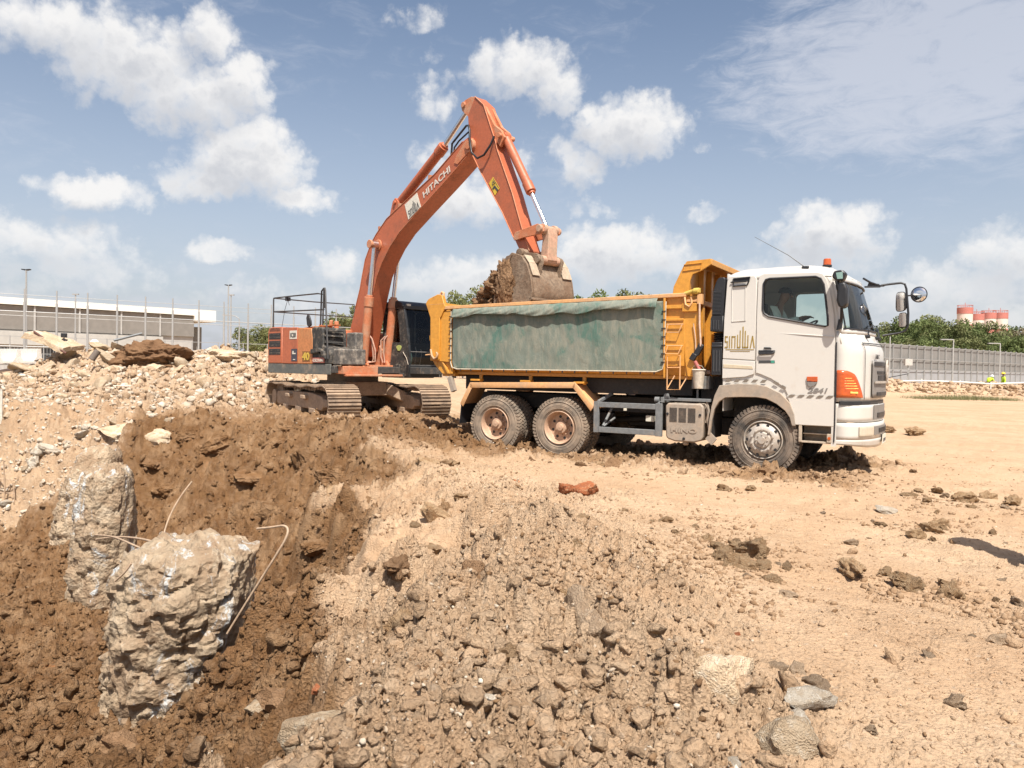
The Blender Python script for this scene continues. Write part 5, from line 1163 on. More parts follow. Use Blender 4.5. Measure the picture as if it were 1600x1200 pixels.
# railings
def rail(pts,name='guard_rail',r=.017):
    B=MB()
    for p in pts: B.tube(p,r,6)
    return Q(B,name,mat('rail_dark',(.045,.042,.04),.6,dirt=(.2,.14,.1),dirt_amt=.3),smooth=50)
rz=3.27
rail([[(-8.06,vR+.10,2.5),(-8.06,vR+.10,rz-.04),(-8.02,vR+.10,rz),(-7.9,vR+.1,rz),(-6.9,vR+.02,rz-.015),(-5.75,vR+.05,rz-.02),(-5.55,vR+.1,rz-.05),(-5.52,vR+.1,2.9)],
      [(-8.06,vR+.1,2.92),(-5.55,vR+.1,2.87)],[(-7.95,vR+.05,2.5),(-7.95,vR+.05,rz)]])
rail([[(-8.06,vR+.12,rz),(-8.2,.2,rz),(-8.06,vL-.2,rz),(-8.06,vL-.2,2.5)],[(-8.06,vR+.12,2.92),(-8.06,vL-.2,2.92)]])
rail([[(-5.52,vR+.05,2.5),(-5.50,vR+.06,3.34),(-5.46,vR+.06,3.36),(-5.40,vR+.04,3.30),(-5.15,vR-.02,1.72)],[(-5.62,vR+.05,2.5),(-5.60,vR+.06,3.3),(-5.50,vR+.06,3.36)]],'entry_rail',.02)
B=MB(); B.box(-7.35,-7.25,vR+.05,vR+.15,3.16,3.25); B.tube([(-7.3,vR+.1,3.2),(-7.45,vR+.1,2.95),(-7.7,vR+.15,2.5)],.006,5); B.tube([(-7.3,vR+.1,3.2),(-7.22,vR+.1,3.05)],.006,5); Q(B,'work_lamp',black)
# ---- cab
CF=[(-5.50,1.50),(-5.50,2.95),(-5.42,3.06),(-5.2,3.10),(-4.85,3.10),(-4.72,3.05),(-4.66,2.96),(-4.54,2.5),(-4.46,2.1),(-4.43,1.8),(-4.44,1.60),(-4.42,1.36),(-4.60,1.33),(-5.5,1.40)]
CWn=[(-5.38,2.15),(-5.38,2.88),(-5.30,2.95),(-4.98,2.95),(-4.90,2.88),(-4.82,2.5),(-4.78,2.15)]
cv0,cv1=.58,1.50
cabp=mat('digger_cab_dark',(.022,.022,.022),.45,dirt=(.17,.13,.09),dirt_amt=.25,dscale=5)
B=MB(); B.poly(CF,cv0,cv0+.05,'y',[CWn]); Q(B,'cab_side',soot,bevel=.008)
B=MB(); B.poly(CF,cv1-.05,cv1,'y',[CWn]); B.box(-5.5,-5.46,cv0,cv1,1.45,3.0); Q(B,'cab_side',cabp,bevel=.008)
B=MB()
fr=[(-4.66,2.96),(-4.54,2.5),(-4.46,2.1),(-4.43,1.8),(-4.44,1.60)]
for (a,b),(c,d) in zip(fr,fr[1:]):
    for v in (cv0,cv1-.06): B.add([(a+.01,v,b),(a+.01,v+.06,b),(c+.01,v+.06,d),(c+.01,v,d)],[(0,3,2,1)])
B.box(-4.50,-4.41,cv0,cv1,1.33,1.60); B.obox((-4.66,(cv0+cv1)/2,3.0),(.03,0,.0),(0,(cv1-cv0)/2,0),(0,0,.035)); Q(B,'cab_front_frame',cabp,solid=.03,bevel=.004)
B=MB(); B.poly([(-5.55,3.03),(-5.48,3.12),(-5.2,3.16),(-4.85,3.155),(-4.70,3.10),(-4.62,3.02),(-4.66,2.99),(-5.55,2.99)],cv0-.03,cv1+.03,'y'); Q(B,'cab_roof',cabp,bevel=.03,seg=3)
B=MB(); B.box(-4.68,-4.62,cv0+.08,cv0+.20,3.02,3.08); Q(B,'cab_lamp',lens_w,bevel=.01)
frm=[(a-.006,b) for a,b in fr]
B=MB()
for (a,b),(c,d) in zip(frm,frm[1:]): B.add([(a,cv0+.05,b),(a,cv1-.05,b),(c,cv1-.05,d),(c,cv0+.05,d)],[(0,3,2,1)])
Q(B,'front_window',glass_m,smooth=40)
B=MB(); B.poly(CWn,cv0+.02,cv0+.026,'y'); Q(B,'side_window',glass_m)
B=MB(); B.poly(CWn,cv1-.03,cv1-.024,'y'); Q(B,'side_window',glass_m)
B=MB(); B.tube([(-4.655,cv0+.055,2.94),(-4.53,cv0+.055,2.5),(-4.45,cv0+.055,2.1),(-4.42,cv0+.055,1.8),(-4.425,cv0+.055,1.61),(-4.425,cv1-.05,1.61)],.009,5); B.tube([(-4.425,cv0+.06,1.93),(-4.425,cv1-.06,1.93)],.009,5); Q(B,'window_trim',grey_letter,smooth=50)
B=MB(); B.box(-5.3,-4.85,.80,1.28,1.65,1.85); B.poly([(-5.38,1.8),(-5.25,1.8),(-5.3,2.55),(-5.42,2.55)],.82,1.26,'y'); B.box(-5.0,-4.7,.68,.78,1.6,2.0); Q(B,'operator_seat',black,bevel=.03)
B=MB(); B.tube([(-4.7,.95,1.5),(-4.62,.95,1.95),(-4.66,.95,2.05)],.012,6); B.tube([(-4.7,1.1,1.5),(-4.60,1.1,1.9),(-4.64,1.1,2.0)],.012,6); Q(B,'control_lever',grey_letter,smooth=50)
B=MB(); B.poly([(-4.60,1.62),(-4.55,1.80),(-4.60,1.92),(-4.70,1.90),(-4.76,1.70),(-4.72,1.62)],.66,.80,'y'); Q(B,'mint_bag',mat('mint_cloth',(.30,.50,.42),.8,var=.15),bevel=.02)
B=MB(); B.tube([(-4.62,cv0-.02,1.92),(-4.48,cv0-.02,1.78),(-4.42,cv0-.01,1.62)],.008,5); B.tube([(-4.60,cv0-.03,3.0),(-4.62,cv0-.04,2.0),(-4.66,cv0-.04,1.72)],.010,5) if False else None; Q(B,'cab_cable',mat('wire_pale',(.5,.42,.33),.6),smooth=50)
B=MB()
for k in range(46):
    t=2*math.pi*k/46
pts=[(-4.80+.10*math.cos(t)*(1+.2*math.sin(3*t)),cv0-.012,2.02+.07*math.sin(t)) for t in np.linspace(0,6.28,12,endpoint=False)]
B.poly([(p[0],p[2]) for p in pts],cv0-.014,cv0-.008,'y'); Q(B,'yellow_sticker',mat('sticker_lime',(.42,.46,.14),.6,dirt=DUST,dirt_amt=.3))
B=MB(); B.box(-4.95,-4.75,cv0-.03,cv0,1.34,1.62); B.box(-5.5,-4.6,cv0-.02,cv1,1.30,1.42); Q(B,'cab_base',soot,bevel=.015)
# ---- undercarriage: own axes under the swing centre
UC=bpy.data.objects.new('undercarriage',None); COL.objects.link(UC); UC.parent=EX; UC.empty_display_size=.2
UC.rotation_euler=(0,0,R(33-90)-EYAW); UC.location=(-.18,-.18,0)
ground_steel=mat('undercarriage_dusty',(.34,.24,.165),.8,dirt=(.46,.33,.22),dirt_amt=.7,dscale=3,var=.15,bump=.008,bscale=20)
B=MB(); B.cyl((0,0,.86),(0,0,1.10),.62,32); B.poly([(-.9,-.55),(.9,-.55),(.9,.55),(-.9,.55)],.55,.88,'z')
for s_ in (-1,1):
    for t in (-1,1): B.add([(t*.2,s_*.5,.86),(t*.95,s_*.5,.86),(t*1.15,s_*.95,.62),(t*.55,s_*.95,.62),(t*.2,s_*.5,.58),(t*.95,s_*.5,.58),(t*1.15,s_*.95,.36),(t*.55,s_*.95,.36)],[(0,1,2,3),(4,7,6,5),(0,4,5,1),(1,5,6,2),(2,6,7,3),(3,7,4,0)] if (s_*t>0) else [(3,2,1,0),(5,6,7,4),(1,5,4,0),(2,6,5,1),(3,7,6,2),(0,4,7,3)])
B.build('car_body',ground_steel,UC,bevel=.02)
HL=2.0; RW=.37; SWd=.74
def track(vc):
    E_=bpy.data.objects.new('crawler_track',None); COL.objects.link(E_); E_.parent=UC; E_.location=(0,vc,0); E_.empty_display_size=.1
    # loop outline with sag on top
    path=[]; 
    zc=RW+.05
    for i in range(22): t=-math.pi/2+math.pi*i/21; path.append((HL+RW*math.cos(t),zc+RW*math.sin(t)))
    for i in range(1,30): x=HL-(2*HL)*i/30; path.append((x,zc+RW-.035*math.sin(math.pi*i/30)**2+.03*math.cos(i*.84)*(.5)))
    for i in range(22): t=math.pi/2+math.pi*i/21; path.append((-HL+RW*math.cos(t),zc+RW*math.sin(t)))
    for i in range(1,30): x=-HL+(2*HL)*i/30; path.append((x,zc-RW))
    P_=np.array(path); d=np.hypot(*(np.roll(P_,-1,0)-P_).T); cum=np.concatenate([[0],np.cumsum(d)]); L=cum[-1]; N_=48
    PP=np.vstack([P_,P_[:1]])
    B=MB(); C=MB()
    for k in range(N_):
        s=L*k/N_; x=np.interp(s,cum,PP[:,0]); z=np.interp(s,cum,PP[:,1]); x2=np.interp((s+.03)%L,cum,PP[:,0]); z2=np.interp((s+.03)%L,cum,PP[:,1])
        tg=Vector((x2-x,0,z2-z)).normalized(); nr=Vector((tg.z,0,-tg.x)); c=Vector((x,0,z)); half=L/N_*.5
        B.obox(c,tg*half*.97,Vector((0,SWd/2,0)),nr*.012)
        for q in (-.75,0,.75): B.obox(c+tg*half*q+nr*.024,tg*.009,Vector((0,SWd/2-.004,0)),nr*.014)
        for q in (-.16,.16): C.obox(c-nr*.05+Vector((0,q*.6,0)),tg*half*.8,Vector((0,.025,0)),nr*.045)
    B.build('track_shoes',steel,E_); C.build('track_chain',ground_steel,E_)
    B=MB(); B.poly([(-1.75,.25),(-1.9,.42),(-1.75,.58),(-.9,.62),(.9,.62),(1.6,.56),(1.75,.42),(1.6,.25)],-.24,.24,'y')
    for s_ in (-1,1): B.poly([(1.45,.52),(1.9,.50),(1.93,.34),(1.45,.30)],s_*.20-.03,s_*.20+.03,'y')
    for u in (-.62,.55): B.box(u-.14,u+.14,-.35,.0,.47,.56)
    for u in (-1.0,0,1.0): B.box(u-.2,u+.2,-.27,.27,.16,.28)
    B.build('track_frame',ground_steel,E_,bevel=.015)
    for u,nm in ((HL,'idler_wheel'),(-HL,'drive_sprocket')):
        B=MB(); B.lathe([(-.13,0),(-.13,.22),(-.10,.32),(-.05,.33),(-.04,.29),(.04,.29),(.05,.33),(.10,.32),(.13,.22),(.13,0)],(u,0,zc),'y',32); 
        if nm=='drive_sprocket':
            for k in range(21): a=2*math.pi*k/21; B.obox((u+math.cos(a)*.34,0,zc+math.sin(a)*.34),(math.cos(a)*.03,0,math.sin(a)*.03),(0,.04,0),(-math.sin(a)*.025,0,math.cos(a)*.025))
            B.cyl((u,-.26,zc),(u,.2,zc),.20,20)
        B.build(nm,ground_steel,E_,smooth=35)
    for k in range(7):
        B=MB(); u=-1.42+k*.475; B.lathe([(-.14,.07),(-.14,.09),(-.10,.09),(-.10,.075),(.10,.075),(.10,.09),(.14,.09),(.14,.07)],(u,0,.17),'y',18); B.build('track_roller',steel,E_)
    for u in (-.75,.75):
        B=MB(); B.cyl((u,-.12,.69),(u,.12,.69),.06,14); B.build('carrier_roller',steel,E_)
track(-1.10); track(1.10)
# ================================================================== helpers for placing
def D(px,py,z):
    """world point seen at photo pixel (px,py) at forward distance z (used once to measure the layout)"""
    d=Fv+Rv*((px-800)/1200)-Uv*((py-600)/1200); return Vector((0,0,1.5815))+d*z
def AT(px,py):
    """point of the ground under photo pixel"""
    d=Fv+Rv*((px-800)/1200)-Uv*((py-600)/1200); d=np.array(d[:]); ts=np.geomspace(1.5,90,900); P_=d[None]*ts[:,None]; h=ground_h(P_[:,0],P_[:,1]); z=1.5815+P_[:,2]
    i=int(np.argmax(z<h)); i=max(i,1); return Vector((P_[i,0],P_[i,1],h[i]))
# ================================================================== concrete pile heads in the pit
pile_m=rock_mat('pile_rock',(.41,.315,.215),(.30,.205,.13),stain=(.50,.51,.50),stain_amt=.38,stretch=(1.2,1.2,.55),scale=2.6,bump=.045,bscale=10,third=(.44,.35,.25))
def pile(name,label,cx_tab,seed,cxy,nseg=110,nh=120,amp=.10,m=pile_m,group=None,topn=.10):
    """cx_tab: (z, dx, dy, r)"""
    zs=[t[0] for t in cx_tab]; z0,z1=min(zs),max(zs); tt=sorted(cx_tab)
    vs=[]; 
    rows=[]
    for j in range(nh+1):
        z=z0+(z1-z0)*j/nh; g_=lambda k:np.interp(z,[t[0] for t in tt],[t[k] for t in tt]); rows.append((z,g_(1),g_(2),g_(3)))
    a=np.linspace(0,2*np.pi,nseg,endpoint=False); Z=np.array([r[0] for r in rows])[:,None]+0*a[None]; A=a[None]+0*Z; Rr=np.array([r[3] for r in rows])[:,None]
    cx_=np.cos(A); sy_=np.sin(A)
    n=fbm(cx_*2.2+Z*.9+seed,sy_*2.2-Z*1.6+seed,5,seed)*1.0+.5*np.abs(fbm(cx_*5+Z*2,sy_*5+Z*3.3,4,seed+3))+.35*fbm(cx_*9+Z*7,sy_*9-Z*8,4,seed+7)
    n2=-.5*np.clip(np.abs(fbm(cx_*3-Z*1.7,sy_*3+Z*2.8,3,seed+11))-.02,0,.3)
    ch=chunks(A*1.9*1.2+.3*vnoise(A*3,Z*3,1),Z*3.2+.3*vnoise(A*3,Z*3,2),seed+50,.35,1.4)+.5*chunks(A*5+.3*vnoise(A*6,Z*6,1),Z*9,seed+60,.35,1.4)
    w_=(np.cos(A-np.pi)+1)/2; ch=ch*sm(w_,.0,.1)
    RR=Rr*(.95+amp*1.1*n+amp*1.6*n2+.125*(ch-.35)+.02*vnoise(cx_*40+Z*35,sy_*40-Z*33,seed+9))
    X=np.array([r[1] for r in rows])[:,None]+RR*cx_; Y=np.array([r[2] for r in rows])[:,None]+RR*sy_
    V=[(X[j,i],Y[j,i],Z[j,i]) for j in range(nh+1) for i in range(nseg)]
    F=[(j*nseg+i,j*nseg+(i+1)%nseg,(j+1)*nseg+(i+1)%nseg,(j+1)*nseg+i) for j in range(nh) for i in range(nseg)]
    # broken crown: rings to the centre
    K=14; base=nh*nseg; zc=rows[-1][0]; cxc,cyc=rows[-1][1],rows[-1][2]
    prev=base
    for k in range(1,K+1):
        f=1-k/K
        st=len(V)
        for i in range(nseg):
            x=cxc+(X[nh,i]-cxc)*f; y=cyc+(Y[nh,i]-cyc)*f
            V.append((x,y,None))
        F+=[(prev+i,prev+(i+1)%nseg,st+(i+1)%nseg,st+i) for i in range(nseg)]; prev=st
    idx=[i for i,v in enumerate(V) if v[2] is None]; xs=np.array([V[i][0] for i in idx]); ys=np.array([V[i][1] for i in idx])
    hh=zc+topn*(1-((xs-cxc)**2+(ys-cyc)**2)/(rows[-1][3]**2+1e-6))+.10*fbm(xs*4,ys*4,5,seed+21)+.03*fbm(xs*16,ys*16,3,seed+22)
    rim=fbm(X[nh]*4,Y[nh]*4,5,seed+21)*.10
    for k_,i in enumerate(idx): V[i]=(V[i][0],V[i][1],float(hh[k_]))
    for i in range(nseg): 
        for j in range(nh-12,nh+1): V[j*nseg+i]=(V[j*nseg+i][0],V[j*nseg+i][1],V[j*nseg+i][2]+float(rim[i])*(j-nh+12)/12)
    B=MB(); B.add(V,F); o=B.build(name,m,None,off=(cxy[0],cxy[1],z0),smooth=42); o.location=(cxy[0],cxy[1],z0)
    return tag(o,label,'concrete pile',group)
c=D(283,960,6.9); cx0,cy0=c.x,c.y
pile('pile_head','broad broken concrete pile stump in the pit, nearest and largest, streaked white',[(-2.3,cx0-.06,cy0,.56),(-1.6,cx0-.08,cy0,.55),(-1.15,cx0-.05,cy0,.58),(-.75,cx0-.02,cy0,.61),(-.45,cx0+.02,cy0+.02,.61),(-.22,cx0+.06,cy0+.04,.58),(-.12,cx0+.09,cy0+.05,.55)],3,(cx0,cy0),topn=.12)
c=D(160,850,10.9); cx1,cy1=c.x,c.y
pile('pile_head','narrow leaning pile stump standing just behind and left of the largest one',[(-2.6,cx1,cy1,.45),(-1.6,cx1,cy1,.43),(-.9,cx1+.02,cy1,.42),(-.3,cx1+.06,cy1,.38),(.0,cx1+.09,cy1,.31),(.08,cx1+.11,cy1,.22)],9,(cx1,cy1),80,90,topn=.06)
c=D(140,800,14.1); cx2,cy2=c.x,c.y
pile('pile_head','pile stump half buried in the far left bank of the pit',[(-2.6,cx2,cy2,.62),(-1.3,cx2,cy2,.58),(-.6,cx2+.05,cy2,.46),(-.15,cx2+.15,cy2+.1,.36),(-.02,cx2+.2,cy2+.1,.22)],15,(cx2,cy2),70,70,topn=.06)
# reinforcing bars
rebar=mat('rebar_pale_rust',(.42,.30,.20),.7,dirt=(.22,.12,.07),dirt_amt=.4,dscale=9,bump=.002,bscale=80)
def bar(label,pts,r=.011,name='reinforcing_bar',cat='steel bar',m=rebar,group=None,n=8):
    pts=[Vector(p) for p in pts]; base=pts[0].copy()
    # smooth the polyline
    for _ in range(2):
        q=[pts[0]]
        for a,b in zip(pts,pts[1:]): q+=[a*.75+b*.25,a*.25+b*.75]
        pts=q+[pts[-1]]
    B=MB(); B.tube(pts,r,n); o=B.build(name,m,None,off=tuple(base),smooth=50); o.location=base; return tag(o,label,cat,group)
bar('long pale steel bar with a hooked top leaning on the right of the largest pile',[D(355,990,6.25),D(392,930,6.2),D(430,870,6.15),D(451,835,6.15),D(448,820,6.2),D(425,824,6.3),D(402,826,6.4)],.0095)
bar('thin steel bar rising upright behind the largest pile',[D(252,850,7.0),D(262,812,7.1),D(280,778,7.15),D(300,752,7.2)],.008)
bar('thin bent steel bar crossing between the two front piles, upper of two',[D(255,852,6.9),D(225,842,7.6),D(185,838,8.6),D(150,843,9.8)],.011)
bar('short steel bar sagging between the two front piles, lower of two',[D(232,862,6.8),D(205,850,7.3),D(178,838,8.2),D(150,836,9.6)],.010)
bar('short twisted bar stub low on the left of the largest pile',[D(205,880,6.4),D(195,895,6.4),D(180,908,6.45)],.009)
bar('short steel stub poking up from the narrow leaning pile',[D(148,752,10.6),D(144,728,10.6)],.010)
# ================================================================== loose things on the left bank
pipe_m=mat('pale_pipe',(.60,.52,.42),.6,dirt=DUST,dirt_amt=.4)
def lay(label,p0,p1,r,name,cat,m,lift=.02,n=8):
    a=AT(*p0)+Vector((0,0,r+lift)); b=AT(*p1)+Vector((0,0,r+lift)); return bar(label,[a,a*.6+b*.4,b],r,name,cat,m,n=n)
lay('long thin pale pipe lying on the sandy bank at far left',(45,612),(148,613),.035,'pipe','pipe',pipe_m)
lay('short pale pipe lying to the right of the long one on the bank',(150,608),(207,608),.03,'pipe','pipe',pipe_m)
p=AT(2,672); bar('white stake standing upright at the left edge',[p,p+Vector((0,0,.75))],.025,'marker_stake','stake',mat('stake_white',(.62,.58,.5),.6))
# steel cage remains at the left edge
cg=AT(6,806); CG=thing('steel_cage','twisted dark steel cage standing in the pit at the left edge','steel cage',cg)
B=MB()
for k,(dx,dy,h) in enumerate(((0,0,1.0),(-.18,.05,.95),(.14,.08,.55),(-.3,.2,.9))): B.tube([(dx,dy,-.1),(dx+.02,dy,h*.5),(dx-.01,dy,h)],.014,6)
B.build('upright_bar',rebar,CG,each=True)
B=MB()
for z in (.35,.62,.9): B.tube([(-.32,.2,z),(-.1,.0,z+.02),(.16,.08,z-.02)],.011,6)
B.build('cross_bar',rebar,CG,each=True)
# angular rock meshes
def rock_bm(seed,sub=3,ang=.6,amp=.18,planes=9,asp=(1,.8,.65)):
    rg=np.random.default_rng(seed); bm=bmesh.new(); bmesh.ops.create_icosphere(bm,subdivisions=sub,radius=1); co=np.array([v.co[:] for v in bm.verts])
    for k in range(planes):
        n=rg.normal(size=3); n/=np.linalg.norm(n); d=rg.uniform(.45,.85); s=co@n; ex=np.clip(s-d,0,None)*ang*1.0; co-=ex[:,None]*n[None]*1.0 if ang>=1 else ex[:,None]*n[None]
    f=1.6
    a=amp
    for o in range(3 if sub<4 else 4):
        nn=vnoise(co[:,0]*f+seed,co[:,1]*f+co[:,2]*f*.9,seed+o)+vnoise(co[:,2]*f-seed,co[:,0]*f*.9-co[:,1]*f,seed+o+31); co*=(1+a*nn)[:,None]; f*=2.3; a*=.55
    co*=np.array(asp)[None]*rg.uniform(.85,1.15,3)[None]
    for v,k in zip(bm.verts,co): v.co=k
    return bm
def rock_mesh(nm,seed,m,**k):
    bm=rock_bm(seed,**k); me=bpy.data.meshes.new(nm); bm.to_mesh(me); bm.free(); me.materials.append(m); me.shade_smooth(); me.set_sharp_from_angle(angle=R(32)); return me
conc_m=rock_mat('concrete_rubble',(.50,.39,.27),(.40,.29,.185),scale=2.5,bump=.02,bscale=9,third=(.50,.42,.32))
clay_m=rock_mat('clay_clod',(.34,.215,.115),(.44,.31,.19),scale=2.5,bump=.03,bscale=8,third=(.27,.16,.085))
sand_m=rock_mat('sandy_clod',(.42,.31,.21),(.34,.235,.15),scale=2.5,bump=.02,bscale=9,third=(.45,.34,.24))
brick_m=rock_mat('brick_orange',(.50,.17,.07),(.38,.14,.07),scale=3,bump=.02,bscale=10,third=(.50,.30,.17))
pale_m=rock_mat('pale_stone',(.50,.44,.36),(.42,.34,.25),scale=3,bump=.015,bscale=10,third=(.56,.52,.45))
darkclay_m=rock_mat('dark_clay_clod',(.21,.12,.062),(.30,.185,.105),scale=2.5,bump=.03,bscale=8)
def put_rock(me,name,label,cat,loc,s,rot=None,group=None,asp=(1,1,1)):
    o=bpy.data.objects.new(name,me); COL.objects.link(o); o.location=loc; o.scale=(s*asp[0],s*asp[1],s*asp[2]); o.rotation_euler=rot if rot else (random.uniform(-.4,.4),random.uniform(-.4,.4),random.uniform(0,6.28)); return tag(o,label,cat,group)
BIG={}
def big(kind,seed):
    if (kind,seed) not in BIG: BIG[(kind,seed)]=rock_mesh(kind,seed,{'c':conc_m,'k':clay_m,'s':sand_m,'b':brick_m,'p':pale_m,'d':darkclay_m}[kind[0]],sub=4,planes=5 if kind in 'kd' else 12,ang=.85,amp=.36 if kind in 'kd' else .16)
    return BIG[(kind,seed)]
uni=[('c',(428,1118),.25,'large pale concrete lump below the largest pile, lying flat and alone','concrete_lump',(1.25,.8,.6)),
('c',(368,1080),.19,'pale concrete lump tucked against the right foot of the largest pile','concrete_lump',(1,.8,.8)),
('b',(470,1162),.075,'rounded orange brick lump among the rubble at the bottom left','brick_fragment',(1,1,.8)),
('b',(508,1085),.085,'dull red brick piece at the lip of the pit, left of centre','brick_fragment',(1.2,.8,.6)),
('b',(884,778),.15,'smaller orange brick of the pair in front of the rear wheels','brick_fragment',(.9,.9,1.)),
('b',(914,780),.19,'larger orange brick of the pair in front of the rear wheels','brick_fragment',(1.2,.9,.8)),
('b',(800,760),.13,'faded orange brick left of the brick pair','brick_fragment',(1.2,.9,.6)),
('k',(1172,872),.15,'knobbly brown clod standing alone on the pale sand, below the front wheel','soil_clod',(1.1,.9,.75)),
('k',(1407,917),.105,'round brown clod alone on the smooth sand at lower right','soil_clod',(1,1,.95)),
('k',(1385,900),.07,'small brown clod touching the left of the round one at lower right','soil_clod',(1.1,.8,.7)),
('p',(1262,1112),.13,'whitish stone in the rubble at lower right of the mound','stone',(1.2,.9,.7)),
('c',(1120,1115),.26,'large weathered lump at the bottom, right of centre','concrete_lump',(1.1,1,.9)),
('c',(1236,1175),.17,'grey concrete lump near the bottom edge below the whitish stone','concrete_lump',(.9,1,.9)),
('s',(915,1000),.24,'big pale clod half sunk in the rubble mound, centre bottom','soil_clod',(1.1,.9,.8)),
('d',(625,905),.17,'dark clod perched on the scraped lobe of the pit edge','soil_clod',(1,.9,.8)),
('d',(745,925),.19,'dark lump at the right end of the scraped lobe','soil_clod',(.9,.8,.9)),
('k',(1432,680),.22,'large brown lump on the sand in front of the truck','soil_clod',(1.3,.9,.7)),
('k',(1388,676),.17,'brown lump just ahead of the truck bumper','soil_clod',(1,1,.9)),
('k',(1510,784),.13,'pair-topped brown clod on the sand far right','soil_clod',(1.5,.8,.7)),
('k',(1582,790),.12,'brown clod near the right edge, level with the far right pair','soil_clod',(1.3,.8,.7)),
('p',(740,1130),.13,'pale rounded stone near the bottom, centre left','stone',(1,.9,.8)),
('p',(585,815),.06,'single white pebble above the scraped lobe','stone',(1,1,1)),
('c',(505,1185),.17,'pale angular concrete lump at the very bottom, left','concrete_lump',(1.3,.9,.8)),
('b',(620,1150),.08,'flat reddish brick chip at the bottom left rubble','brick_fragment',(1.6,.7,.4)),
('p',(1385,802),.12,'flat whitish stone on the sand right of the front wheel','stone',(1.2,1,.5)),
('k',(1330,900),.13,'crumbling brown heap of clods on the sand, right of the mound','soil_clod',(1.3,1,.7)),
('p',(100,660),.16,'white stone on the left bank, upper of three','stone',(1.2,.9,.6)),('p',(65,676),.16,'white stone on the left bank, middle of three','stone',(1.2,.9,.5)),('p',(102,692),.16,'white stone on the left bank, lowest of three','stone',(1.4,.8,.5)),
('p',(75,715),.26,'broad pale slab on the left bank above the pit','stone',(1.2,1,.6)),('p',(52,735),.27,'pale boulder at the top of the pit by the left edge','stone',(1,.8,.8)),
('c',(190,672),.50,'weathered boulder at the rim above the half buried pile','concrete_lump',(1.2,1,.9)),('c',(246,678),.36,'buff boulder at the rim right of the weathered one','concrete_lump',(1,.9,.9)),
('p',(268,655),.22,'pale flat stone at the far rim of the pit','stone',(1.2,.8,.5))]
for i,(k,(px_,py_),r_,lab,nm,asp) in enumerate(uni):
    sink=.45 if py_>700 or px_>400 else -.35
    if k=='b': sink=.75
    if asp[2]<.9 and k!='b': asp=(asp[0],asp[1],asp[2]*1.3)
    p=AT(px_,py_); cat={'concrete_lump':'rubble','brick_fragment':'brick','soil_clod':'clod','stone':'stone'}[nm]
    put_rock(big(k,200+i*7),nm,lab,cat,p+Vector((0,0,r_*sink*asp[2])),r_,asp=asp,rot=(random.uniform(-.15,.15),random.uniform(-.15,.15),random.uniform(0,6.28)))
blk=[rock_mesh('soil_block',420+i,SOIL,sub=5,planes=8,ang=.85,amp=.20) for i in range(6)]
for me in blk:
    for nm_,v_ in (('wet',.95),('rough_zone',.9),('rubble',0.)): at=me.attributes.new(nm_,'FLOAT','POINT'); at.data.foreach_set('value',np.full(len(me.vertices),v_,dtype=np.float32))
for i,(px_,py_,r_) in enumerate([(440,692,.34),(480,722,.36),(525,742,.30),(402,752,.38),(332,702,.40),(566,792,.24),(505,850,.26),(478,925,.24),(612,1062,.13),(545,1092,.15),(262,765,.36),(300,676,.30),(232,720,.30),(430,800,.30),(455,668,.30),(365,665,.34),(640,800,.16),(700,790,.18),(560,700,.22),(380,800,.30)]):
    p=AT(px_,py_); put_rock(blk[i%6],'soil_block','large slumped blocks of brown earth stuck in the cut face and lip of the pit','earth block',p+Vector((0,.30*r_,-.28*r_)),r_,group='slumped earth blocks on the pit face',asp=(1.2,.95,.95))
# ---- heap of demolition rubble at the back left
p=D(358,558,25.2); put_rock(rock_mesh('boulder_slab',77,conc_m,sub=5,planes=7,ang=.7,amp=.14),'slab_fragment','long rounded boulder-like slab on top of the rubble heap beside the excavator','rubble',(p.x,p.y,p.z+.05),1.0,rot=(0.02,.03,.1),asp=(1.12,.9,.40))
def tilted(label,c,ax,ay,az,m,name='slab_fragment',cat='rubble',jag=True):
    B=MB(); B.obox((0,0,0),ax,ay,az); 
    bm=bmesh.new(); 
    me=bpy.data.meshes.new(name); me.from_pydata([tuple(v) for v in B.v],[],B.f); bm.from_mesh(me); bmesh.ops.subdivide_edges(bm,edges=bm.edges,cuts=6,use_grid_fill=True)
    for v in bm.verts:
        a=np.array([v.co.x]);b=np.array([v.co.y+v.co.z]); k=float(fbm(a*2.3,b*2.3,3,int(abs(c[0])*9))[0])*.14; v.co+=Vector((k,k*.5,k*.6))
    bm.to_mesh(me); bm.free(); me.materials.append(m); o=bpy.data.objects.new(name,me); COL.objects.link(o); o.location=c; return tag(o,label,cat)
p=D(78,533,24.5); tilted('broken concrete slab propped up at a slant on the left end of the rubble heap',(p.x+.15,p.y,p.z),(.58,.1,-.22),(.1,.4,.05),(.02,.0,.07),conc_m)
p=D(70,540,24.3); B=MB(); B.tube([tuple(D(53,518,24.2)),tuple(D(75,533,24.2)),tuple(D(103,552,24.2))],.035,6); o=B.build('steel_beam',mat('rust_brown',(.12,.05,.035),.8,var=.2),None,off=tuple(p)); o.location=p; tag(o,'thin rusty beam under the slanted slab on the rubble heap','beam')
p=D(100,524,24.6); B=MB(); B.box(-.08,.08,-.05,.05,-.07,.07); B.tube([(0,0,-.07),(0,0,-.5)],.02,6); o=B.build('site_lamp',black,None,bevel=.01); o.location=p; tag(o,'small black floodlight box on a short post above the rubble heap','lamp')
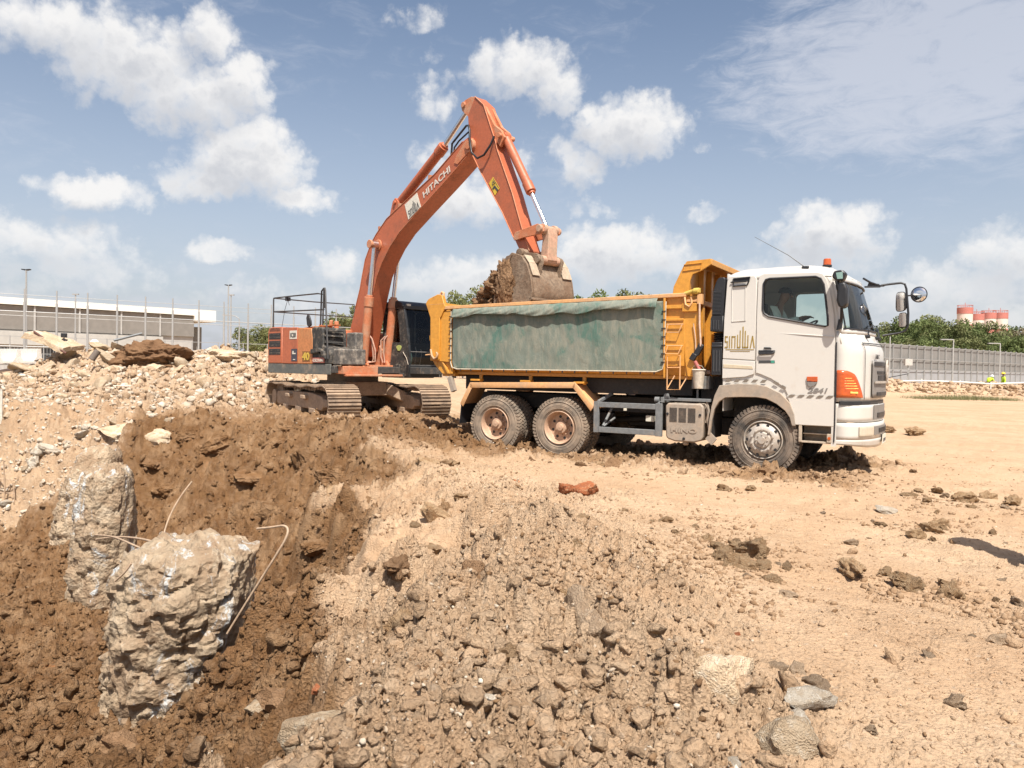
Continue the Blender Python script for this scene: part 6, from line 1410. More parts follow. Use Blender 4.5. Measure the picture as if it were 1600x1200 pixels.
# brown cloth heap
bm=lumpy((0,0,0),(1.10,.7,.55),21,6,.30,1.7); o=bm_obj(bm,'cloth_heap',rock_mat('brown_cloth',(.155,.085,.045),(.20,.115,.062),scale=1.5,bump=.05,bscale=3)); p=D(236,560,24.6); o.location=(p.x,p.y,p.z-.05); tag(o,'crumpled dark brown cloth thrown over the rubble heap','cloth')
bar('grey steel plank leaning over the top of the rubble heap',[D(178,532,25),D(222,521,25.5)],.04,'plank','plank',grey)
bar('short grey-brown board standing in the rubble heap',[D(143,562,23.5),D(153,548,23.6)],.10,'board','board',mat('board_grey',(.14,.11,.09),.8))
# individual lumps on the heap, sizes falling with number
rr=random.Random(5)
slabs=[rock_mesh('slab_fragment',340+i,conc_m,sub=4,planes=16,ang=.95,amp=.10) for i in range(5)]
for i in range(16):
    x=rr.uniform(-15.6,-6.2); y=rr.uniform(23.2,25.8); s_=rr.uniform(.35,.75); put_rock(slabs[i%5],'slab_fragment','larger broken slabs lying among the lumps of the rubble heap','rubble',(x,y,gh(x,y)+s_*.12),s_,rot=(rr.uniform(-.5,.5),rr.uniform(-.5,.5),rr.uniform(0,6)),group='broken slabs in the rubble heap',asp=(1.2,.9,.45))
cm=[rock_mesh('concrete_lump',300+i,conc_m,sub=3,planes=10,ang=.8,amp=.15) for i in range(9)]
for i in range(150):
    x=rr.uniform(-16.3,-5.6); y=rr.gauss(24.4,1.7); 
    if y<21.0 or y>28: y=rr.uniform(22.5,26.5)
    s=.09+.34*rr.random()**2.6
    put_rock(cm[i%9],'concrete_lump','pale concrete lumps piled in the rubble heap behind the excavator','rubble',(x,y,gh(x,y)+s*.25),s,rot=(rr.uniform(-1,1),rr.uniform(-1,1),rr.uniform(0,6)),group='concrete lumps in the rubble heap')
for i in range(90):
    x=rr.uniform(-14,-7.0); y=rr.uniform(15.0,20.5); s=.05+.20*rr.random()**2.6
    put_rock(cm[i%9],'concrete_lump','small pale concrete lumps strewn between the pit rim and the rubble heap','rubble',(x,y,gh(x,y)+s*.2),s,rot=(rr.uniform(-1,1),rr.uniform(-1,1),rr.uniform(0,6)),group='concrete lumps strewn above the pit')
# ================================================================== barriers far left
barrier_m=mat('barrier_white',(.60,.57,.52),.7,dirt=DUST,dirt_amt=.3)
for i,px_ in enumerate((-30,2,34)):
    a=D(px_,563,38); b=D(px_+27,562,37.2); t=thing('concrete_barrier',['white road barrier, leftmost of three cut by the left edge','white road barrier, middle of the three at the left edge','white road barrier, rightmost of three, touching the rubble heap'][i],'barrier',(a.x,a.y,a.z-.15),math.atan2(b.y-a.y,b.x-a.x),'white barriers at the far left')
    L=(b-a).length; B=MB(); B.poly([(-.28,0),(.28,0),(.28,.12),(.12,.32),(.09,.72),(-.09,.72),(-.12,.32),(-.28,.12)],0,L,'x'); B.build('barrier_body',barrier_m,t,bevel=.01)
lay('long dark steel beam lying below the white barriers',(0,582),(55,580),.10,'steel_beam','beam',mat('beam_rust',(.10,.06,.045),.8),n=4)
lay('dark beam lying on the sand left of the heap, lower one',(0,592),(32,590),.07,'steel_beam','beam',grey,n=4)
# ================================================================== fence with tall poles, left
galv=mat('galvanised_steel',(.36,.36,.35),.5,metal=.3,var=.08)
fA=D(38,562,64.0); fB=D(387,566,75.5); fA.z=0; fB.z=0
FN=thing('site_fence','tall grey fence of slender poles and wires along the left boundary','fence',(fA.x,fA.y,0),math.atan2(fB.y-fA.y,fB.x-fA.x))
FL=(fB-fA).length; sp=FL/8
for k in range(-3,22):
    B=MB(); x=k*sp; B.cyl((x,0,0),(x,0,6.4),.09,8); B.cyl((x,0,6.4),(x,0,7.5),.055,6); B.build('fence_pole',galv,FN)
for z,r_ in ((7.0,.02),(5.6,.045),(5.25,.025),(6.6,.014),(2.7,.05)):
    B=MB(); B.tube([(-3*sp,0,z),(21*sp,0,z)],r_,5); B.build('fence_wire',galv,FN)
B=MB()
for k in range(-30,230): B.box(k*sp/10-.012,k*sp/10+.012,-.005,.005,.2,2.7)
B.box(-3*sp,21*sp,-.02,.02,.15,.3); B.build('fence_mesh',galv,FN)
sF=thing('mesh_fence','low pale mesh fence in front of the long grey building','fence',(fA.x-14,fA.y+9,0),math.atan2(fB.y-fA.y,fB.x-fA.x))
for k in range(16): B=MB(); B.cyl((k*2.9,0,0),(k*2.9,0,4.0),.05,6); B.build('fence_post',galv,sF)
B=MB(); B.box(0,45,-.02,.02,3.9,3.96); B.box(0,45,-.02,.02,2.2,2.25); B.build('fence_rail',galv,sF)
# lamp posts
def lamp_post(label,px_,ytop,z,kind,group='lamp posts behind the fence'):
    p=D(px_,ytop,z); h=p.z; t=thing('lamp_post',label,'lamp post',(p.x,p.y,0),0,group); B=MB(); B.cyl((0,0,0),(0,0,h),.12,8,.07); B.build('pole',galv,t)
    if kind=='twin':
        for s_ in (-1,1): B=MB(); B.poly([(s_*.08,h-.05),(s_*.38,h+.02),(s_*.38,h+.10),(s_*.08,h+.08)],-.14,.14,'y'); B.build('lamp_head',black,t)
    elif kind=='arm':
        B=MB(); B.tube([(0,0,h-.2),(-.1,0,h+.15),(-.5,0,h+.4),(-1.4,0,h+.5)],.05,6); B.build('lamp_arm',galv,t); B=MB(); B.box(-2.0,-1.3,-.14,.14,h+.42,h+.54); B.build('lamp_head',galv,t)
    else:
        B=MB(); B.box(-.35,.35,-.12,.12,h-.05,h+.08); B.build('lamp_head',galv,t)
lamp_post('tallest lamp post with twin black heads, at the far left',41,422,70,'twin')
lamp_post('lamp post with twin black heads nearer the excavator',357,446,84,'twin')
lamp_post('small street lamp with a curved arm right of the building',374,499,92,'arm')
lamp_post('thin flat-topped lamp post in front of the building, left part',118,460,90,'flat')
lamp_post('slim flat-topped lamp post beside the right end of the building',361,461,88,'flat')
# ================================================================== long building
bA=Vector((-66.7,100,0)); bB=Vector((-46.9,121,0)); LB=(bB-bA).length
BD=thing('long_building','long low grey building with a white roof band behind the left fence','building',(bA.x,bA.y,0),math.atan2(bB.y-bA.y,bB.x-bA.x))
wallg=mat('panel_dark_grey',(.21,.195,.175),.7,var=.06,dscale=.3,fine=1); walll=mat('panel_light_grey',(.40,.39,.37),.7,var=.05,dscale=.3,fine=1); wallw=mat('fascia_white',(.74,.72,.66),.6,var=.03,dscale=.3,fine=1)
B=MB(); B.box(-30,LB-3.2,.6,22,0,8.9); B.build('wall',walll,BD)
B=MB(); B.box(-30,LB-3.2,.3,.6,5.6,8.75); B.build('upper_cladding',wallg,BD)
B=MB(); B.box(-30,LB-8,.0,.6,3.6,5.4); B.build('canopy_band',mat('panel_mid_grey',(.42,.41,.38),.7,var=.05,dscale=.3,fine=1),BD)
B=MB(); B.box(-30,LB,-.1,23,8.85,9.75); B.build('roof',wallw,BD)
B=MB(); B.box(LB-3.3,LB+.02,-.3,23,8.0,9.78); B.build('roof_end_fascia',wallw,BD)
B=MB(); B.box(LB-3.2,LB-1.2,2,20,0,7.2); B.build('end_bay',mat('end_bay_grey',(.22,.21,.19),.7,var=.06),BD)
for k in range(9):
    B=MB(); x=-28+k*5.5; B.box(x,x+3.4,.55,.62,1.0,3.2); B.build('window',mat('dark_window',(.05,.055,.06),.2,var=.05),BD)
    B=MB(); B.box(x+4.4,x+4.6,.1,.3,5.5,8.8); B.build('panel_joint',walll,BD)
# ================================================================== boundary wall right
wA=Vector((39.0,80,0)); wB=Vector((70.7,106,0)); wd=(wB-wA).normalized(); WL=thing('boundary_wall','long grey panel wall with slim posts along the right boundary','wall',(wA.x-wd.x*16,wA.y-wd.y*16,0),math.atan2(wd.y,wd.x))
B=MB(); B.box(0,95,0,.12,0,4.75); B.build('wall_panel',mat('noise_wall_grey',(.20,.195,.185),.7,dirt=(.11,.105,.10),dirt_amt=.4,dscale=.35,var=.05,fine=.8,streak=False),WL)
B=MB(); B.box(0,95,-.03,-.001,0,2.1); B.build('lower_panel',mat('noise_wall_pale',(.30,.31,.32),.6,var=.06,dscale=.5,fine=1),WL)
for k in range(50): B=MB(); x=k*1.9; B.box(x-.05,x+.05,-.16,-.03,0,4.85); B.build('wall_post',galv,WL)
for z in (2.1,3.25,4.72): B=MB(); B.box(0,95,-.20,-.161,z-.03,z+.03); B.build('wall_rail',galv,WL)
def post(label,px_,ytop,z,arm,dx=0):
    p=D(px_,ytop,z); t=thing('street_lamp' if arm else 'service_post',label,'lamp post' if arm else 'post',(p.x,p.y,0)); h=p.z; B=MB(); B.cyl((0,0,-.3),(0,0,h),.045,8); B.build('pole',mat('post_white',(.40,.40,.38),.5,var=.05),t)
    if arm: B=MB(); B.tube([(0,0,h),(-1.3*arm,0,h+.02)],.045,6); B.build('lamp_arm',galv,t); B=MB(); B.box(-1.6*arm,-1.0*arm,-.12,.12,h-.03,h+.06); B.build('lamp_head',galv,t)
    return t,h
post('slim white lamp post before the grey wall, nearest the truck',1391,526,66,0)
post('white lamp post with a short arm before the middle of the wall',1490,531,66,.7)
post('white lamp post with a short arm before the wall, rightmost',1563,537,70,.7)
t,h=post('white post carrying a small box before the grey wall',1419,560,60,0); B=MB(); B.box(-.28,.28,-.15,.15,h-.55,h-.05); B.build('junction_box',mat('box_beige',(.5,.47,.42),.6),t); B=MB(); B.tube([(0,-.1,h-1.2),(-1.6,0,h-1.55),(-3.2,0,h-1.35)],.03,5); B.build('cable',black,t)
# white railing on the bank
RL=thing('white_railing','low white railing on the far bank in front of the grey wall','railing',(0,0,0))
pp=[D(1383,596,57),D(1440,595,57),D(1500,597,57),D(1548,600,56),D(1605,598,56),D(1660,600,56)]
B=MB(); B.tube(pp,.06,6); B.build('railing_bar',mat('rail_white',(.66,.64,.58),.5,var=.04),RL); B=MB(); B.tube([p-Vector((0,0,.7)) for p in pp[3:]],.05,6); B.build('railing_bar',MATS['rail_white'],RL)
for p in pp: B=MB(); B.cyl(tuple(p+Vector((0,0,.15))),tuple(p-Vector((0,0,1.6))),.05,6); B.build('railing_post',MATS['rail_white'],RL)
# ================================================================== trees
def leaf_mat(name,a,b_):
    m,t,b=new_mat(name); pos=t.n('ShaderNodeNewGeometry').outputs['Position']; at=t.n('ShaderNodeAttribute',attribute_name='tone').outputs['Fac']
    c=t.mix(at,a,b_); c=t.mix(t.m('MULTIPLY',t.ramp(t.noise(pos,.35,3,.5),.4,.65),.5),c,tuple(x*.6 for x in a)); t.put(b.inputs['Base Color'],c); b.inputs['Roughness'].default_value=.75; b.inputs['Specular IOR Level'].default_value=.2
    tr=t.n('ShaderNodeBsdfTranslucent'); t.put(tr.inputs[0],c); mx=t.n('ShaderNodeMixShader'); mx.inputs[0].default_value=.25; t.put(mx.inputs[1],b.outputs[0]); t.put(mx.inputs[2],tr.outputs[0]); t.put([n for n in m.node_tree.nodes if n.type=='OUTPUT_MATERIAL'][0].inputs[0],mx.outputs[0]); return m
LM=[leaf_mat('foliage_green',(.11,.145,.05),(.20,.235,.09)),leaf_mat('foliage_olive',(.15,.165,.065),(.26,.27,.12)),leaf_mat('foliage_brownish',(.20,.165,.10),(.30,.26,.17))]
bark=mat('bark',(.13,.10,.07),.9,var=.2,bump=.02)
def crown_mesh(seed,m,nl=5200,leaf=.21,feather=False):
    rg=np.random.default_rng(seed); nc=46; c=rg.normal(size=(nc,3)); c/=np.linalg.norm(c,axis=1)[:,None]; c*=rg.uniform(.25,1,(nc,1))**.6; c[:,2]=c[:,2]*.85+.1; cr=rg.uniform(.13,.34,nc)
    w=cr**2; k=rg.choice(nc,nl,p=w/w.sum()); d=rg.normal(size=(nl,3)); d/=np.linalg.norm(d,axis=1)[:,None]; rr=rg.uniform(.45,1.12,(nl,1))**.7
    p=(c[k]+d*cr[k][:,None]*rr)*np.array([3.1,3.1,2.9]); a=rg.normal(size=(nl,3)); a/=np.linalg.norm(a,axis=1)[:,None]; b=np.cross(a,rg.normal(size=(nl,3))); b/=np.linalg.norm(b,axis=1)[:,None]; s=leaf*rg.uniform(.5,1.2,(nl,1))
    a[:,2]-=.3
    V=np.stack([p-a*s,p+b*s*.45,p+a*s,p-b*s*.45],1).reshape(-1,3); F=np.arange(nl*4).reshape(nl,4)
    me=bpy.data.meshes.new('crown'); me.from_pydata(V.tolist(),[],F.tolist()); me.materials.append(m); at=me.attributes.new('tone','FLOAT','FACE'); at.data.foreach_set('value',rg.random(nl).astype(np.float32)); return me
CR=[crown_mesh(40+i,LM[i%3 if i<6 else 0],5200) for i in range(7)]
def trunk_mesh(seed,h):
    r_=random.Random(seed); B=MB(); B.tube([(0,0,-.3),(.1,.05,h*.35),(.0,.1,h*.7),(.15,.0,h)],[.24,.18,.13,.06],8)
    for k in range(7):
        a=r_.uniform(0,6.28); z=h*r_.uniform(.35,.85); L=r_.uniform(1.2,2.4); B.tube([(0.05,.05,z),(math.cos(a)*L*.5,math.sin(a)*L*.5,z+L*.45),(math.cos(a)*L,math.sin(a)*L,z+L*.8)],[.09,.06,.025],5)
    me=bpy.data.meshes.new('trunk'); me.from_pydata(B.v,[],B.f); me.materials.append(bark); me.shade_smooth(); return me
TK=[trunk_mesh(i,6) for i in range(3)]
def tree(label,x,y,h,ci,wd_=1.0,group=None,nm='broadleaf_tree'):
    t=thing(nm,label,'tree',(x,y,0),random.uniform(0,6.28),group); s=h/8.4
    o=bpy.data.objects.new('crown',CR[ci]); COL.objects.link(o); o.parent=t; o.location=(0,0,5.4*s); o.scale=(s*wd_,s*wd_,s); o.rotation_euler=(0,0,random.uniform(0,6))
    k=bpy.data.objects.new('trunk',TK[ci%3]); COL.objects.link(k); k.parent=t; k.scale=(s,s,s)
def tree_px(label,px_,ytop,z,ci,wd_=1.0,group=None):
    p=D(px_,ytop,z); tree(label,p.x,p.y,p.z,ci,wd_,group)
tr=random.Random(3)
gR='dense trees in a row behind the grey wall'
tops=[(1366,512),(1385,502),(1408,500),(1430,498),(1450,495),(1458,500),(1478,500),(1500,503),(1523,504),(1545,506),(1566,509),(1586,514),(1606,512),(1630,508),(1655,505),(1340,508),(1310,512)]
for i,(px_,yt) in enumerate(tops):
    tree_px('bushy green trees standing in a row behind the grey wall at right' if px_<1580 else 'thin brownish trees at the right end of the row behind the wall',px_,yt,118+tr.uniform(-5,14),[0,1,3,6,4][i%5] if px_<1580 else (2 if i%2 else 5),1.0,gR if px_<1580 else 'thin brownish trees at the right end')
for i in range(16): tree_px('bushy green trees standing in a row behind the grey wall at right',1330+i*19+tr.uniform(-6,6),524+tr.uniform(-6,6),112+tr.uniform(-3,5),[0,1,3,6][i%4],1.1,gR)
tree_px('feathery green tree right behind the raised bucket, tallest there',738,446,88,1,.75); tree_px('low green tree left of the tallest one behind the bucket',712,466,92,0,.9); tree_px('small green tree behind the rear post of the truck body',690,472,95,4,.8); tree_px('green tree hidden behind the raised bucket',790,462,94,3,1.1)
for i,(px_,yt) in enumerate(((905,462),(930,459),(958,463),(990,457),(1012,460),(1035,464),(870,466),(1070,468),(840,468))): tree_px('tree tops just showing above the truck body between bucket and cab guard',px_,yt,98+3*i,[0,3,1,4,6][i%5],1.,'trees behind the truck body')
for i,(px_,yt) in enumerate(((398,507),(418,512),(440,516),(540,488),(556,480),(520,505),(470,520),(497,516),(575,500),(600,500),(630,495),(655,488))): tree_px('greyish green trees far behind the excavator',px_,yt,120+4*i,[1,4,0][i%3],1.1,'trees behind the excavator')
# ================================================================== silos far right
conc_w=mat('silo_pale',(.62,.52,.45),.7,var=.04,dscale=.1,fine=.5); conc_r=mat('silo_red',(.42,.15,.12),.7,var=.05,dscale=.1,fine=.5)
for i,(px_,yt,r_) in enumerate(((1508,481,3.0),(1526,491,2.9),(1545,489,2.9),(1563,489,3.0))):
    p=D(px_,yt,330+i*5); t=thing('silo',['red and white banded silo, leftmost and tallest','red topped white silo, second from the left','red topped white silo, third from the left','red and white silo at the right end of the group'][i],'silo',(p.x,p.y,0),0,'banded silos beyond the trees'); h=p.z
    B=MB(); B.cyl((0,0,0),(0,0,h-.2),r_,28); B.build('silo_wall',conc_w,t,smooth=40)
    for a,b in ((h-2.6,h),(h-9.2,h-7.2)): B=MB(); B.lathe([(a,0),(a,r_+.12),(b,r_+.12),(b+.3,0)],(0,0,0),'z',28); B.build('red_band',conc_r,t,smooth=40)
    B=MB(); B.tube([(math.cos(q)*r_,math.sin(q)*r_,h+1.0) for q in np.linspace(0,6.28,16,endpoint=False)],.10,5,close=True)
    for q in np.linspace(0,6.28,9): B.tube([(math.cos(q)*r_,math.sin(q)*r_,h),(math.cos(q)*r_,math.sin(q)*r_,h+1.0)],.08,5)
    B.tube([(0,0,h),(0,0,h+2.2)],.12,5); B.build('top_railing',conc_r,t)
# far low buildings / ground line trees so the horizon is not bare
gr=np.random.default_rng(4)
def grass():
    n=2600; B_=[];F=[]
    for i in range(n):
        px_=gr.uniform(1425,1580); p=D(px_,621,50.5); x=p.x+gr.normal()*.3; y=p.y+gr.normal()*.9; z=gh(x,y) if i%8==0 else z if i else 0
        h=.12+.28*gr.random()*np.exp(-((px_-1500)/60)**2)+.05; a=gr.uniform(0,6.28); w=.02; k=len(B_); B_+=[(x,y,z-.02),(x+math.cos(a)*w,y+math.sin(a)*w,z-.02),(x+gr.normal()*.08,y+gr.normal()*.08,z+h)]; F.append((k,k+1,k+2))
    me=bpy.data.meshes.new('grass'); me.from_pydata(B_,[],F); me.materials.append(mat('grass_green',(.15,.15,.06),.8,var=.25)); o=bpy.data.objects.new('grass',me); COL.objects.link(o); tag(o,'low green weeds along the foot of the far right bank','grass',kind='stuff')
grass()
# ================================================================== people
skin_m=mat('skin_brown',(.20,.105,.06),.6,var=.06); 
def skinned(name,verts,edges,radii,m,parent,root=0,sub=2):
    bm=bmesh.new(); lay_=bm.verts.layers.skin.verify(); vs=[bm.verts.new(v) for v in verts]
    for v,r_ in zip(vs,radii): v[lay_].radius=(r_,r_) if not isinstance(r_,tuple) else r_
    vs[root][lay_].use_root=True
    for a,b in edges: bm.edges.new((vs[a],vs[b]))
    me=bpy.data.meshes.new(name); bm.to_mesh(me); bm.free(); me.materials.append(m); o=bpy.data.objects.new(name,me); COL.objects.link(o); o.parent=parent
    md=o.modifiers.new('skin','SKIN'); md.use_smooth_shade=True; md=o.modifiers.new('sub','SUBSURF'); md.levels=sub; md.render_levels=sub; return o
def person(label,loc,rz,J,shirt,trousers,hat=None,boots=None,vest=None,hair=True,group=None,sub=2):
    """J: joint dict in local metres, x = facing direction"""
    t=thing('person',label,'person',loc,rz,group)
    g_=lambda k:Vector(J[k])
    names=['pelvis','waist','chest','neck','head_base','head','crown','shL','elL','wrL','shR','elR','wrR','hipL','knL','anL','toL','hipR','knR','anR','toR']
    V=[g_(k) for k in names]; I={k:i for i,k in enumerate(names)}
    E_=[('pelvis','waist'),('waist','chest'),('chest','neck'),('neck','head_base'),('head_base','head'),('head','crown'),('chest','shL'),('shL','elL'),('elL','wrL'),('chest','shR'),('shR','elR'),('elR','wrR'),('pelvis','hipL'),('hipL','knL'),('knL','anL'),('anL','toL'),('pelvis','hipR'),('hipR','knR'),('knR','anR'),('anR','toR')]
    rad=dict(pelvis=.11,waist=.105,chest=.12,neck=.055,head_base=.06,head=.088,crown=.07,shL=.058,elL=.042,wrL=.027,shR=.058,elR=.042,wrR=.027,hipL=.085,knL=.058,anL=.038,toL=.035,hipR=.085,knR=.058,anR=.038,toR=.035)
    # hands: palm, four fingers and a thumb added to the same skeleton
    R_=[rad[k] for k in names]; E2=[(I[a],I[b]) for a,b in E_]
    for s_,w,e in ((1,'wrL','elL'),(-1,'wrR','elR')):
        W_=g_(w); d=(W_-g_(e)).normalized(); sd_=Vector((0,0,1)).cross(d); sd_=sd_.normalized() if sd_.length>.1 else Vector((1,0,0)); up=d.cross(sd_)
        pi=len(V); V.append(W_+d*.055); R_.append(.024); E2.append((I[w],pi)); V.append(W_+d*.085); R_.append(.022); E2.append((pi,pi+1)); pk=pi+1
        for q,L in ((-.030,.060),(-.010,.072),(.010,.068),(.030,.052)):
            i0=len(V); V.append(W_+d*.105+sd_*q); R_.append(.009); V.append(W_+d*(.105+L*.6)+sd_*q*1.1-up*.012); R_.append(.0085); V.append(W_+d*(.105+L)+sd_*q*1.1-up*.035); R_.append(.007); E2+=[(pk,i0),(i0,i0+1),(i0+1,i0+2)]
        i0=len(V); V.append(W_+d*.06+sd_*-.035); R_.append(.011); V.append(W_+d*.10+sd_*-.052-up*.012); R_.append(.009); E2+=[(pi,i0),(i0,i0+1)]
    body=skinned('body',V,E2,R_,skin_m,t,0,sub)
    def cloth(name,keys,edges,grow,m):
        i={k:n for n,k in enumerate(keys)}; skinned(name,[g_(k) for k in keys],[(i[a],i[b]) for a,b in edges],[rad[k]+grow for k in keys],m,t,0,sub)
    ks=['chest','waist','pelvis','shL','elL','wrL','shR','elR','wrR']; J2=dict(J)
    cloth('shirt',ks,[('chest','waist'),('waist','pelvis'),('chest','shL'),('shL','elL'),('elL','wrL'),('chest','shR'),('shR','elR'),('elR','wrR')],.018,shirt)
    if vest: cloth('safety_vest',['chest','waist','pelvis','shL','shR'],[('chest','waist'),('waist','pelvis'),('chest','shL'),('chest','shR')],.032,vest)
    cloth('trousers',['pelvis','hipL','knL','anL','hipR','knR','anR'],[('pelvis','hipL'),('hipL','knL'),('knL','anL'),('pelvis','hipR'),('hipR','knR'),('knR','anR')],.02,trousers)
    for a,b in (('anL','toL'),('anR','toR')):
        if boots: skinned('boot',[g_(a)+Vector((0,0,.08)),g_(a)+Vector((-.02,0,-.02)),(g_(a)+g_(b))/2+Vector((0,0,-.0)),g_(b)],[(0,1),(1,2),(2,3)],[.055,.055,.05,.045],boots,t)
    H=g_('head'); fdir=Vector(J.get('face',(1,0,0))).normalized(); sdv=Vector((0,0,1)).cross(fdir).normalized(); upv=fdir.cross(sdv)
    B=MB()
    B.obox(H+fdir*.098-upv*.005,fdir*.018,sdv*.012,upv*.022); B.build('nose',skin_m,body,bevel=.008)
    for s_ in (-1,1):
        B=MB(); B.lathe([(-.01,0),(-.006,.011),(0,.014),(.006,.011),(.01,0)],tuple(H+fdir*.086+sdv*.032*s_+upv*.015),'x',10); B.build('eye',mat('eye_dark',(.02,.015,.012),.3),body,smooth=60)
        B=MB(); B.obox(H+sdv*.092*s_-upv*.005-fdir*.01,fdir*.018,sdv*.008,upv*.03); B.build('ear',skin_m,body,bevel=.007)
    B=MB(); B.obox(H+fdir*.088-upv*.045,fdir*.006,sdv*.025,upv*.005); B.build('mouth',mat('lip',(.16,.06,.045),.6),body,bevel=.003)
    if hair or hat:
        B=MB(); n=20
        def cap(a,b):
            th=b*math.pi*(.47 if not hat else .56); ph=a*2*math.pi; r_=.103 if not hat else .132; p=upv*math.cos(th)*r_*1.0+(fdir*math.cos(ph)*1.08+sdv*math.sin(ph)*.92)*math.sin(th)*r_; q=H+upv*.03+p-fdir*.012
            if hat and b>.97: q+=(fdir*math.cos(ph)+sdv*math.sin(ph)*.6)*.02
            return tuple(q)
        B.grid(cap,24,12); B.build('helmet' if hat else 'hair',hat if hat else mat('hair_black',(.012,.010,.010),.7),t,smooth=60,solid=.006)
    return t
STAND=dict(pelvis=(0,0,.94),waist=(0,0,1.10),chest=(0,0,1.33),neck=(0,0,1.47),head_base=(.01,0,1.54),head=(.02,0,1.63),crown=(.02,0,1.70),shL=(0,.18,1.40),elL=(-.03,.25,1.12),wrL=(.06,.26,.88),shR=(0,-.18,1.40),elR=(-.03,-.25,1.12),wrR=(.06,-.26,.88),hipL=(0,.09,.90),knL=(.02,.11,.50),anL=(0,.12,.09),toL=(.16,.14,.045),hipR=(0,-.09,.90),knR=(.02,-.11,.50),anR=(0,-.12,.09),toR=(.16,-.14,.045),face=(1,0,0))
# driver, seated: local x along the truck, placed by truck axes
SIT=dict(pelvis=(-.10,0,.10),waist=(-.10,0,.26),chest=(-.02,0,.50),neck=(.03,0,.64),head_base=(.06,0,.70),head=(.11,0,.79),crown=(.11,0,.86),shL=(-.02,.19,.56),elL=(.10,.26,.33),wrL=(.36,.14,.42),shR=(-.02,-.19,.56),elR=(.10,-.27,.33),wrR=(.36,-.16,.42),hipL=(-.05,.10,.08),knL=(.38,.12,.12),anL=(.52,.12,-.28),toL=(.66,.12,-.32),hipR=(-.05,-.10,.08),knR=(.38,-.12,.12),anR=(.52,-.12,-.28),toR=(.66,-.12,-.32),face=(1,-.1,-.12))
tm=TR.matrix_world; p=tm@Vector((.10,.42,2.0))
person('driver in a pale shirt seated behind the truck steering wheel',p,TR.rotation_euler.z,SIT,mat('shirt_pale_mint',(.55,.62,.55),.8,var=.06,bump=.01,bscale=8),mat('trousers_dark',(.04,.045,.06),.9,var=.1),boots=black)
p=D(131,562,25.5); 
J=dict(STAND); J.update(chest=(.10,0,1.30),neck=(.2,0,1.42),head_base=(.24,0,1.48),head=(.28,0,1.55),crown=(.28,0,1.62),shL=(.12,.18,1.36),shR=(.12,-.18,1.36),elL=(.2,.24,1.1),elR=(.2,-.24,1.1),wrL=(.36,.2,.95),wrR=(.36,-.2,.95))
zt=D(131,530,25.5).z-1.68; person('person in a red top and white helmet behind the rubble heap',(p.x,p.y+1.2,zt),R(200),J,red_m,mat('trousers_grey',(.08,.08,.09),.9),hat=mat('helmet_white',(.7,.7,.68),.4),boots=black,sub=1)
hv=mat('hivis_yellow',(.50,.72,.03),.7,var=.1)
for i,(px_,lab,rz_) in enumerate(((1545,'person in a yellow-green safety vest, left of the two by the far railing',R(20)),(1568,'person in a bright yellow-green vest, right of the two by the far railing',R(170)))):
    q=D(px_,583,58.5); J=dict(STAND) 
    if i==0: J.update(chest=(.15,0,1.25),neck=(.28,0,1.34),head_base=(.32,0,1.38),head=(.38,0,1.43),crown=(.39,0,1.50),shL=(.16,.18,1.3),shR=(.16,-.18,1.3),elL=(.3,.22,1.05),elR=(.3,-.22,1.05),wrL=(.45,.18,.85),wrR=(.45,-.18,.85))
    person(lab,(q.x,q.y,q.z-1.70),rz_,J,hv,mat('trousers_navy',(.03,.035,.06),.9),hat=mat('helmet_yellow',(.7,.5,.05),.4) if i else MATS['helmet_white'],vest=hv,boots=black,group=None,sub=1)
# person at the right edge, only a boot, sleeve and shadow in view
q=AT(1600,905); J=dict(STAND); J.update(wrL=(.12,.27,.90)); 
person('person standing at the right edge, mostly outside the picture, casting a shadow on the sand',(4.50,6.25,gh(4.50,6.25)-.01),R(172),STAND,mat('shirt_olive',(.10,.10,.04),.9,var=.1),mat('trousers_olive',(.13,.11,.06),.9,var=.1),hat=mat('helmet_yellow',(.7,.5,.05),.4),boots=mat('boot_tan',(.42,.27,.13),.8,var=.1))
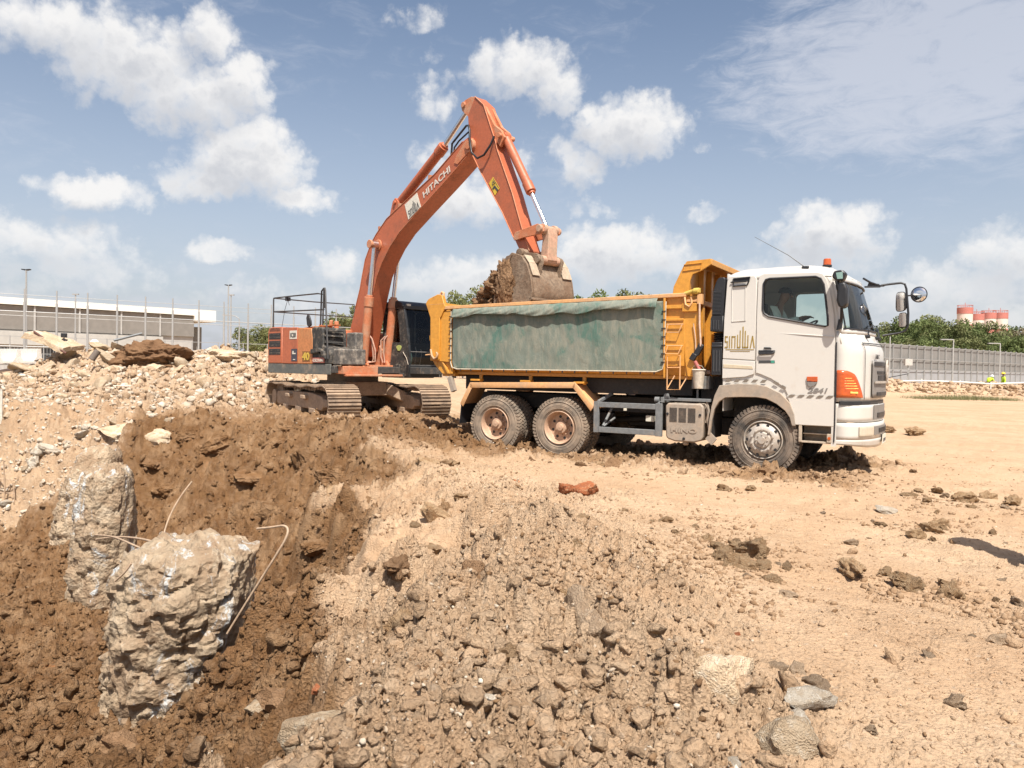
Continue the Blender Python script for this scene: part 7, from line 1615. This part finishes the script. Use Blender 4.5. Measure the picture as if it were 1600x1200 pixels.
# ================================================================== clods, stones and crumbs over the ground
RG=np.random.default_rng(77)
def sample(n,y0,y1,t0=-.74,t1=.74):
    inv=RG.uniform(1/y1,1/y0,n); Y=1/inv; X=RG.uniform(t0,t1,n)*Y; return X,Y
def keep_off(X,Y):
    tu=(X-TO[0])*TD[0]+(Y-TO[1])*TD[1]; tv=(X-TO[0])*TN[0]+(Y-TO[1])*TN[1]
    w=np.ones_like(X,bool)
    for u in (0,-3.55,-4.91):
        for a,b in ((-.05,.7),(1.8,2.55)): w&=~((np.abs(tu-u)<.45)&(tv>a)&(tv<b))
    for cx_,cy_,r_ in ((cx0,cy0,.62),(cx1,cy1,.45),(cx2,cy2,.5)): w&=np.hypot(X-cx_,Y-cy_)>r_
    return w
zones=[('soil_clod','brown soil clods lying in the pit','brown clods in the pit',darkclay_m,40,lambda mk,rm:(rm[2]>.6),4.5,15,(.06,.26)),
('soil_clod','brown clods churned up beneath and beside the truck','brown clods around the truck',darkclay_m,40,lambda mk,rm:(rm[6]>.35),9,16,(.05,.17)),
('soil_clod','buff clods heaped on the rubble mound in the foreground','clods on the foreground mound',clay_m,70,lambda mk,rm:(rm[0]>.65)&(rm[2]<.3)&(mk[1]>.3),2.6,8,(.035,.15)),
('sandy_clod','sandy clods scattered over the flattened pale ground','sandy clods on the flattened ground',sand_m,80,lambda mk,rm:(rm[2]<.2)&(rm[5]<.2),3.2,13,(.02,.075)),
('stone','pale stones mixed into the rubble mound in the foreground','pale stones in the foreground mound',pale_m,40,lambda mk,rm:(rm[0]>.45)&(rm[2]<.3),2.8,9,(.02,.075)),
('soil_clod','clods along the broken edge of the pit','clods on the pit edge',clay_m,60,lambda mk,rm:(mk[0]>-1.2)&(mk[0]<.9),4,15,(.05,.20)),
('soil_clod','brown clods trailing over the sand between the truck and the foreground','brown clods trailing from the truck',clay_m,70,lambda mk,rm:(rm[2]<.1)&(mk[4]<-.3)&(mk[4]>-6.5)&(fbm(mk[3]*.55,mk[4]*.55,3,69)>.10),5.2,13.5,(.03,.13)),
('stone','pale stones strewn over the left bank above the pit','pale stones on the left bank',pale_m,70,lambda mk,rm:(rm[1]<.5)&(mk[0]<.8),12.5,19,(.05,.20)),
('brick_fragment','small orange brick chips scattered about the mound','orange brick chips',brick_m,16,lambda mk,rm:(rm[0]>.4)&(rm[2]<.3),3.5,12,(.02,.06))]
for nm,lab,grp,m_,n,cond,y0,y1,(s0,s1) in zones:
    ms=[rock_mesh(nm,500+k+n,m_,sub=3,planes=7,ang=.6,amp=.42 if 'clod' in nm else .20) for k in range(7)]
    X,Y=sample(n*60,y0,y1,-.74,-.42 if 'left bank' in lab else .74); mk=masks(X,Y); rm=rough_maps(X,Y,mk); ok=cond(mk,rm)&keep_off(X,Y); X=X[ok][:n]; Y=Y[ok][:n]; H=ground_h(X,Y)
    cat='clod' if 'clod' in nm else 'brick' if 'brick' in nm else 'stone'
    for i in range(len(X)):
        s=s0+(s1-s0)*RG.random()**2.4; s*=1+.03*Y[i]
        o=bpy.data.objects.new(nm,ms[i%7]); COL.objects.link(o); o.location=(X[i],Y[i],H[i]+s*.12); o.scale=(s,s*RG.uniform(.8,1.1),s*RG.uniform(.6,.95)); o.rotation_euler=tuple(RG.uniform(-.6,.6,2))+(RG.uniform(0,6.28),); tag(o,lab,cat,grp)
# countless crumbs: one mesh per kind
def ico(sub,seed):
    bm=rock_bm(seed,sub=sub,planes=9,ang=.95,amp=.34 if sub==1 else .55,asp=(1.15,.85,.7)); V=np.array([v.co[:] for v in bm.verts]); F=np.array([[v.index for v in f.verts] for f in bm.faces]); bm.free(); return V,F
def crumbs(name,label,n,m,sub,y0,y1,smin,smax,cond,power=3.,rel=.0028,t=.74,t0=None,t1=None):
    base=[ico(sub,900+k) for k in range(12)]
    X,Y=sample(n*5,y0,y1,-t if t0 is None else t0,t if t1 is None else t1); mk=masks(X,Y); rm=rough_maps(X,Y,mk); pr=cond(mk,rm); ok=(RG.random(len(X))<pr)&keep_off(X,Y); X=X[ok][:n]; Y=Y[ok][:n]; n=len(X); H=ground_h(X,Y); H=detail_h(X,Y,H,masks(X,Y),rough_maps(X,Y,masks(X,Y)))
    S_=smin+(smax-smin)*RG.random(n)**power; S_=np.maximum(S_,rel*Y*(.5+RG.random(n)*.8)); Vs=[];Fs=[];off=0
    for k,(V,F) in enumerate(base):
        I=np.arange(k,n,12); a,b,c_=RG.uniform(0,6.28,(3,len(I)))
        ca,sa,cb,sb,cc,sc_=np.cos(a),np.sin(a),np.cos(b),np.sin(b),np.cos(c_),np.sin(c_)
        Rm=np.empty((len(I),3,3)); Rm[:,0,0]=ca*cb;Rm[:,0,1]=ca*sb*sc_-sa*cc;Rm[:,0,2]=ca*sb*cc+sa*sc_;Rm[:,1,0]=sa*cb;Rm[:,1,1]=sa*sb*sc_+ca*cc;Rm[:,1,2]=sa*sb*cc-ca*sc_;Rm[:,2,0]=-sb;Rm[:,2,1]=cb*sc_;Rm[:,2,2]=cb*cc
        P_=np.einsum('nij,vj->nvi',Rm,V)*S_[I][:,None,None]; P_[:,:,2]*=.8; P_+=np.stack([X[I],Y[I],H[I]+S_[I]*.12],-1)[:,None,:]
        Vs.append(P_.reshape(-1,3)); Fs.append((F[None]+(np.arange(len(I))*len(V))[:,None,None]).reshape(-1,3)+off); off+=len(I)*len(V)
    V=np.concatenate(Vs); F=np.concatenate(Fs); me=bpy.data.meshes.new(name); me.vertices.add(len(V)); me.vertices.foreach_set('co',V.ravel().astype(np.float32)); me.loops.add(len(F)*3); me.loops.foreach_set('vertex_index',F.ravel().astype(np.int32)); me.polygons.add(len(F)); me.polygons.foreach_set('loop_start',np.arange(0,len(F)*3,3,dtype=np.int32)); me.update(calc_edges=True); me.materials.append(m)
    if m is SOIL:
        mk=masks(X,Y); rm=rough_maps(X,Y,mk); owner=np.concatenate([np.repeat(np.arange(k,n,12),len(base[k][0])) for k in range(12)])
        for nm_,arr in (('wet',rm[1]),('rough_zone',np.clip(rm[0],0,1)),('rubble',rm[5])): at=me.attributes.new(nm_,'FLOAT','POINT'); at.data.foreach_set('value',arr[owner].astype(np.float32))
    o=bpy.data.objects.new(name,me); COL.objects.link(o); tag(o,label,'crumbs',kind='stuff')
def crumb_mat(name,a,b,c_):
    m,t,bs=new_mat(name); pos=t.n('ShaderNodeNewGeometry').outputs['Position']; rnd=t.n('ShaderNodeNewGeometry').outputs['Random Per Island']
    c=t.mix(rnd,a,b); c=t.mix(t.ramp(t.noise(pos,9,5,.6),.45,.65),c,c_); t.put(bs.inputs['Base Color'],c); bs.inputs['Roughness'].default_value=.95; bs.inputs['Specular IOR Level'].default_value=.12
    bp=t.n('ShaderNodeBump'); bp.inputs['Strength'].default_value=1; bp.inputs['Distance'].default_value=.012; t.put(bp.inputs['Height'],t.noise(pos,45,5,.7)); t.put(bs.inputs['Normal'],bp.outputs[0]); return m
cb=crumb_mat('crumb_brown',(.13,.075,.04),(.24,.15,.085),(.19,.115,.06)); cs=crumb_mat('crumb_sand',(.30,.20,.12),(.45,.34,.24),(.37,.26,.17)); cp=crumb_mat('crumb_pale',(.40,.32,.24),(.56,.50,.41),(.36,.28,.20))
mound=lambda mk,rm:np.clip((rm[0]-.3)*1.3,0.02,1)*(rm[2]<.35)*np.clip(1-rm[1]*1.2,0,1)
pit=lambda mk,rm:np.clip(rm[1]*1.6-.3,0,1)*(rm[5]<.6)
bankc=lambda mk,rm:np.ones_like(rm[0])
flat=lambda mk,rm:.30+.9*np.clip((rm[0]-.22)*1.4,0,1)*(rm[2]<.3)*(1-rm[1])
crumbs('soil_crumbs','fine soil crumbs covering the pit and the churned ground',16000,SOIL,1,4.2,19,.010,.042,pit,2.4,.0024)
crumbs('soil_crumbs','lumpy soil clods packed over the pit walls',4200,SOIL,2,4.5,18,.03,.10,pit,3.0,.0034)
crumbs('sandy_crumbs','fine sandy crumbs covering the flattened ground',26000,SOIL,1,2.3,15,.004,.018,flat,2.6,.0018)
crumbs('soil_crumbs','brown crumbs trailing over the sand in front of the truck',4200,crumb_mat('crumb_tan',(.22,.135,.075),(.38,.265,.17),(.28,.18,.105)),1,4.5,14,.008,.04,lambda mk,rm:.9*(rm[2]<.1)*sm(fbm(mk[3]*.55,mk[4]*.55,3,69)+.25*fbm(mk[3]*2,mk[4]*2,2,70),.02,.3)*(mk[4]<.2),2.6,.0024)
crumbs('sandy_crumbs','lumpy buff clods packed over the foreground mound',2600,SOIL,2,2.3,11,.012,.075,mound,4.0,.0032)
crumbs('sandy_crumbs','brown lumps mixed into the foreground mound',900,cb,2,2.3,11,.008,.03,mound,3.0,.0028)
crumbs('pale_gravel','whitish grit and chips mixed into the rubble',1700,cp,1,2.3,22,.005,.022,lambda mk,rm:np.clip(rm[0]-.3,0.03,1)*(rm[2]<.5),3,.0017)
crumbs('pale_gravel','pale grit and chips strewn down the left bank',2600,cp,2,13.0,20,.012,.085,lambda mk,rm:(rm[1]<.45)*1.0,3.0,.0016,t0=-.72,t1=-.44)
crumbs('rubble_gravel','broken concrete gravel covering the heap behind the excavator',2400,cp,2,17,30,.03,.17,lambda mk,rm:rm[5],3.2,.0024)
crumbs('rubble_gravel','sandy lumps covering the heap behind the excavator',5200,SOIL,2,15.5,30,.03,.16,lambda mk,rm:rm[5],3.0,.0024)
crumbs('bank_rubble','sandy and brown lumps covering the far right bank',1500,cs,1,54.5,60.5,.08,.34,lambda mk,rm:np.ones_like(rm[0]),2.6,.0010,t0=.40,t1=.86)
crumbs('bank_rubble','brown lumps along the far right bank',800,cb,1,54.5,60.5,.08,.30,lambda mk,rm:np.ones_like(rm[0]),2.6,.0010,t0=.40,t1=.86)
